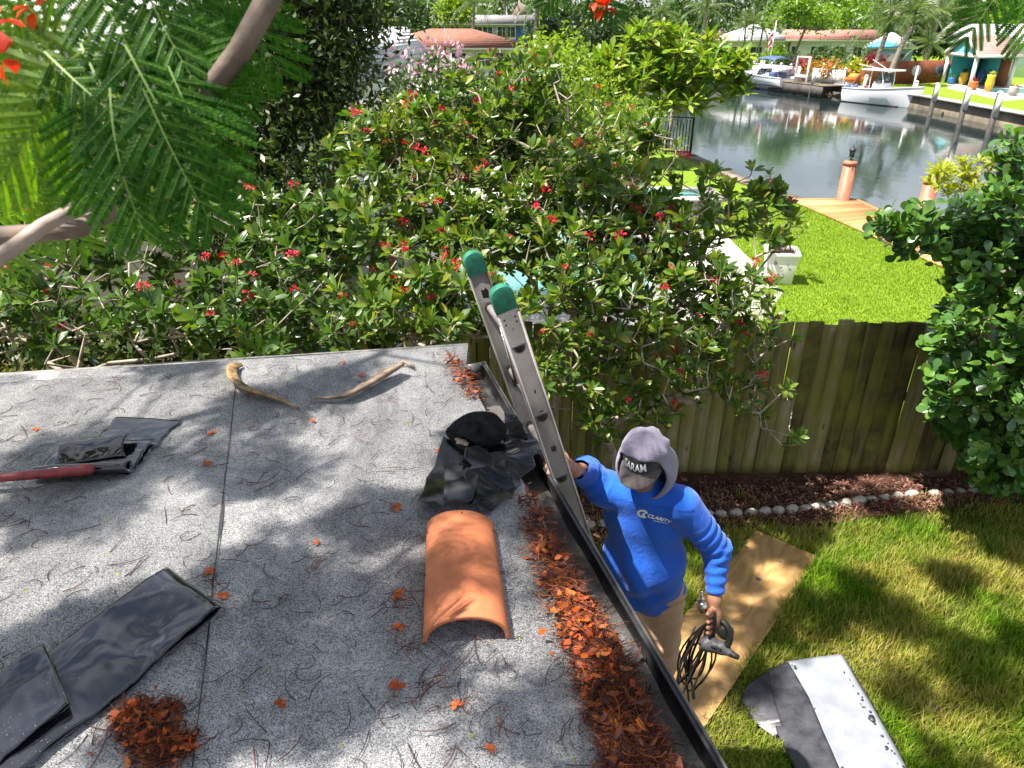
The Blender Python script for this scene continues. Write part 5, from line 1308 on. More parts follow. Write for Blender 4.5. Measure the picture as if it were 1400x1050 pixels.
for x, y, z, r_ in SHD:
    p = W(x, y, z); e = W(x+r_, y, z); rq = (e-p).length
    q0 = np.array([p.x+sx*(RZ-z), p.y+sy*(RZ-z)])
    for _ in range(int(9+rq*rq*(420 if z < 1 else 640))):
        q = q0+rngc.normal(0, 1, 2)*rq*.55
        d = np.hypot(lq[:, 0]-q[0], lq[:, 1]-q[1])/(lq[:, 2]*.8+.06)
        if d.min() > 1 or rngc.rand() < .03: fp.append((*q, 6.3+1.7*rngc.rand()))
for x in np.arange(940, 1330, 16):
    for y in np.arange(430, 650, 22):
        p = at(x+rngc.normal(0, 8), y, FY); 
        if rngc.rand() < .62: fp.append((p.x+sx*(RZ-p.z), p.y+sy*(RZ-p.z), 6.6+1.5*rngc.rand()))
nf0 = len(fp)
while len(fp) < nf0+330:
    c = cl[rngc.randint(len(cl))]; q = c+rngc.normal(0, .22, 2)
    if q[1] > (4.3 if q[0] < .6 else 4.6+1.5*(q[0]-.6)) or q[1] > 6.7: continue
    d = np.hypot(lq[:, 0]-q[0], lq[:, 1]-q[1])/(lq[:, 2]*.9+.10)
    if d.min() < 1.0 and rngc.rand() > .05: continue
    fp.append((*q, 6.3+1.7*rngc.rand()+.5*math.sin(c[0]*2+c[1])))
fp = np.array(fp); pos = np.stack([fp[:, 0]+sx*(fp[:, 2]-RZ), fp[:, 1]+sy*(fp[:, 2]-RZ), fp[:, 2]], 1)
cvs = [feather(10, 0, .4, 190+k, False) for k in range(3)]
pc = []
for k in range(3):
    s_ = np.arange(len(pos)) % 3 == k; n = s_.sum(); d = rdirs(n, rngc); d[:, 2] = d[:, 2]*.3-.1
    V, F, mi = cvs[k]; Ls = rngc.uniform(.26, .46, n)
    off = np.einsum('nij,j->ni', frames(d), np.array([0, .5, -.05]))*Ls[:, None]
    pc.append(scatter(V, [F], frames(d), pos[s_]-off, Ls))
link('canopy', mesh('canopy', *join(pc), M['l_poin']), fl_tree, kind='stuff')
tg = pos[rngc.permutation(len(pos))[:150]]-np.array([0, 0, .1])
P, par, tips = grow(np.array([-4.1, 1.3, 5.0]), tg, .45, .05, .15, rngc); V, F, rad = tubes(P, par, .006, .5, 6, .12)
link('limb', mesh('limb', V, F, M['bark_smooth'], True), fl_tree)
# ================================================================== the worker on the ladder
M['skin'] = MAT('tanned_skin', (.36, .17, .10), .5, .14, 18, .25, 240, spec=.4)
def cloth_mat(name, col, scale=900, sheen=.2, var=.06):
    t = NT(name); n = t.noise(5, 4, .6)
    c = t.ramp(n, [(.3, tuple(x*(1-var*2) for x in col)), (.7, tuple(min(1, x*(1+var)) for x in col))])
    wv = t.noise(scale, 2, .5); wr = t.noise(17, 5, .65, dist=1.6)
    h = t.math('ADD', t.math('MULTIPLY', wv, .15), wr)
    return t.done(t.bsdf(c, .75, 0, t.bump(h, .6, .012), .25, Sheen_Weight=sheen))
M['shirt'] = cloth_mat('blue_sun_shirt', (.010, .105, .56))
M['khaki'] = cloth_mat('khaki_cotton', (.46, .29, .175))
M['hood'] = cloth_mat('mauve_grey_gaiter', (.24, .215, .285))
M['cap'] = cloth_mat('black_cap_cloth', (.02, .018, .019))
M['brim'] = cloth_mat('brown_black_brim', (.075, .062, .06))
M['white_print'] = MAT('white_print', (.82, .82, .82), .6, .03, bump=0)
M['shoe'] = MAT('dark_work_shoe', (.05, .04, .035), .6)
V3 = lambda *a: np.array(a, float)
lv = V3(.95, -.31, 0); lv /= np.linalg.norm(lv); fw = V3(-.31, -.95, 0); fw /= np.linalg.norm(fw); up = V3(0, 0, 1)
T3 = Matrix(((lv[0], fw[0], 0), (lv[1], fw[1], 0), (lv[2], fw[2], 1)))      # columns: his left, forward, up
N = V3(.60, 2.70, 2.455)
RSh = N-lv*.19-up*.045; LSh = N+lv*.19-up*.06
LE = V3(.968, 2.645, 2.14); LWr = V3(.962, 2.545, 1.925)
RW = V3(.262, 2.53, 2.66); RE = V3(.345, 2.76, 2.50)
PV = V3(.685, 2.80, 1.80); CH = N*.58+PV*.42-up*.0
RH, LH = PV-lv*.095-up*.04, PV+lv*.095-up*.04
RK, RA = V3(.60, 2.60, 1.40), V3(.635, 2.665, 1.03); LK, LA = V3(.80, 2.70, 1.36), V3(.80, 2.76, .985)
# head frame: chin tucked, turned to the ladder side
hf = V3(-.44, -.80, -.46); hf /= np.linalg.norm(hf); hl = np.cross(up, hf); hl /= np.linalg.norm(hl); hu = np.cross(hf, hl)
hu = hu if hu[2] > 0 else -hu
HM = Matrix(((hl[0], hf[0], hu[0]), (hl[1], hf[1], hu[1]), (hl[2], hf[2], hu[2])))
HD = N+up*.175+fw*.045+V3(-.0, 0, 0)
def hp(l, f, u): return HD+hl*l+hf*f+hu*u
wk = thing('person', 'worker in a blue long sleeved shirt and black cap climbing the ladder, holding a tool', 'person', (.72, 2.72, .95))
S = SDF((.02, 2.2, .85), (1.2, 3.1, 2.9), .0055)
# torso
S.ell(CH+up*.10, (.178, .112, .2), T3, .05); S.ell((CH+PV)/2-up*.0+fw*.01, (.165, .122, .2), T3, .06); S.ell(PV, (.165, .118, .14), T3, .06)
S.cap(RSh+lv*.03, .062, LSh-lv*.03, .062, .05)
S.cap(N-up*.02, .062, HD-up*.05, .056, .03)
# head: skull, jaw, nose, brow, lips, ears
S.ell(hp(0, -.012, .03), (.074, .096, .088), HM, .02); S.ell(hp(0, .03, -.045), (.056, .062, .062), HM, .03)
S.cap(hp(0, .082, .01), .010, hp(0, .106, -.026), .014, .012); S.ell(hp(0, .082, .028), (.05, .014, .012), HM, .015)
for sg in (-1, 1):
    S.ell(hp(sg*.028, .082, .012), (.017, .012, .011), HM, .006, sub=True); S.ell(hp(sg*.028, .076, .012), (.0125, .0125, .0125), HM, .003)
    S.ell(hp(sg*.076, -.005, -.005), (.008, .02, .03), HM, .008); S.cap(hp(sg*.011, .1, -.03), .008, hp(sg*.013, .095, -.03), .007, .006)
S.cap(hp(-.02, .083, -.058), .0065, hp(.02, .083, -.058), .0065, .006); S.cap(hp(-.017, .082, -.068), .007, hp(.017, .082, -.068), .007, .006)
# arms
S.cap(RSh, .058, RE, .045, .03); S.cap(RE, .044, RW, .028, .02); S.cap(LSh, .058, LE, .045, .03); S.cap(LE, .044, LWr, .028, .02)
# legs
for H_, K_, A_ in ((RH, RK, RA), (LH, LK, LA)):
    S.cap(H_, .088, K_, .06, .05); S.cap(K_, .058, A_, .038, .03); S.cap(A_-up*.02, .036, A_-V3(.12, .035, .045), .03, .02); S.cap(A_-up*.04, .03, A_+V3(.05, .015, -.045), .028, .02)
# left hand: palm, four bent fingers, thumb closing on the tool grip
TG = V3(.945, 2.485, 1.83)                 # middle of the grip
gdir = V3(-.05, -.42, -.9); gdir /= np.linalg.norm(gdir)     # grip axis, down and to the viewer
pd = (TG-LWr); pd = pd-gdir*(pd@gdir); 
side = np.cross(gdir, V3(-.6, -.75, .2)); side /= np.linalg.norm(side); frt = np.cross(side, gdir); frt = frt if frt[1] < 0 else -frt
side = side if side[0] > 0 else -side
def hand(wrist, c, ax, sd_, fr, r=.0):
    """a fist round a bar at c along ax: palm on the sd_ side, fingers go over the front, thumb under"""
    k0 = c+sd_*0.03876
    S.cap(wrist, 0.02964, k0+ax*-0.01368+sd_*.0, 0.02736, 0.0228); S.cap(k0-ax*0.03876, 0.02166, k0+ax*0.03876, 0.01938, 0.02052); S.cap(k0-ax*0.0342+sd_*0.00684, 0.02166, k0+ax*0.0342+sd_*0.00684, 0.02052, 0.02052)
    for i, (o_, ln) in enumerate(((-0.04104, .92), (-0.01482, 1.), (0.0114, .97), (0.03648, .82))):
        a0 = c+ax*o_+sd_*0.03876+fr*0.01368; a1 = c+ax*o_*1.03+sd_*0.01368+fr*0.03876*ln; a2 = c+ax*o_*1.03-sd_*0.01824*ln+fr*0.03078; a3 = c+ax*o_-sd_*0.0285*ln+fr*0.00912
        S.cap(a0, 0.011172, a1, 0.010488, 0.0057); S.cap(a1, 0.01026, a2, 0.00969, 0.00342); S.cap(a2, 0.009576, a3, 0.008436, 0.00342)
    t0 = c-ax*0.05016+sd_*0.02964-fr*0.00456; t1 = c-ax*0.06384-sd_*0.00456+fr*0.02052; t2 = c-ax*0.05472-sd_*0.02508+fr*0.0342
    S.cap(t0, 0.01425, t1, 0.01254, 0.00684); S.cap(t1, 0.01197, t2, 0.00969, 0.00456)
hand(LWr, TG, gdir, -np.array(pd/np.linalg.norm(pd))*1.0 if False else (LWr-TG-gdir*((LWr-TG)@gdir))/np.linalg.norm(LWr-TG-gdir*((LWr-TG)@gdir)), frt)
RG = np.array(LC+lup*min(rungs, key=lambda q: abs(q+.1))+acr*.10)      # right hand takes a rung behind the near rail
rs_ = np.array(out)*1.0
hand(RW, RG, np.array(acr), np.array(nrm)*.6+np.array([0, 0, .8]), -np.array(nrm)*.8+np.array([0, 0, .6]))
V, F = S.surf(); link('body', mesh('body', V, F, M['skin'], True), wk)
# shirt: same limbs with loose cloth over them
S = SDF((.02, 2.2, 1.55), (1.2, 3.1, 2.62), .006)
S.ell(CH+up*.09, (.205, .137, .215), T3, .05); S.ell((CH+PV)/2+fw*.018, (.208, .158, .225), T3, .07); S.ell(PV-up*.02, (.208, .152, .17), T3, .06)
S.cap(RSh+lv*.03, .082, LSh-lv*.03, .082, .05); S.cap(N-up*.03, .085, N+up*.035, .072, .03)
S.cap(RSh, .082, RE, .066, .04); S.cap(RE, .065, RW+(RE-RW)*.12, .043, .03); S.cap(LSh, .083, LE, .067, .04); S.cap(LE, .066, LWr+(LE-LWr)*.22, .045, .03)
S.cut(PV-up*.115+fw*.0, (0.05, 0.03, -1)); 
V, F = S.surf()
def wrinkle(V, a, b_, freq, amp, reach, seed, skew=.0):
    ax = b_-a; L = np.linalg.norm(ax); ax = ax/L; t_ = (V-a)@ax; rad = V-a-t_[:, None]*ax; rr_ = np.linalg.norm(rad, axis=1)
    m = np.exp(-np.maximum(0, np.abs(t_-L/2)-L/2)**2/.0012)*(rr_ < reach)
    n_ = rad/np.maximum(rr_, 1e-6)[:, None]; ph = wav(V, 13, seed)*3.6
    q = np.sin(t_*freq+ph+skew*wav(V, 6, seed+3)*3); q = np.sign(q)*np.abs(q)**.8
    return n_*(m*amp*q*(.55+.45*wav(V, 8, seed+1)))[:, None]
D = wrinkle(V, (LSh+LE)/2, LE, 105, .0060, .1, 1, .6)+wrinkle(V, LE, LWr, 140, .0056, .085, 2, .5)+wrinkle(V, (RSh*.7+RE*.3), RE, 110, .006, .1, 3, .5)+wrinkle(V, RE, RW, 150, .005, .085, 4, .3)
# drape of the trunk: folds fall from the shoulder to the waist on his ladder side
rel = V-PV; l_ = rel@lv; f_ = rel@fw; u_ = rel[:, 2]
tm = np.clip(1-np.abs(l_)/.24, 0, 1)**.3*((np.abs(l_) < .2) & (u_ < .62))
fold = np.sin((l_*42+u_*13+1.1*np.sin(u_*6)))*np.clip((.2-l_)/.3, 0, 1)*np.clip(.62-u_, 0, .5)*2
fold2 = np.sin(l_*30-u_*34+1.3*wav(V, 6, 8))*np.clip(1-np.abs(u_-.05)/.16, 0, 1)*1.1
nrm_ = rel-np.outer(u_, up); nrm_ /= np.maximum(np.linalg.norm(nrm_, axis=1, keepdims=True), 1e-6)
D = D+nrm_*((.013*fold+.010*fold2+.004*wav(V, 16, 9))*tm)[:, None]
V = V+D
shirt = mesh('shirt', V, F, M['shirt'], True); so = link('shirt', shirt, wk)
# trousers
S = SDF((.3, 2.3, .95), (1.1, 3.1, 1.95), .007)
S.ell(PV+up*.0, (.183, .13, .13), T3, .05); S.ell(PV-up*.06-fw*.03, (.178, .12, .12), T3, .05)
for H_, K_, A_ in ((RH, RK, RA), (LH, LK, LA)):
    S.cap(H_, .108, K_, .083, .05); S.cap(K_, .082, A_+up*.03, .066, .03)
S.cut(PV+up*.10, (0, 0, 1)); S.cut(V3(0, 0, 1.0), (0, 0, -1))
V, F = S.surf(); D = wrinkle(V, RH*.9+RK*.1, RK, 60, .006, .14, 11, .6)+wrinkle(V, LH, LK, 60, .006, .14, 12, .6)
V = V+D+.004*np.stack([wav(V, 18, 1), wav(V, 18, 2), wav(V, 14, 3)], 1)
link('trousers', mesh('trousers', V, F, M['khaki'], True), wk)
b = MB()
for A_ in (RA, LA):
    pass
for A_, dz in ((RA, 0), (LA, 0)):
    S = SDF(A_-V3(.24, .14, .13), A_+V3(.13, .14, .12), .007)
    S.cap(A_+up*.04, .05, A_-up*.03, .052, .02); S.cap(A_-up*.045, .05, A_-V3(.15, .04, .06), .042, .03); S.cut(A_-up*.088, (0, 0, -1))
    V, F = S.surf(); link('shoe', mesh('shoe', V, F, M['shoe'], True), wk)
# cap: crown, brim, lettering
V = []; nu, nv = 28, 10
for i in range(nv+1):
    th = math.pi/2*(1-i/nv)
    for j_ in range(nu):
        q = 2*math.pi*j_/nu; c_ = math.cos(th) if 0 else math.sin(th)
        rr_ = max(c_, .0); fl = .107 if math.sin(q) > 0 else .108
        V.append(hp(.087*rr_*math.cos(q), fl*rr_*math.sin(q)-.008, .032+.108*math.cos(th)**.62))
F = [(i*nu+j_, i*nu+(j_+1) % nu, (i+1)*nu+(j_+1) % nu, (i+1)*nu+j_) for i in range(nv) for j_ in range(nu)]
cap_o = link('cap', mesh('cap', V, F, M['cap'], True), wk)
V = []; n1, n2 = 18, 7
for k in range(2):
    for i in range(n2+1):
        for j_ in range(n1+1):
            a_ = math.pi*(.04+.92*j_/n1); s_ = i/n2
            l = math.cos(a_)*(.086+.006*s_); f = math.sin(a_)*.104-.008+s_*.075*math.sin(a_)**.55
            V.append(hp(l, f, .036-.014*s_-.020*(l/.09)**2*(1)-.004*k+.008*(1-abs(l)/.09)))
F = []; o2 = (n2+1)*(n1+1)
for i in range(n2):
    for j_ in range(n1):
        a_ = i*(n1+1)+j_; F += [(a_, a_+1, a_+n1+2, a_+n1+1), (o2+a_+n1+1, o2+a_+n1+2, o2+a_+1, o2+a_)]
for j_ in range(n1): a_ = n2*(n1+1)+j_; F.append((a_, a_+1, o2+a_+1, o2+a_))
for i in range(n2):
    a_ = i*(n1+1); F.append((a_, a_+n1+1, o2+a_+n1+1, o2+a_)); a_ += n1; F.append((a_, o2+a_, o2+a_+n1+1, a_+n1+1))
link('brim', mesh('brim', V, F, M['brim'], True), cap_o)
def text_tris(s, size, shear=0., bold=.0, spacing=1.):
    c = bpy.data.curves.new('t', 'FONT'); c.body = s; c.size = size; c.shear = shear; c.offset = bold; c.space_character = spacing; c.align_x = 'CENTER'; c.align_y = 'CENTER'; c.resolution_u = 3
    o = bpy.data.objects.new('t', c); COL.objects.link(o); dg = bpy.context.evaluated_depsgraph_get(); me = bpy.data.meshes.new_from_object(o.evaluated_get(dg))
    P_ = np.array([tuple(v.co)[:2] for v in me.vertices]); Q = [tuple(p.vertices) for p in me.polygons]
    bpy.data.objects.remove(o); bpy.data.meshes.remove(me); bpy.data.curves.remove(c); return P_, Q
def refine(P_, Q, n=2):
    """split so that print follows a curved surface"""
    T = []
    for f in Q:
        for i in range(1, len(f)-1): T.append((f[0], f[i], f[i+1]))
    P_ = [tuple(p) for p in P_]
    for _ in range(n):
        mid = {}; T2 = []
        def md(a, b_):
            k = (min(a, b_), max(a, b_))
            if k not in mid: mid[k] = len(P_); P_.append(((P_[a][0]+P_[b_][0])/2, (P_[a][1]+P_[b_][1])/2))
            return mid[k]
        for a, b_, c in T:
            x, y, z = md(a, b_), md(b_, c), md(c, a); T2 += [(a, x, z), (x, b_, y), (z, y, c), (x, y, z)]
        T = T2
    return np.array(P_), T
P_, Q = refine(*text_tris('SARAM', .05, 0, .0012, .93), 2)
V = []
for x, y in P_:
    q = math.pi/2+x*.62/.075*-1+.06; u0 = .033+.058+y*1.12-.012; th_c = max(0, (u0-.032)/.108)**(1/.62); th_c = min(th_c, .98); rr_ = math.sqrt(1-th_c**2)
    V.append(hp(.0885*rr_*math.cos(q)*1.02, .109*rr_*math.sin(q)*1.02-.008, u0))
link('lettering', mesh('lettering', V, T_ if False else Q, M['white_print']), cap_o)
# hood / gaiter drawn over cap and neck
V = []; nu, nv = 40, 26
ca = math.radians(14)                       # opening axis raised above the line of sight
ax_f = hf*math.cos(ca)-hu*math.sin(ca)*.0; ax_l = hl; ax_u = np.cross(ax_l, ax_f)*-1; ax_u = ax_u if ax_u@hu > 0 else -ax_u
hc = hp(0, -.012, .03)
for i in range(nv+1):
    s_ = i/nv
    for j_ in range(nu):
        q = 2*math.pi*j_/nu
        th0 = 1.02+.10*math.cos(2*q)+.1*max(0, -math.sin(q))+.22*max(0, math.sin(q))**2*(-1)+.0; th = th0+(math.pi-.02-th0)*s_
        d = ax_f*math.cos(th)+(ax_l*math.cos(q)+ax_u*math.sin(q))*math.sin(th)
        a_, b_, c_ = d@hl, d@hf, d@hu
        r_ = 1/math.sqrt((a_/.106)**2+(b_/.124)**2+(c_/.128)**2)
        if c_ < 0: r_ *= 1+1.15*(-c_)**1.5*(1 if b_ > -.9 else .6)
        fold = .005*math.sin(8*th+3*math.sin(q*2))+.004*math.sin(q*5+th*3)+.005*math.sin(q*3-th*5)*s_
        lipr = .0 if i else -.006
        V.append(hc+d*(r_+fold+lipr)+(-ax_f*.004 if i == 0 else 0))
F = [(i*nu+j_, (i+1)*nu+j_, (i+1)*nu+(j_+1) % nu, i*nu+(j_+1) % nu) for i in range(nv) for j_ in range(nu)]
ho = link('hood', mesh('hood', V, F, M['hood'], True), wk); md_ = ho.modifiers.new('s', 'SOLIDIFY'); md_.thickness = .004; md_.offset = -1
# shirt print: round emblem and word, laid on the cloth
from mathutils.bvhtree import BVHTree
bv = BVHTree.FromPolygons([v.co for v in shirt.vertices], [tuple(p.vertices) for p in shirt.polygons])
pc_ = atP(868, 703, CH+fw*.14, Vector(fw)); 
tx = Vector(lv*.985-up*.02).normalized(); ty = Vector(np.cross(np.array(tx), -fw)).normalized(); ty = ty if ty.z > 0 else -ty
def lay(name, P_, Q, c, rot=0.):
    V = []
    for x, y in P_:
        p = c+tx*(x*math.cos(rot)-y*math.sin(rot))+ty*(x*math.sin(rot)+y*math.cos(rot)); h_, n_, _, _ = bv.ray_cast(p+Vector(fw)*.25, -Vector(fw), .6)
        V.append(tuple((h_ if h_ else p)+Vector(fw)*.0016))
    link(name, mesh(name, V, Q, M['white_print']), so)
cA = atP(878, 705, CH+fw*.15, Vector(fw)); cB = atP(901, 713, CH+fw*.15, Vector(fw)); 
k_ = (cB-cA).length/23*1.0
P_, Q = refine(*text_tris('CLARITY', .026, .22, .0011, .95), 1); wdt = P_[:, 0].max()-P_[:, 0].min(); P_ = P_*(k_*33/wdt)
sl = math.atan2((cB-cA).dot(ty), (cB-cA).dot(tx))
lay('lettering', P_, Q, cB-tx*k_*1, sl)
# emblem: a ring open to one side round a leaf-like wedge
ring, Q = [], []
for i in range(25):
    q = .5+i/24*5.2
    for r_ in (.55, 1.): ring.append((math.cos(q)*r_*k_*7.5, math.sin(q)*r_*k_*7.5))
Q = [(2*i, 2*i+1, 2*i+3, 2*i+2) for i in range(24)]
n0 = len(ring); ring += [(-1.2*k_, -3.6*k_), (3.4*k_, -3.2*k_), (3.2*k_, 3.4*k_), (.2*k_, 2.2*k_)]; Q.append((n0, n0+1, n0+2, n0+3))
lay('emblem', np.array(ring), Q, cA, sl)
n0 = [(-14*k_, -.35*k_), (13*k_, -.35*k_), (13*k_, .35*k_), (-14*k_, .35*k_)]
lay('underline', np.array([(-10*k_+20*k_*i/12, y*k_) for i in range(13) for y in (-.45, .45)]), [(2*i, 2*i+2, 2*i+3, 2*i+1) for i in range(12)], cB-ty*k_*6-tx*k_*-2, sl)

# ------------------------------------------------------------------ the power tool and its flex
pt = thing('power_tool', 'grey and black corded power tool with coiled flex held by the worker', 'power tool', tuple(TG))
GD = Vector(gdir); FRv = Vector(frt); SDv = GD.cross(FRv).normalized(); SDv = SDv if SDv.x > 0 else -SDv
tq = Vector(TG)
b = MB(); b.tube([tq-GD*.055, tq-GD*.03, tq+GD*.03, tq+GD*.07], [.017, .0165, .0165, .019], 12); b.build('grip', M['black'], pt, True)
b = MB(); c = tq-GD*.052-SDv*.030+FRv*.018; ch = Vector((-.12, .1, 1)).normalized(); b.tube([c-SDv*.01, c-SDv*.012+ch*.012, c-SDv*.012+ch*.045, c-SDv*.012+ch*.052], [.020, .024, .022, .012], 14); b.tube([c-SDv*.012+ch*.05, c-SDv*.012+ch*.075, c-SDv*.012+ch*.08, c-SDv*.012+ch*.11], [.011, .010, .005, .002], 10); b.build('chuck', M['chrome'], pt, True)
bc = tq+GD*.105+SDv*.012
S = SDF(bc-Vector((.14, .14, .12)), bc+Vector((.16, .14, .12)), .005)
BM = Matrix((SDv, FRv, -GD)).transposed()
S.cap(bc-SDv*.030, .032, bc+SDv*.035, .030, 0); S.ell(bc-SDv*.03+FRv*.008, (.034, .036, .034), BM, .015); S.cap(bc+SDv*.04, .026, bc+SDv*.085+GD*.012, .017, .02); S.cap(bc, .026, tq+GD*.075, .019, .02)
V, F = S.surf(); hsn = link('housing', mesh('housing', V, F, M['tool_grey'], True), pt)
b = MB(); b.tube([bc+SDv*.08+GD*.011, bc+SDv*.105+GD*.018, bc+SDv*.125+GD*.022], [.018, .014, .011], 10); b.build('nose', M['black'], pt, True)
b = MB()
for dx, dz in ((-.012, .006), (.006, -.008), (-.012, -.014)):
    p = bc-SDv*.034+FRv*.042+SDv*dx-GD*dz; b.lathe(p, [(.0065, -.006), (.0065, .002), (.004, .0022)], 10, FRv.to_track_quat('Z', 'Y').to_matrix())
b.build('screw_socket', M['hole'], hsn)
b = MB(); b.bar(bc+SDv*.0+FRv*.032-GD*.004, bc+SDv*.055+FRv*.028+GD*.0, .012, .006, FRv); b.build('vent', M['hole'], hsn)
b = MB(); hc_ = tq+SDv*.062+GD*.03-FRv*.015; Mx = (SDv*.35+FRv*.9).to_track_quat('Z', 'Y').to_matrix()
b.lathe(hc_, [(.015, -.026), (.034, -.02), (.039, 0), (.034, .016), (.015, .022)], 20, Mx); b.build('side_housing', M['black'], pt, True)
b = MB(); ac = tq+SDv*.038+GD*.045; b.tube([ac+SDv*(.052*math.sin(q))-GD*(.066*math.cos(q)) for q in np.linspace(.1, 2.7, 12)], [.013+.004*math.sin(q) for q in np.linspace(.1, 3.0, 12)], 10); b.build('bail_handle', M['black'], pt, True)
b = MB(); b.bar(tq+FRv*.016+GD*.03, tq+FRv*.022+GD*.058, .014, .012); b.build('trigger', M['tool_grey'], pt, bevel=.003)
b = MB(); b.tube([hc_+GD*.045, hc_+GD*.075+SDv*.02, bc+SDv*.07-GD*.012], [.014, .012, .014], 10); b.build('side_handle', M['black'], pt, True)
# flex: loops hanging from the fist
r_ = np.random.RandomState(77); fx = MB()
topc = Vector(TG)+Vector((-.03, -.01, .005))
vw = (Vector((0, 0, HC))-topc).normalized(); rt = Vector((1, 0, 0)); dn = Vector((0, 0, -1))
for k in range(9):
    dep = .34+.16*r_.rand(); wd_ = .022+.05*r_.rand(); off = -.09*r_.rand()-.01; pts = []
    ph = r_.uniform(-.3, .3)
    for i in range(25):
        q = 2*math.pi*i/24
        y = (1-math.cos(q))/2; x = math.sin(q)*wd_*(.25+.75*math.sin(math.pi*y)**.6 if y > 0 else .25)
        pts.append(topc+dn*(y*dep)+rt*(x*math.cos(ph)+off*y+.008*r_.normal()*0+ .02*math.sin(q*2+k)*y)+Vector((0, 1, 0))*(x*math.sin(ph)*1.2-.012*(k-4)*y))
    fx.tube(pts, .0048, 6, False)
fx.tube([topc, topc+Vector((-.03, .02, -.08)), topc+Vector((-.06, .04, -.2)), topc+Vector((-.05, .03, -.36)), topc+Vector((-.03, .01, -.48)), topc+Vector((-.02, 0, -.55))], .0048, 6)
fx.tube([bc-SDv*.05, bc-SDv*.09+GD*.02, topc+Vector((-.08, -.01, -.15)), topc+Vector((-.05, 0, -.02))], .0048, 6)
fx.build('flex', M['black'], pt, True)
# ================================================================== canal, far bank, houses, boats
M['water'] = water_mat('canal_water', (.012, .022, .022), .06, 1.5, .16, (1, .42, 1, .25))
M['pool_water'] = water_mat('pool_water', (.09, .25, .25), .08, 3.0, .25, (1, 1, 1))
sheetobj('water', [(-400, -150), (400, -150), (400, 400), (-400, 400)], -.9, M['water'])
farb = [(62, -60), (31, 10), (28.3, 38), (28.5, 53), (27.2, 62), (25.2, 78), (12, 80), (8.5, 66), (-90, 62)]
land('far_ground', farb[::-1][:0]+farb+[(-400, 64), (-400, 500), (500, 500), (500, -60)], 0., M['far_land'])
def wall_line(name, label, pts, h0, h1, th, mat, capmat, cat='seawall'):
    t = thing(name, label, cat, (pts[0][0], pts[0][1], h0)); b = MB(); c = MB()
    for a, e in zip(pts[:-1], pts[1:]):
        A, Bq = Vector((*a, 0)), Vector((*e, 0)); d = (Bq-A).normalized()
        b.bar(A+Vector((0, 0, (h0+h1)/2)), Bq+Vector((0, 0, (h0+h1)/2)), th, h1-h0); c.bar(A-d*.1+Vector((0, 0, h1+.073)), Bq+d*.1+Vector((0, 0, h1+.073)), th*3.4, .14)
    b.build('wall', M[mat], t); c.build('cap', M[capmat], t); return t
wall_line('seawall', 'weathered seawall under the bright lawn on this side of the canal', [(11.6, 9.0)]+bank[:6], -2, -.13, .12, 'seawall', 'seawall')
wall_line('seawall', 'pale capped seawall along the opposite canal bank below the pavilion', farb[1:8], -2, -.06, .2, 'seawall', 'concrete')
M['window'] = MAT('dark_window_glass', (.03, .045, .055), .08, .2, 2, bump=0, spec=.8)
M['trim'] = MAT('white_trim', (.74, .73, .7), .5, .06, 3, .1)
def wmat(n, c, v=.08): M[n] = MAT(n, c, .8, v, 1.2, .3, 30); return n
for n_, c_ in (('wall_white', (.72, .71, .69)), ('wall_pink', (.62, .5, .46)), ('wall_blue', (.25, .38, .58)), ('wall_deep_blue', (.05, .13, .38)), ('wall_sky', (.52, .62, .72)), ('wall_grey', (.38, .4, .43)), ('wall_teal', (.08, .55, .66)), ('gable_teal', (.18, .66, .74)), ('wall_rust', (.33, .13, .06)), ('slab_grey', (.36, .35, .34))): wmat(n_, c_)
def tile_mat(name, c, k=2.4):
    t = NT(name); w_ = t.n('TexWave'); w_.bands_direction = 'Z'; w_.inputs['Scale'].default_value = k; w_.inputs['Distortion'].default_value = .4; t.l(t.coord(), w_.inputs['Vector'])
    n = t.noise(1.2, 5, .65); n2 = t.noise(14, 3, .6)
    col = t.ramp(t.math('ADD', t.math('MULTIPLY', n, .6), t.math('MULTIPLY', n2, .4)), [(.35, tuple(x*.68 for x in c)), (.65, tuple(min(1, x*1.15) for x in c))])
    return t.done(t.bsdf(col, .85, 0, t.bump(w_.outputs[1], .6, .05), .2))
for n_, c_ in (('roof_brown', (.25, .115, .08)), ('roof_white', (.70, .70, .71)), ('roof_grey', (.30, .28, .28)), ('roof_pink', (.42, .2, .16)), ('roof_dust', (.30, .2, .17)), ('roof_pale', (.48, .46, .46))): M[n_] = tile_mat(n_, c_)
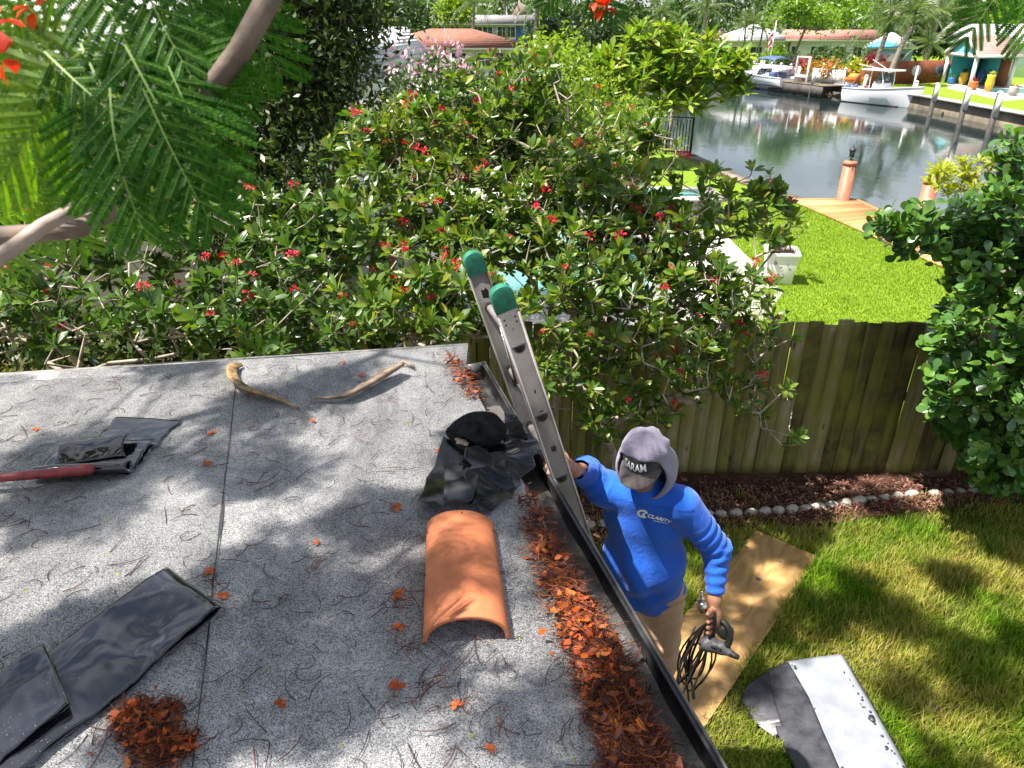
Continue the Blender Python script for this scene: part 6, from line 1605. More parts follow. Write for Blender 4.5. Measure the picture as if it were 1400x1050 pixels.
def house(label, A, B_, depth, zw, rh, wall, roof, wins=(), ov=.5, hip=True, z0=0., name='house', gable_front=False, doors=(), roof_off=0.):
    A, B_ = Vector((*A, 0)), Vector((*B_, 0)); d = (B_-A).normalized(); L = (B_-A).length; n = Vector((-d.y, d.x, 0)); n = n if n.y > 0 else -n
    t = thing(name, label, 'house', tuple((A+B_)/2+n*depth/2))
    q = lambda s_, f, z: tuple(A+d*s_+n*f+Vector((0, 0, z)))
    b = MB(); b.add([q(s_, f, z) for z in (z0, zw) for s_, f in ((0, 0), (L, 0), (L, depth), (0, depth))], [(3, 2, 1, 0), (4, 5, 6, 7), (0, 1, 5, 4), (1, 2, 6, 5), (2, 3, 7, 6), (3, 0, 4, 7)]); b.build('wall', M[wall], t)
    e = [q(-ov, -ov, zw-.0), q(L+ov, -ov, zw), q(L+ov, depth+ov, zw), q(-ov, depth+ov, zw)]; lo = [tuple(Vector(p)-Vector((0, 0, .16))) for p in e]
    k = min(depth/2, L/2-.4) if hip else -ov
    b = MB()
    if gable_front:
        r0, r1 = q(L/2, -ov, zw+rh), q(L/2, depth+ov, zw+rh); b.add(e+[r0, r1], [(0, 4, 5, 3), (4, 1, 2, 5), (0, 1, 4), (2, 3, 5), (3, 2, 1, 0)])
    else:
        r0, r1 = q(k, depth/2, zw+rh), q(L-k, depth/2, zw+rh); b.add(e+[r0, r1], [(0, 1, 5, 4), (2, 3, 4, 5), (1, 2, 5), (3, 0, 4), (3, 2, 1, 0)])
    b.build('roof', M[roof], t)
    b = MB(); V8 = [tuple(Vector(p)-Vector((0, 0, .003))) for p in e]; b.add(lo+V8, [(0, 1, 5, 4), (1, 2, 6, 5), (2, 3, 7, 6), (3, 0, 4, 7), (3, 2, 1, 0)]); b.build('fascia', M['trim'], t)
    for s0, s1, za, zb in wins:
        w_ = MB(); f0 = -.04
        for x0, x1, y0, y1 in ((s0-.07, s1+.07, za-.07, za), (s0-.07, s1+.07, zb, zb+.07), (s0-.07, s0, za, zb), (s1, s1+.07, za, zb), ((s0+s1)/2-.025, (s0+s1)/2+.025, za, zb)):
            w_.add([q(s_, f, z) for z in (y0, y1) for s_, f in ((x0, f0), (x1, f0), (x1, .03), (x0, .03))], [(3, 2, 1, 0), (4, 5, 6, 7), (0, 1, 5, 4), (1, 2, 6, 5), (2, 3, 7, 6), (3, 0, 4, 7)])
        wo_ = w_.build('window', M['trim'], t)
        p_ = MB(); p_.add([q(s_, f, z) for z in (za, zb) for s_, f in ((s0, -.012), (s1, -.012), (s1, .02), (s0, .02))], [(3, 2, 1, 0), (4, 5, 6, 7), (0, 1, 5, 4), (1, 2, 6, 5), (2, 3, 7, 6), (3, 0, 4, 7)]); p_.build('pane', M['window'], wo_)
    for s0, s1, zb, mt in doors:
        p_ = MB(); p_.add([q(s_, f, z) for z in (z0, zb) for s_, f in ((s0, -.03), (s1, -.03), (s1, .02), (s0, .02))], [(3, 2, 1, 0), (4, 5, 6, 7), (0, 1, 5, 4), (1, 2, 6, 5), (2, 3, 7, 6), (3, 0, 4, 7)]); p_.build('door', M[mt], t)
    return t
X = lambda px, Y: at(px, 60, Y).x
house('white neighbour house with a white tiled roof behind the dark tree', (-15, 10.4), (X(432, 10.7), 10.7), 8, 3.55, 1.9, 'wall_white', 'roof_white', ((3, 4.6, 1, 2.4), (7.3, 8.9, 1, 2.4), (10.4, 11.6, 1.7, 2.9)), .5)
house('pale pink house end with a small window beyond the dark tree', (X(330, 30), 30.5), (X(509, 30), 30), 9, 3.1, 1.2, 'wall_pink', 'roof_white', ((3.4, 4.2, 1.6, 2.5), (5.1, 5.75, 1.9, 2.7)), .3, False)
Yb = 72; A = (X(503, Yb), Yb); L_ = X(712, Yb)-A[0]
house('low house with a brown hipped roof seen above the flowering shrubs', A, (X(712, Yb), Yb-.8), 10, 2.55, 1.55, 'wall_pink', 'roof_brown', [(L_*f, L_*f+1.3, .9, 2.1) for f in (.06, .22, .38, .55, .72)], .7, doors=((L_*.83, L_*.94, 2.1, 'window'), (L_*.46, L_*.52, 2.1, 'wall_rust')))
Yb = 104; L_ = X(728, Yb)-X(588, Yb)
house('long house with a grey low roof and a row of windows behind the brown roof', (X(588, Yb), Yb), (X(728, Yb), Yb), 9, 4.55, 1.1, 'wall_grey', 'roof_grey', [(L_*f, L_*f+1.2, 3.0, 4.2) for f in (.08, .2, .32, .42, .52, .66, .74)], .6, False, doors=((L_*.84, L_*.995, 4.3, 'wall_deep_blue'),))
house('small house with a vivid blue gable among the palms', (X(699, 118), 118), (X(722, 118), 118), 6, 5.2, 2.4, 'wall_deep_blue', 'roof_dust', ((.9, 1.9, 3.4, 4.5),), .3, True, 0, 'house', True)
Yb = 88; L_ = X(1074, Yb)-X(985, Yb)
house('white house with a white hipped roof beside three slim palms', (X(985, Yb), Yb+1), (X(1074, Yb), Yb-1), 10, 2.9, 1.6, 'wall_white', 'roof_white', ((L_*.2, L_*.38, .6, 2.2), (L_*.5, L_*.66, .6, 2.2)), .8, doors=((L_*.74, L_*.97, 2.3, 'window'),))
Yb = 86; L_ = X(1185, Yb)-X(1082, Yb)
house('long white house with a faded pink roof behind the round bright tree', (X(1082, Yb), Yb), (X(1185, Yb), Yb-2), 9, 3.0, .95, 'wall_white', 'roof_pink', ((L_*.26, L_*.42, 1.0, 2.3), (L_*.55, L_*.66, 1.0, 2.3), (L_*.78, L_*.88, 1.0, 2.3)), .6, False, doors=((.0+.1, L_*.06, 2.3, 'window'),))
house('blue grey house with a white gable beside the blue umbrella', (X(1196, 72), 73), (X(1247, 72), 71.5), 8, 2.6, 1.15, 'wall_blue', 'roof_white', ((.55, 1.2, .8, 2.1),), .35, True, 0, 'house', True, doors=((1.75, 2.45, 2.05, 'trim'), (2.55, 3.2, 2.05, 'window')))
Yb = 63.5
house('large pale house with a long grey roof behind the open pavilion', (X(1310, 76), 77), (X(1480, 70), 69), 12, 3.0, 1.5, 'wall_sky', 'roof_pale', ((3.0, 4, .9, 2.2), (7.2, 8.2, .8, 2.3), (9, 10, .8, 2.3)), .8, False)
house('house with a dusty red roof at the edge of the trees beyond the pavilion', (X(1376, 92), 92), (X(1450, 92), 90), 8, 3.6, 1.1, 'wall_white', 'roof_dust', ((1.5, 2.6, 1.2, 2.4),), .6, False)
# open pavilion
pv = thing('pavilion', 'open garden pavilion with a turquoise gable and brown shingle roof', 'pavilion', tuple(W(1323, 121, 0)))
pa, pb, pc2 = W(1288, 113.5, 0), W(1325, 121, 0), W(1378, 119.5, 0)
ux, uy = (pb-pa), (pc2-pb); ph = 2.15
pd2 = pa+uy
for p in (pa, pb, pc2, pd2):
    b = MB(); b.box(p+Vector((0, 0, ph/2)), (.22, .22, ph)); b.build('post', M['trim'], pv)
nx_, ny_ = ux.normalized(), uy.normalized()
b = MB()
for a, e in ((pa, pb), (pb, pc2), (pd2, pc2), (pa, pd2)): b.bar(a+Vector((0, 0, ph+.12)), e+Vector((0, 0, ph+.12)), .26, .24)
b.build('beam', M['trim'], pv)
z1, z2 = ph+.245, ph+1.5; mu = ux*.5
o1, o2 = -ny_*.22, ny_*.4; s1, s2 = -nx_*.6, nx_*.6
zz = lambda p, z: (p.x, p.y, z)
rr_ = MB(); ea, eb = pa+o1+s1, pb+o1+s2; ec_, edd = pc2+o2+s2, pd2+o2+s1; ra, rb_ = pa+mu+o1, pd2+mu+o2
V = [zz(ea, z1-.12), zz(eb, z1-.12), zz(ec_, z1-.12), zz(edd, z1-.12), zz(ra, z2), zz(rb_, z2)]; V2 = [(x, y, z-.14) for x, y, z in V]
rr_.add(V+V2, [(0, 4, 5, 3), (4, 1, 2, 5), (6, 9, 11, 10), (10, 11, 8, 7), (1, 7, 8, 2), (0, 3, 9, 6), (3, 5, 11, 9), (5, 2, 8, 11), (0, 6, 10, 4), (4, 10, 7, 1)]); rr_.build('roof', M['roof_dust'], pv)
b = MB(); b.bar(Vector(V[0])-ny_*.03, Vector(V[4])-ny_*.03+Vector((0, 0, 0)), .06, .3); b.bar(Vector(V[4])-ny_*.03, Vector(V[1])-ny_*.03, .06, .3); b.bar(Vector(V[1])+nx_*.03, Vector(V[2])+nx_*.03, .06, .2); b.build('barge_board', M['trim'], pv)
nb_ = 7
for i in range(nb_):        # gable siding board by board
    f0, f1 = i/nb_, (i+1)/nb_-.012; l0, r0_ = pa+ux*(f0*.5), pb-ux*(f0*.5); l1, r1_ = pa+ux*(f1*.5), pb-ux*(f1*.5); za, zb = z1+(z2-z1-.1)*f0, z1+(z2-z1-.1)*f1
    b = MB(); b.add([zz(l0-ny_*.03, za), zz(r0_-ny_*.03, za), zz(r1_-ny_*.01, zb), zz(l1-ny_*.01, zb), zz(l0+ny_*.03, za), zz(r0_+ny_*.03, za), zz(r1_+ny_*.03, zb), zz(l1+ny_*.03, zb)], [(0, 1, 2, 3), (7, 6, 5, 4), (0, 4, 5, 1), (1, 5, 6, 2), (2, 6, 7, 3), (3, 7, 4, 0)]); b.build('board', M['gable_teal'], pv)
b = MB(); b.bar(pd2-ny_*.2+Vector((0, 0, ph/2)), pd2-ny_*.2+ux*.62+Vector((0, 0, ph/2)), .1, ph); b.bar(pa+uy*.12+Vector((0, 0, ph/2)), pd2+Vector((0, 0, ph/2)), .08, ph); b.build('back_wall', M['wall_teal'], pv)
b = MB(); b.bar(pd2-ny_*.2+ux*.64+Vector((0, 0, ph/2)), pc2-ny_*.2-ux*.06+Vector((0, 0, ph/2)), .1, ph); b.build('back_wall', M['wall_rust'], pv)
# fences over there
M['vinyl'] = MAT('white_vinyl', (.78, .78, .77), .45, .05, 2, .05)
vf = thing('vinyl_fence', 'low white vinyl fence along the opposite bank beside the covered boat', 'fence', (25, 68, 0))
A, B_ = Vector((23.4, 75.2, 0)), Vector((26.95, 62.6, 0)); n = 9
for i in range(n+1):
    p = A.lerp(B_, i/n); b = MB(); b.box(p+Vector((0, 0, .62)), (.14, .14, 1.24)); b.add([(p.x+x, p.y+y, 1.24) for x, y in ((-.1, -.1), (.1, -.1), (.1, .1), (-.1, .1))]+[(p.x, p.y, 1.36)], [(0, 1, 4), (1, 2, 4), (2, 3, 4), (3, 0, 4)]); b.build('post', M['vinyl'], vf)
for i in range(n):
    p, q = A.lerp(B_, i/n), A.lerp(B_, (i+1)/n); b = MB(); b.bar(p+Vector((0, 0, .55)), q+Vector((0, 0, .55)), .05, .9); b.bar(p+Vector((0, 0, 1.05)), q+Vector((0, 0, 1.05)), .09, .1); b.build('panel', M['vinyl'], vf)
M['rust_fence'] = MAT('rust_brown_fence', (.24, .065, .03), .75, .15, 2, .3, 30)
rf = thing('privacy_fence', 'rust brown privacy fence with a swept end behind the white boat', 'fence', (30, 63, 0))
A, B_ = Vector((27.6, 62.2, 0)), Vector((38.2, 66.6, 0)); n = 70
for i in range(n):
    s_ = i/n; hh = .35+1.4*min(1, (s_/.16))**.6 if s_ < .16 else 1.75
    p, q = A.lerp(B_, s_+.0006), A.lerp(B_, (i+1)/n-.0006); b = MB(); b.bar(p+Vector((0, 0, hh/2)), q+Vector((0, 0, hh/2)), .035+.006*(i % 2), hh); b.build('board', M['rust_fence'], rf)
for px, py in ((1253, 97), (1284, 97)):
    p = at(px, py, 62.6 if px < 1260 else 64.2); b = MB(); b.lathe(p, [(.05, .0), (.34, -.06), (.42, -.02), (.40, .04), (.1, .05)], 20, Vector((.2, -1, .1)).to_track_quat('Z', 'Y').to_matrix()); o = b.build('wall_disc', M['wall_grey'] if px < 1260 else M['window'], None, True)
    tag(o, 'pale grey round disc mounted on the rust brown fence' if px < 1260 else 'dark round disc mounted at the pavilion end of the rust fence', 'ornament')
# patio, pool, planter on the neighbour's side
def quad_px(name, pts, z, mat): return sheetobj(name, [tuple(W(x, y, z))[:2] for x, y in pts], z, mat)
sheetobj('patio', [(-2.35, 9.4), (3.2, 9.4), (4.95, 12.3), (4.95, 19.0), (2.2, 21.5), (-2.35, 21.5)], .017, M['concrete'])
pl_ = [(-1.9, 11.6), (2.6, 11.6), (2.9, 14.6), (2.4, 18.2), (-1.9, 18.4)]
pool = thing('swimming_pool', 'turquoise swimming pool glimpsed through the red flowered shrub', 'pool', (.4, 15, 0))
link('pool_water', mesh('pool_water', [(x, y, .024) for x, y in pl_], [tuple(range(5))], M['pool_water']), pool)
for i in range(5):
    b = MB(); a, c = Vector((*pl_[i], .03)), Vector((*pl_[(i+1) % 5], .03)); b.bar(a, c, .3, .055); b.build('coping', M['concrete'], pool)
sp_ = thing('spa', 'raised grey spa block with white coping at the end of the pool', 'spa', (4, 17.8, 0))
b = MB(); b.box((4.05, 17.9, .29), (2.0, 1.3, .56)); b.build('wall', M['slab_grey'], sp_)
b = MB(); b.box((4.05, 17.9, .605), (2.2, 1.5, .07)); b.build('coping', M['concrete'], sp_)
b = MB(); b.box((4.05, 17.9, .642), (1.5, .8, .006)); b.build('spa_water', M['pool_water'], sp_)
p = W(1069, 391, 0); pt_ = thing('planter', 'white square planter with a bare twiggy plant on the bright lawn', 'planter', tuple(p))
MR = Matrix.Rotation(-.22, 3, 'Z'); pz_ = p+Vector((0, .28, 0))
b = MB(); b.box(pz_+Vector((0, 0, .29)), (.46, .46, .54), MR, 1.22); b.build('pot', M['trim'], pt_, bevel=.01)
b = MB(); 
for dx, dy, sx_, sy_ in ((0, -.27, .6, .06), (0, .27, .6, .06), (-.27, 0, .06, .48), (.27, 0, .06, .48)):
    b.box(pz_+MR @ Vector((dx, dy, 0))+Vector((0, 0, .585)), (sx_, sy_, .06), MR)
b.build('rim', M['trim'], pt_, bevel=.006)
b = MB(); b.box(pz_+Vector((0, 0, .561)), (.47, .47, .006), MR); b.build('soil', M['mulch'], pt_)
r_ = np.random.RandomState(5)
for k in range(13):
    b = MB(); q = r_.uniform(-.24, .24); b.box(pz_+MR @ Vector((q, -.258-.02*1, r_.uniform(.12, .5))), (r_.uniform(.012, .04), .012, r_.uniform(.012, .05)), MR); b.build('paint_chip', M['bark'], pt_)
tg = np.array([tuple(pz_+Vector((r_.uniform(-.5, .4), r_.uniform(-.3, .3), r_.uniform(.9, 1.35)))) for _ in range(14)]); P, par, tips = grow(np.array(pz_)+[0, 0, .56], tg, .12, .02, .2, r_)
V, F, rad = tubes(P, par, .008, .4, 5, .03); link('stem', mesh('stem', V, F, M['bark'], True), pt_)
for i in tips[:9]: link('leaf_cluster', ros_mesh('l_plum')[i % 6], pt_, M4(np.eye(3), P[i], 1.3))
# dock and its piles
M['dock'] = wood_mat('orange_dock_board', [(.34, .15, .055), (.47, .23, .09), (.56, .31, .15)], (2, 40, 40), .7, .3)
M['pile'] = MAT('brown_pile_wrap', (.36, .135, .075), .55, .15, 5, .3, 40)
dk = thing('dock', 'orange brown timber dock beyond the bright lawn', 'dock', tuple(W(1160, 290, 0)))
D1, D2, D3, D4 = W(1084, 274, .06), W(1168, 273, .06), W(1345, 356, .06), W(1345, 388, .06); n = 44
for i in range(n):
    a, c = D1.lerp(D4, i/n), D2.lerp(D3, i/n); a2, c2 = D1.lerp(D4, (i+.975)/n), D2.lerp(D3, (i+.975)/n)
    b = MB(); b.add([(*q[:2], z) for z in (.022, .062) for q in (a2, c2, c, a)], [(3, 2, 1, 0), (4, 5, 6, 7), (0, 1, 5, 4), (1, 2, 6, 5), (2, 3, 7, 6), (3, 0, 4, 7)]); b.build('plank', M['dock'], dk)
b = MB(); b.bar(D2+Vector((.05, 0, -.12)), D3+Vector((.05, 0, -.12)), .08, .3); b.bar(D1+Vector((0, .06, -.12)), D2+Vector((0, .06, -.12)), .08, .3); b.build('fascia', M['dock'], dk)
def pile(label, p, r0, z0, z1, mat, capm=None, flute=True, group=None):
    t = thing('dock_piling', label, 'piling', (p.x, p.y, z0), group); n_ = 32 if flute else 10; V = []
    for z in (z0, z1):
        for k in range(n_):
            q = 2*math.pi*k/n_; rr_ = r0*(1 if k % 2 or not flute else .95); V.append((p.x+rr_*math.cos(q), p.y+rr_*math.sin(q), z))
    MB().add(V, [(k, (k+1) % n_, n_+(k+1) % n_, n_+k) for k in range(n_)]+[tuple(range(n_, 2*n_))]).build('shaft', M[mat], t)
    b = MB(); b.lathe((p.x, p.y, z1), [(r0*1.08, -.04), (r0*1.1, .02), (r0*.9, .05), (r0*.2, .07 if flute else .1)], 20 if flute else 10); b.build('pile_cap', M[capm or mat], t, True)
    return t
pA, pB = W(1152, 273, .06), W(1259, 304, .06)
ta = pile('brown ribbed piling carrying a small black lantern at the dock corner', pA, .17, -2, 1.04, 'pile'); tb = pile('brown ribbed piling without lantern beside the yellow leaved plumeria', pB, .17, -2, 1.04, 'pile')
lt = thing('lantern', 'small black lantern standing on the brown dock piling', 'lantern', (pA.x, pA.y, 1.1))
b = MB(); q = Vector((pA.x, pA.y, 1.1)); b.lathe(q, [(.06, 0), (.05, .03), (.02, .05), (.02, .08), (.075, .1), (.075, .11)], 12); b.build('base', M['black'], lt, True)
b = MB(); b.lathe(q, [(.05, .11), (.07, .27)], 8); b.build('glass', M['window'], lt)
b = MB()
for k in range(4): a_ = k*math.pi/2; b.bar(q+Vector((.052*math.cos(a_), .052*math.sin(a_), .11)), q+Vector((.074*math.cos(a_), .074*math.sin(a_), .27)), .012, .012, (1, .3, .1))
b.lathe(q, [(.095, .27), (.09, .285), (.04, .34), (.012, .36), (.02, .38), (.005, .41)], 12); b.build('lantern_frame', M['black'], lt)
# black railing at the water
rl = thing('metal_railing', 'black metal railing behind the plumeria trunk by the canal', 'railing', (5.6, 28, 0))
A, B_ = W(846, 206, 0), W(943, 214, 0); A.z = B_.z = 0
b = MB(); b.bar(A+Vector((0, 0, 1.35)), B_+Vector((0, 0, 1.35)), .05, .04); b.build('top_rail', M['black'], rl)
b = MB(); b.bar(A+Vector((0, 0, .15)), B_+Vector((0, 0, .15)), .04, .04); b.build('bottom_rail', M['black'], rl)
n = 24
for i in range(n+1):
    p = A.lerp(B_, i/n); w_ = .07 if i % 8 == 0 else .03; b = MB(); b.box(p+Vector((0, 0, .69)), (w_, w_, 1.38 if i % 8 == 0 else 1.2)); b.build('post' if i % 8 == 0 else 'bar', M['black'], rl)
# piles across the canal
M['pile_far'] = MAT('dark_wet_pile', (.06, .05, .045), .7, .4, 2, .3, 20)
M['pile_top'] = MAT('silver_pile_sleeve', (.5, .48, .47), .6, .2, 2, .2)
def far_pile(label, px, py, Y, top, mat='pile_far', r0=.15):
    p = at(px, py, Y); zt = at(px, top, Y).z
    t = pile(label, Vector((p.x, Y, 0)), r0, -2, zt, mat, 'pile_top', False, 'mooring piles across the canal')
    b = MB(); b.tube([(p.x+.02, Y-.04, zt-(zt+.9)*.55), (p.x+.02, Y-.04, zt-.03)], r0*1.02, 10); b.build('sleeve', M['pile_top'], t)
for a in (('mooring pile just off the bow of the white boat', 1273, 150, 49.5, 115), ('mooring pile before the pavilion corner post', 1313, 165, 43.5, 122), ('mooring pile beside the grey stone pot, last of three before the pavilion', 1354, 175, 39.5, 127),
          ('slim dark pile at the near end of the boat lift', 1089, 116, 67, 92), ('dark pile beside the far wooden dock', 1109, 122, 63, 95), ('dark pile at the stern of the covered boat', 1038, 108, 73, 84)): far_pile(*a)
def wpole(label, px, Y, yb, yt, r0, nm='mooring_pole'):
    p, q = at(px, yb, Y), at(px, yt, Y); b = MB(); b.tube([(p.x, Y, -.05), (p.x, Y, q.z)], r0, 8); b.lathe((p.x, Y, q.z), [(r0*1.2, 0), (r0*1.1, .05), (.01, .1)], 8); o = b.build(nm, M['trim'], None, True); tag(o, label, 'post'); return o
wpole('short white post on the bank behind the engines of the white boat', 1182, 58.5, 118, 104, .13); wpole('thin white pole on the grass in front of the rust brown fence', 1247, 55, 127, 92, .06); wpole('stubby white post on the grass beside the thin white pole', 1249, 54, 128, 112, .16)
# flagpole
p = at(1052, 84, 76); fp_ = thing('flagpole', 'white flagpole with a furled red and white flag over the covered boat', 'flagpole', (p.x, 76, 0)); zt = at(1055, 30, 76).z
b = MB(); b.tube([(p.x, 76, 0), (p.x+.1, 76, zt)], [.07, .045], 8); b.lathe((p.x+.1, 76, zt), [(.02, 0), (.09, .06), (.02, .14)], 8); b.build('pole', M['trim'], fp_, True)
for k, m_ in enumerate(('f_red', 'trim', 'f_red', 'trim')):
    b = MB(); z = zt-.9-k*.28; V = [(p.x+.05-.5*s_*(1-.1*k)+.02, 76+.12*math.sin(s_*5+k), z-.55*s_*s_-h_*.3) for h_ in (0, 1) for s_ in np.linspace(0, 1, 6)]; b.add(V, [(i, i+1, i+7, i+6) for i in range(5)]); b.build('flag_stripe', M[m_], fp_)
# ------------------------------------------------------------------ boats
M['gelcoat'] = MAT('white_gelcoat', (.78, .79, .8), .22, .04, 1, .03, 8, spec=.6)
M['navy'] = MAT('navy_canvas', (.05, .09, .2), .6, .15, 3)
M['vinyl_red'] = MAT('maroon_seat', (.16, .05, .05), .6)
M['sky_canvas'] = MAT('blue_canvas', (.08, .36, .56), .65, .1, 2)
def hull(P0, P1, beam, free, z0=-.9, parent=None, flare=.12):
    """lofted hull from stern P0 to bow P1"""
    d = (P1-P0); L = d.length; d.normalize(); s_ = Vector((-d.y, d.x, 0)); V = []; n = 16
    for i in range(n+1):
        t = i/n; w_ = beam/2*(1-max(0, (t-.45)/.55)**2.3); fr = free*(1+.42*t*t); rk = .0 if t < .8 else (t-.8)*1.4
        c = P0+d*(L*t)
        for x, z in ((-1-flare*t, fr), (-1, fr*.55), (-.86+.3*t, .02), (0, -.45+.42*max(0, (t-.6)/.4)), (.86-.3*t, .02), (1, fr*.55), (1+flare*t, fr)):
            q = c+s_*(w_*x)+d*(rk*z*.9); V.append((q.x, q.y, z0+z))
    F = [(i*7+k, i*7+k+1, (i+1)*7+k+1, (i+1)*7+k) for i in range(n) for k in range(6)]+[(6, 5, 4, 3, 2, 1, 0)]
    link('hull', mesh('hull', V, F, M['gelcoat'], True), parent).modifiers.new('e', 'EDGE_SPLIT')
    V2 = []
    for i in range(n+1):
        a, c = Vector(V[i*7]), Vector(V[i*7+6]); m_ = (a+c)/2
        V2 += [tuple(a+Vector((0, 0, .03))), tuple(m_+(a-m_)*.86+Vector((0, 0, .05))), tuple(m_+(a-m_)*.84-Vector((0, 0, .35*(1 if i < 12 else 0)))), tuple(m_+(c-m_)*.84-Vector((0, 0, .35*(1 if i < 12 else 0)))), tuple(m_+(c-m_)*.86+Vector((0, 0, .05))), tuple(c+Vector((0, 0, .03)))]
    link('deck', mesh('deck', V2, [(i*6+k, i*6+k+1, (i+1)*6+k+1, (i+1)*6+k) for i in range(n) for k in range(5)], M['gelcoat'], True), parent)
    b = MB(); b.tube([Vector(V[i*7])+Vector((0, 0, .0)) for i in range(n+1)], .045, 6); b.tube([Vector(V[i*7+6]) for i in range(n+1)], .045, 6); b.build('rub_rail', M['wall_grey'], parent, True)
    b = MB(); b.tube([Vector(V[i*7+2])+Vector((0, 0, .02)) for i in range(n-2)], .05, 5); b.tube([Vector(V[i*7+4])+Vector((0, 0, .02)) for i in range(n-2)], .05, 5); b.build('boot_stripe', M['black'], parent)
    return d, s_, L
P0, P1 = W(1163, 138, -.9), W(1248, 148, -.9); P0.z = P1.z = 0
P1 = P0+(P1-P0).normalized()*6.1
bo = thing('motorboat', 'white centre console motorboat with a hard top and twin outboards', 'boat', (*P0[:2], -.9))
d, s_, L = hull(P0, P1, 2.2, 1.0, -.9, bo)
at_ = lambda f, x, z: P0+d*(L*f)+s_*x+Vector((0, 0, -.9+z))
b = MB(); b.box(at_(.44, 0, 1.0), (1.1, .95, 1.15), Matrix.Rotation(math.atan2(d.y, d.x), 3, 'Z'), .85); b.build('console', M['gelcoat'], bo, bevel=.05)
ws_ = MB(); q = [at_(.53, -.45, 1.5), at_(.53, .45, 1.5), at_(.50, .42, 2.15), at_(.50, -.42, 2.15)]; ws_.add([tuple(x) for x in q]+[tuple(x-d*.03) for x in q], [(0, 1, 2, 3), (7, 6, 5, 4), (0, 4, 5, 1), (1, 5, 6, 2), (2, 6, 7, 3), (3, 7, 4, 0)]); ws_.build('windshield', M['window'], bo)
for sg in (-1, 1):
    b = MB(); q = [at_(.53, sg*.47, 1.5), at_(.42, sg*.5, 1.45), at_(.42, sg*.46, 2.1), at_(.50, sg*.44, 2.15)]; b.add([tuple(x) for x in q]+[tuple(x-s_*sg*.03) for x in q], [(0, 1, 2, 3), (7, 6, 5, 4), (0, 4, 5, 1), (1, 5, 6, 2), (2, 6, 7, 3), (3, 7, 4, 0)]); b.build('side_window', M['window'], bo)
    for f, f2 in ((.53, .50), (.33, .35)):
        b = MB(); b.tube([at_(f, sg*.5, .9), at_(f, sg*.52, 1.6), at_(f2, sg*.62, 2.28)], .035, 8); b.build('top_post', M['gelcoat'], bo, True)
b = MB(); b.box(at_(.42, 0, 2.34), (2.5, 1.7, .1), Matrix.Rotation(math.atan2(d.y, d.x), 3, 'Z')); b.build('hard_top', M['gelcoat'], bo, bevel=.04)
b = MB(); b.tube([at_(.46, .1, 2.4), at_(.22, .0, 3.0)], .018, 6); b.tube([at_(.5, -.4, 2.4), at_(.1, -.5, 2.65)], .018, 6); b.build('antenna', M['gelcoat'], bo)
b = MB(); b.box(at_(.29, 0, .85), (.5, 1.0, .8), Matrix.Rotation(math.atan2(d.y, d.x), 3, 'Z')); b.box(at_(.62, 0, .8), (.6, .8, .6), Matrix.Rotation(math.atan2(d.y, d.x), 3, 'Z')); b.build('seat', M['vinyl_red'], bo, bevel=.05)
for sg in (-.38, .38):
    S = SDF(at_(-.06, sg, .9)-Vector((.5, .5, .5)), at_(-.06, sg, .9)+Vector((.5, .5, .5)), .05); S.cap(at_(-.05, sg, .95), .2, at_(-.02, sg, 1.05), .17, .05); S.cap(at_(-.05, sg, .9), .15, at_(-.05, sg, .5), .1, .05); V, F = S.surf(); eo = link('outboard', mesh('outboard', V, F, M['navy'], True), bo)
    b = MB(); b.bar(at_(-.045, sg, .55), at_(-.045, sg, -.25), .14, .1, d); b.build('outboard_leg', M['wall_grey'], eo)
# covered boat on the lift
P0, P1 = Vector((24.3, 67.2, 0)), Vector((22.2, 73.2, 0)); bo2 = thing('runabout_boat', 'white and dark runabout boat with a folding blue sun top by the white vinyl fence', 'boat', (*P0[:2], -.3))
d, s_, L = hull(P0, P1, 2.2, .7, -.45, bo2); at_ = lambda f, x, z: P0+d*(L*f)+s_*x+Vector((0, 0, -.45+z))
b = MB(); V = []
for f in np.linspace(.2, .62, 7):
    for x in np.linspace(-1, 1, 7): V.append(tuple(at_(f, x*1.0, 2.05+.22*(1-x*x)+.1*math.sin((f-.2)/.42*math.pi))))
o = link('sun_top', mesh('sun_top', V, [(i*7+k, i*7+k+1, (i+1)*7+k+1, (i+1)*7+k) for i in range(6) for k in range(6)], M['navy'], True), bo2); o.modifiers.new('s', 'SOLIDIFY').thickness = .04
b = MB()
for f, f2 in ((.4, .2), (.4, .41), (.4, .62), (.05, .2), (.75, .62)):
    for sg in (-1, 1): b.tube([at_(f, sg*1.02, .72), at_(f2, sg*1.0, 2.07)], .025, 6)
b.build('top_frame', M['chrome'], bo2)
b = MB(); q = [at_(.62, -.8, .75), at_(.62, .8, .75), at_(.55, .7, 1.35), at_(.55, -.7, 1.35)]; b.add([tuple(x) for x in q]+[tuple(x-d*.03) for x in q], [(0, 1, 2, 3), (7, 6, 5, 4), (0, 4, 5, 1), (1, 5, 6, 2), (2, 6, 7, 3), (3, 7, 4, 0)]); b.build('windshield', M['window'], bo2)
b = MB(); b.box(at_(.3, 0, .8), (.9, 1.3, .6), Matrix.Rotation(math.atan2(d.y, d.x), 3, 'Z')); b.build('engine_cover', M['navy'], bo2, bevel=.08)
lf = thing('boat_lift', 'white boat lift frame standing between two dark piles', 'boat lift', tuple(at(1098, 115, 65)))
c0 = at(1088, 100, 66); c1 = at(1104, 100, 64.5); zt = at(1096, 78, 65).z
b = MB(); b.tube([(c0.x, 66, -.9), (c0.x, 66, zt), (c1.x, 64.5, zt), (c1.x, 64.5, -.9)], .09, 8); b.build('hoop', M['trim'], lf)
b = MB(); b.bar((c0.x, 66, zt-1.5), (c1.x, 64.5, zt-1.5), .15, .25); b.build('cross_beam', M['trim'], lf)
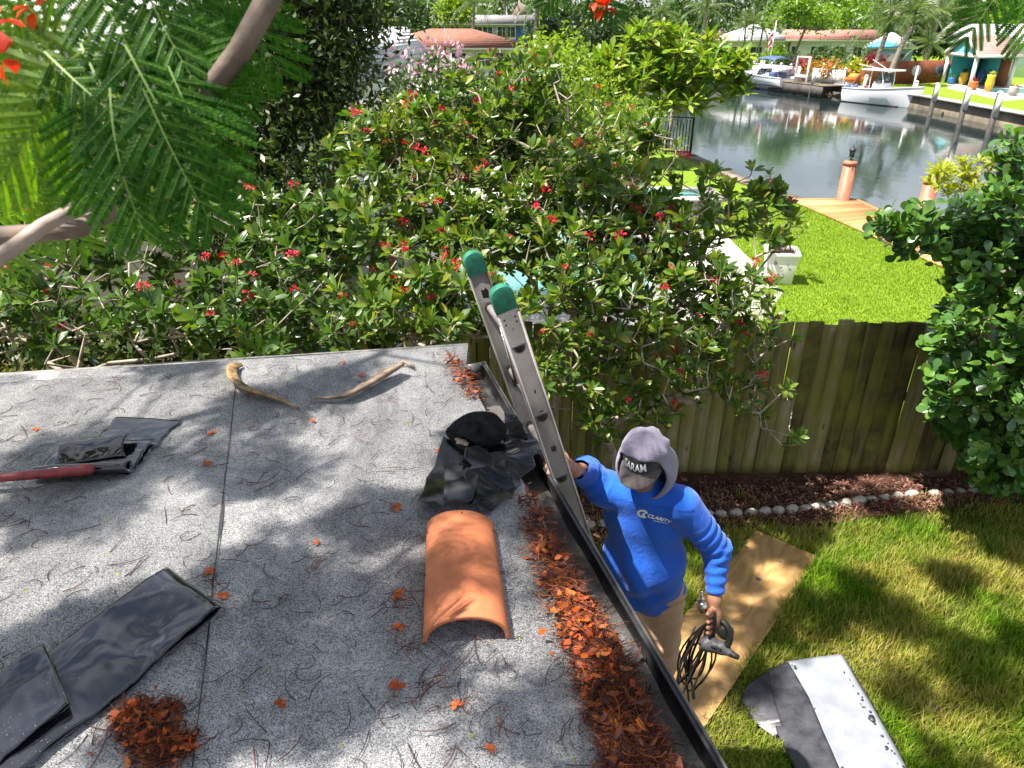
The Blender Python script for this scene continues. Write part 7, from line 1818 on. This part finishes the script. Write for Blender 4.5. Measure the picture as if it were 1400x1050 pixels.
fd = thing('wooden_dock', 'small brown wooden dock across the canal beside the boat lift', 'dock', (25.2, 65.5, 0))
for i in range(22):
    a = Vector((26.9-.0*i, 61.9, .02)).lerp(Vector((25.1, 69.5, .02)), i/22); b = MB(); b.bar(a, a+Vector((-2.0, -.45, 0)), .32, .05); b.build('plank', M['fence_back'], fd)
b = MB(); b.bar((24.9, 61.4, -.45), (23.1, 69, -.45), .1, .8); b.build('fascia', M['pile_far'], fd)
P0, P1 = Vector((7.2, 69.5, 0)), Vector((1.6, 70.2, 0)); bo3 = thing('cabin_boat', 'white cabin boat moored beyond the pale green shrub', 'boat', (*P0[:2], -.9))
d, s_, L = hull(P0, P1, 2.2, .9, -.9, bo3); b = MB(); b.box(P0+d*2.4+Vector((0, 0, .6)), (1.9, 1.5, 1.2), Matrix.Rotation(math.atan2(d.y, d.x), 3, 'Z'), .8); b.build('cabin', M['gelcoat'], bo3, bevel=.08)
b = MB(); b.box(P0+d*2.4+Vector((0, 0, .75)), (1.75, 1.56, .36), Matrix.Rotation(math.atan2(d.y, d.x), 3, 'Z'), .95); b.build('cabin_window', M['window'], bo3)
# ------------------------------------------------------------------ terrace things by the pavilion
def gx(px, py): return W(px, py, 0)
M['yellow'] = MAT('yellow_glaze', (.7, .42, .02), .4, .1); M['orange'] = MAT('orange_glaze', (.6, .16, .03), .4, .1); M['blue_glaze'] = MAT('blue_glaze', (.04, .2, .45), .4, .1)
def pot(label, px, py, r0, h, mat, leaf=None, k=0):
    p = gx(px, py); t = thing('flower_pot', label, 'pot', tuple(p)); b = MB(); b.lathe(p, [(r0*.6, 0), (r0, h*.45), (r0*.85, h*.85), (r0*.95, h), (r0*.8, h*.98)], 14); b.build('pot', M[mat], t, True)
    if leaf: v, f = flower_t(k, .6*r0/.03*.03*2, 22); link('plant', mesh('plant', *scatter(*quad_leaf(.38, .1), frames(rdirs(26, np.random.RandomState(k), .9)), np.tile(np.array(p)+[0, 0, h], (26, 1))), M[leaf]), t)
pot('yellow glazed pot standing before the pavilion corner post', 1315, 116, .34, .95, 'yellow', 'l_mid', 1); pot('squat orange pot on the terrace between the yellow pots', 1329, 123, .34, .6, 'orange', 'l_croton_red', 2); pot('tall yellow jar on the terrace beside the orange pot', 1350, 125.5, .3, 1.15, 'yellow', 'l_yellow', 3); pot('grey stone pot with a yellow plant on the terrace edge', 1384, 131, .34, .6, 'slab_grey', 'l_yellow', 4); pot('blue pot with a palm like plant under the pavilion gable', 1300, 115, .34, .5, 'blue_glaze', 'l_palm', 5)
pot('terracotta pot with a fern at the pavilion end of the rust fence', 1281, 112, .35, .5, 'rust_fence', 'l_palm', 6)
def chair(label, px, py, mat, rz):
    p = gx(px, py); t = thing('garden_chair', label, 'chair', tuple(p)); Rm = Matrix.Rotation(rz, 3, 'Z'); S_ = 1.15
    pt2 = lambda x, y, z: p+Rm @ (Vector((x, y, z))*S_)
    for i in range(5): x = -.24+.12*i; b = MB(); b.bar(pt2(x, .22, .3), pt2(x, .5, 1.05-.1*abs(i-2)), .1*S_, .02*S_, (0, 1, 0)); b.build('back_slat', mat, t)
    b = MB(); b.bar(pt2(0, -.3, .38), pt2(0, .25, .28), .56*S_, .03); b.build('seat', mat, t)
    for sg in (-1, 1):
        b = MB(); b.bar(pt2(sg*.33, -.35, .58), pt2(sg*.33, .35, .55), .12*S_, .03); b.build('armrest', mat, t)
        b = MB(); b.bar(pt2(sg*.3, -.3, 0), pt2(sg*.3, -.3, .57), .06, .1); b.build('leg', mat, t)
        b = MB(); b.bar(pt2(sg*.29, -.32, .34), pt2(sg*.29, .55, .0), .06, .1); b.build('leg', mat, t)
mk = lambda n, c: MAT(n, c, .5, .08)
chair('royal blue slatted chair near the turquoise pavilion wall', 1308, 111, mk('blue_chair', (.03, .16, .5)), .3); chair('white slatted chair beside the pavilion corner post', 1318, 113, mk('white_chair', (.75, .75, .74)), .2)
chair('mid blue slatted chair in front of the rust back wall', 1343, 116, mk('mid_blue_chair', (.1, .26, .5)), -.1); chair('bright teal slatted chair turned sideways on the terrace', 1359, 116.5, mk('teal_chair', (.02, .42, .42)), .9); chair('dark navy slatted chair at the outer pavilion post', 1371, 116, mk('navy_chair', (.03, .06, .14)), .6)
sheetobj('terrace', [tuple(gx(*q))[:2] for q in ((1294, 121), (1372, 138), (1420, 134), (1420, 117), (1296, 112))], .01, M['concrete'])
bp_ = thing('backyard_pool', 'pale blue pool on the terrace in front of the pavilion', 'pool', tuple(gx(1375, 125)))
link('pool_water', mesh('pool_water', [tuple(gx(x, y))[:2]+(.02,) for x, y in ((1337, 121), (1365, 127.5), (1415, 128), (1415, 122))], [(0, 1, 2, 3)], M['pool_water']), bp_)
pp = at(1204, 78, 68); um = thing('patio_umbrella', 'open bright blue patio umbrella beside the blue grey house', 'umbrella', (pp.x, 68, 0)); zt = at(1204, 53, 68).z
b = MB(); b.tube([(pp.x, 68, 0), (pp.x, 68, zt)], .04, 8); b.build('pole', M['trim'], um)
b = MB(); V = [(pp.x, 68, zt+.0)]+[(pp.x+1.25*math.cos(q), 68+1.25*math.sin(q), zt-.5-.0*k) for k, q in enumerate(np.linspace(0, 2*math.pi, 9)[:-1])]+[(pp.x+1.28*math.cos(q), 68+1.28*math.sin(q), zt-.72) for q in np.linspace(0, 2*math.pi, 9)[:-1]]
b.add(V, [(0, 1+k, 1+(k+1) % 8) for k in range(8)]+[(1+k, 9+k, 9+(k+1) % 8, 1+(k+1) % 8) for k in range(8)]); o = b.build('canopy', M['sky_canvas'], um); o.modifiers.new('s', 'SOLIDIFY').thickness = .02
rl2 = thing('porch_railing', 'white porch railing below the blue umbrella', 'railing', (31, 69, 0)); A, B_ = at(1165, 84, 68), at(1198, 84, 67)
for z in (1.0, .2): b = MB(); b.bar((A.x, 68, z), (B_.x, 67, z), .06, .06); b.build('rail', M['trim'], rl2)
for i in range(13): b = MB(); p = Vector((A.x, 68, .6)).lerp(Vector((B_.x, 67, .6)), i/12); b.box(p, (.04, .04, .82)); b.build('baluster', M['trim'], rl2)
kp = gx(1175, 117); ky = thing('kayak', 'orange and yellow kayak stored on the bank behind the white boat', 'kayak', tuple(kp))
b = MB(); q = kp+Vector((-.3, .3, .45)); b.tube([q+Vector((-1.3, 0, .1)), q+Vector((-.7, 0, 0)), q+Vector((.6, 0, 0)), q+Vector((1.3, 0, .12))], [.03, .3, .3, .03], 10); b.build('hull', M['orange'], ky, True)
b = MB(); b.tube([q+Vector((-.5, -.05, .22)), q+Vector((.5, -.05, .22))], [.2, .2], 8); b.build('deck', M['yellow'], ky, True)
b = MB(); b.bar(q+Vector((-.8, 0, -.3)), q+Vector((.8, 0, -.3)), .4, .3); b.build('rack', M['trim'], ky)
# ------------------------------------------------------------------ bank planting
def bush(label, px, py, Y, rpx, mat, n=26, per=22, leaf=(.32, .14), seed=0, group=None, name='garden_shrub', cat='shrub', flat=.8):
    p = at(px, py, Y); z = max(.15, p.z)
    blobs = [(px, py, Y, rpx), (px-rpx*.5, py+rpx*.3, Y, rpx*.7), (px+rpx*.5, py+rpx*.3, Y, rpx*.7)]
    return tree(name, label, cat, blobs, (p.x, Y, 0), n, per, quad_leaf(*leaf), mat, seed+500, group, spread=.28, trunk_r=.01, stem=((0, 0, .15),), dY=.5, zmin=.1)
for k, a in enumerate([('yellow croton hedge plant above the white vinyl fence', 1140, 93, 64.5, 12, 'l_croton'), ('golden croton hedge plant at the swept end of the rust fence', 1170, 92, 63.5, 11, 'l_yellow'), ('crimson croton at the railing below the umbrella', 1195, 83, 66, 9, 'l_croton_red'),
                     ('orange and red croton above the boat lift', 1112, 92, 67, 9, 'l_croton'), ('red croton hidden behind the boat lift hoop', 1098, 88, 68, 8, 'l_croton_red'), ('orange croton at the outer end of the white vinyl fence', 1160, 99, 63.6, 8, 'l_croton'),
                     ('big green shrub in front of the pink roofed house', 1165, 70, 72, 22, 'l_mid'), ('round green shrub before the window of the pink roofed house', 1125, 76, 74, 16, 'l_mid'), ('bright green shrub beside the flagpole', 1064, 72, 80, 12, 'l_bright'), ('low lime hedge plant behind the covered boat', 1042, 80, 79, 14, 'l_lime'), ('dark green shrub behind the sun top boat', 1080, 84, 76, 12, 'l_dark'), ('low green shrub beside the slim palms', 1012, 84, 80, 14, 'l_mid')]): bush(*a, seed=k)
# ------------------------------------------------------------------ trees and palms beyond
def bigtree(label, px, py, Y, rpx, mat, seed, n=70, per=26, leaf=(.5, .24), blobs=None, group=None, tr=.03):
    p = at(px, py, Y)
    bl = blobs or [(px, py, Y, rpx), (px-rpx*.6, py+rpx*.25, Y, rpx*.6), (px+rpx*.6, py+rpx*.25, Y, rpx*.6), (px, py-rpx*.5, Y, rpx*.6)]
    return tree('tree', label, 'tree', bl, (p.x, Y, 0), n, per, quad_leaf(*leaf), mat, seed, group, spread=.55, trunk_r=tr, stem=((0, 0, 1.0), (.1, 0, 2.0)), step=1.2, power=.42, dY=1.5, zmin=1.2)
bigtree('round bright green tree with a bare trunk in front of the white houses', 1095, 20, 81, 40, 'l_bright', 601, 110, 26, (.34, .17), [(1095, 18, 81, 26), (1062, 28, 81, 18), (1125, 26, 81, 18), (1095, 0, 81, 22), (1080, 10, 81, 22), (1110, 8, 81, 22)])
for k, a in enumerate([('leafy green tree rising above the pink roofed house', 1160, 12, 108, 45, 'l_bright'), ('dark green tree between the round tree and the leafy tree', 1125, 5, 118, 40, 'l_mid'), ('broad green tree behind the tall palms', 1240, 20, 100, 45, 'l_mid'), ('dark tree behind the long grey roof', 1300, 18, 104, 45, 'l_dark'), ('green tree over the long grey roof', 1350, 15, 98, 45, 'l_mid'), ('sunny tree at the end of the long grey roof', 1405, 12, 96, 45, 'l_bright'),
                     ('dark tree behind the blue grey house', 1272, 50, 80, 24, 'l_dark'), ('deep green tree above the white hipped roof', 1000, 12, 112, 42, 'l_dark'), ('green tree beyond the plumeria crown', 940, 25, 105, 40, 'l_mid'), ('olive tree beyond the pale shrub', 880, 20, 108, 42, 'l_mid'), ('shady tree beyond the orange flowers', 820, 25, 104, 40, 'l_dark'), ('green tree beside the vivid blue gable', 765, 25, 108, 38, 'l_mid'),
                     ('yellow green tree over the grey roofed house', 622, 14, 96, 20, 'l_lime'), ('low green tree behind the brown hipped roof', 560, 25, 100, 32, 'l_mid'), ('light green tree beside the brown hipped roof', 500, 20, 95, 34, 'l_bright'), ('bushy tree under the palms beside the deep blue wall', 748, 45, 90, 18, 'l_dark'), ('dark shrubby tree on the bank behind the pale shrub', 835, 52, 88, 28, 'l_dark')]):
    bigtree(a[0], *a[1:6], 610+k)
for k, (lab, px, yc, Y, L, lean, r0, sh) in enumerate([('coconut palm in front of the grey roofed house', 648, 6, 92, 3.0, (.2, 0), .16, False), ('coconut palm beside the vivid blue gable', 735, 4, 88, 3.2, (.3, 0), .17, False), ('tall coconut palm behind the brown roofed house', 690, -6, 110, 3.2, (0, 0), .16, False), ('coconut palm above the plumeria crown', 966, 12, 96, 3.4, (.2, 0), .17, False), ('shaggy palm beyond the orange flowers', 905, 18, 98, 3.2, (-.3, 0), .17, False),
                  ('slim palm, outermost of the three by the white house', 1020, 36, 83, 2.2, (-.2, 0), .1, True), ('slim palm, middle one of the three by the white house', 1031, 30, 82.5, 2.3, (.1, 0), .1, True), ('slim palm closest to the flagpole', 1043, 38, 83, 2.2, (.2, 0), .1, True),
                  ('tall grey royal palm in front of the blue umbrella', 1217, 25, 64, 3.0, (.4, 0), .2, True), ('leaning royal palm between umbrella house and rust fence', 1252, 15, 62, 3.1, (.9, 0), .2, True), ('dense low palm behind the rust brown fence', 1272, 62, 69, 2.6, (.1, 0), .15, False), ('shaggy palm above the dark tree behind the fence', 1285, 22, 78, 3.0, (.3, 0), .17, False), ('palm beyond the dark tree and pink house', 515, 28, 60, 2.2, (0, 0), .15, False)]):
    p = at(px, yc, Y); palm(lab, (p.x-lean[0], Y, 0), max(1.5, p.z-(1 if sh else 0)), L, 16 if L > 2.5 else 12, 700+k, lean, r0, None, 'l_palm', sh)
# far wood closing the view
r_ = np.random.RandomState(800); n = 42000
Xs = r_.uniform(-150, 190, n); Ys = 128+r_.rand(n)*18; top = 9+3.5*wav(np.stack([Xs, 0*Xs, 0*Xs], 1), .16, 5)+1.6*wav(np.stack([Xs, 0*Xs, Ys], 1), .6, 6)
Zs = np.maximum(.3, top*(1-r_.rand(n)**1.6*.98))
lumps = wav(np.stack([Xs, Ys, Zs], 1), .55, 9); k = lumps > -.75
pos = np.stack([Xs, Ys, Zs], 1)[k]; n = len(pos)
tv, tf = quad_leaf(1.0, .55)
o = link('far_wood', mesh('far_wood', *scatter(tv, tf, frames(rdirs(n, r_), rdirs(n, r_, 1.)), pos, r_.uniform(.7, 1.5, n)), M['l_mid'])); tag(o, 'dense green wood closing the view behind the houses', kind='stuff')
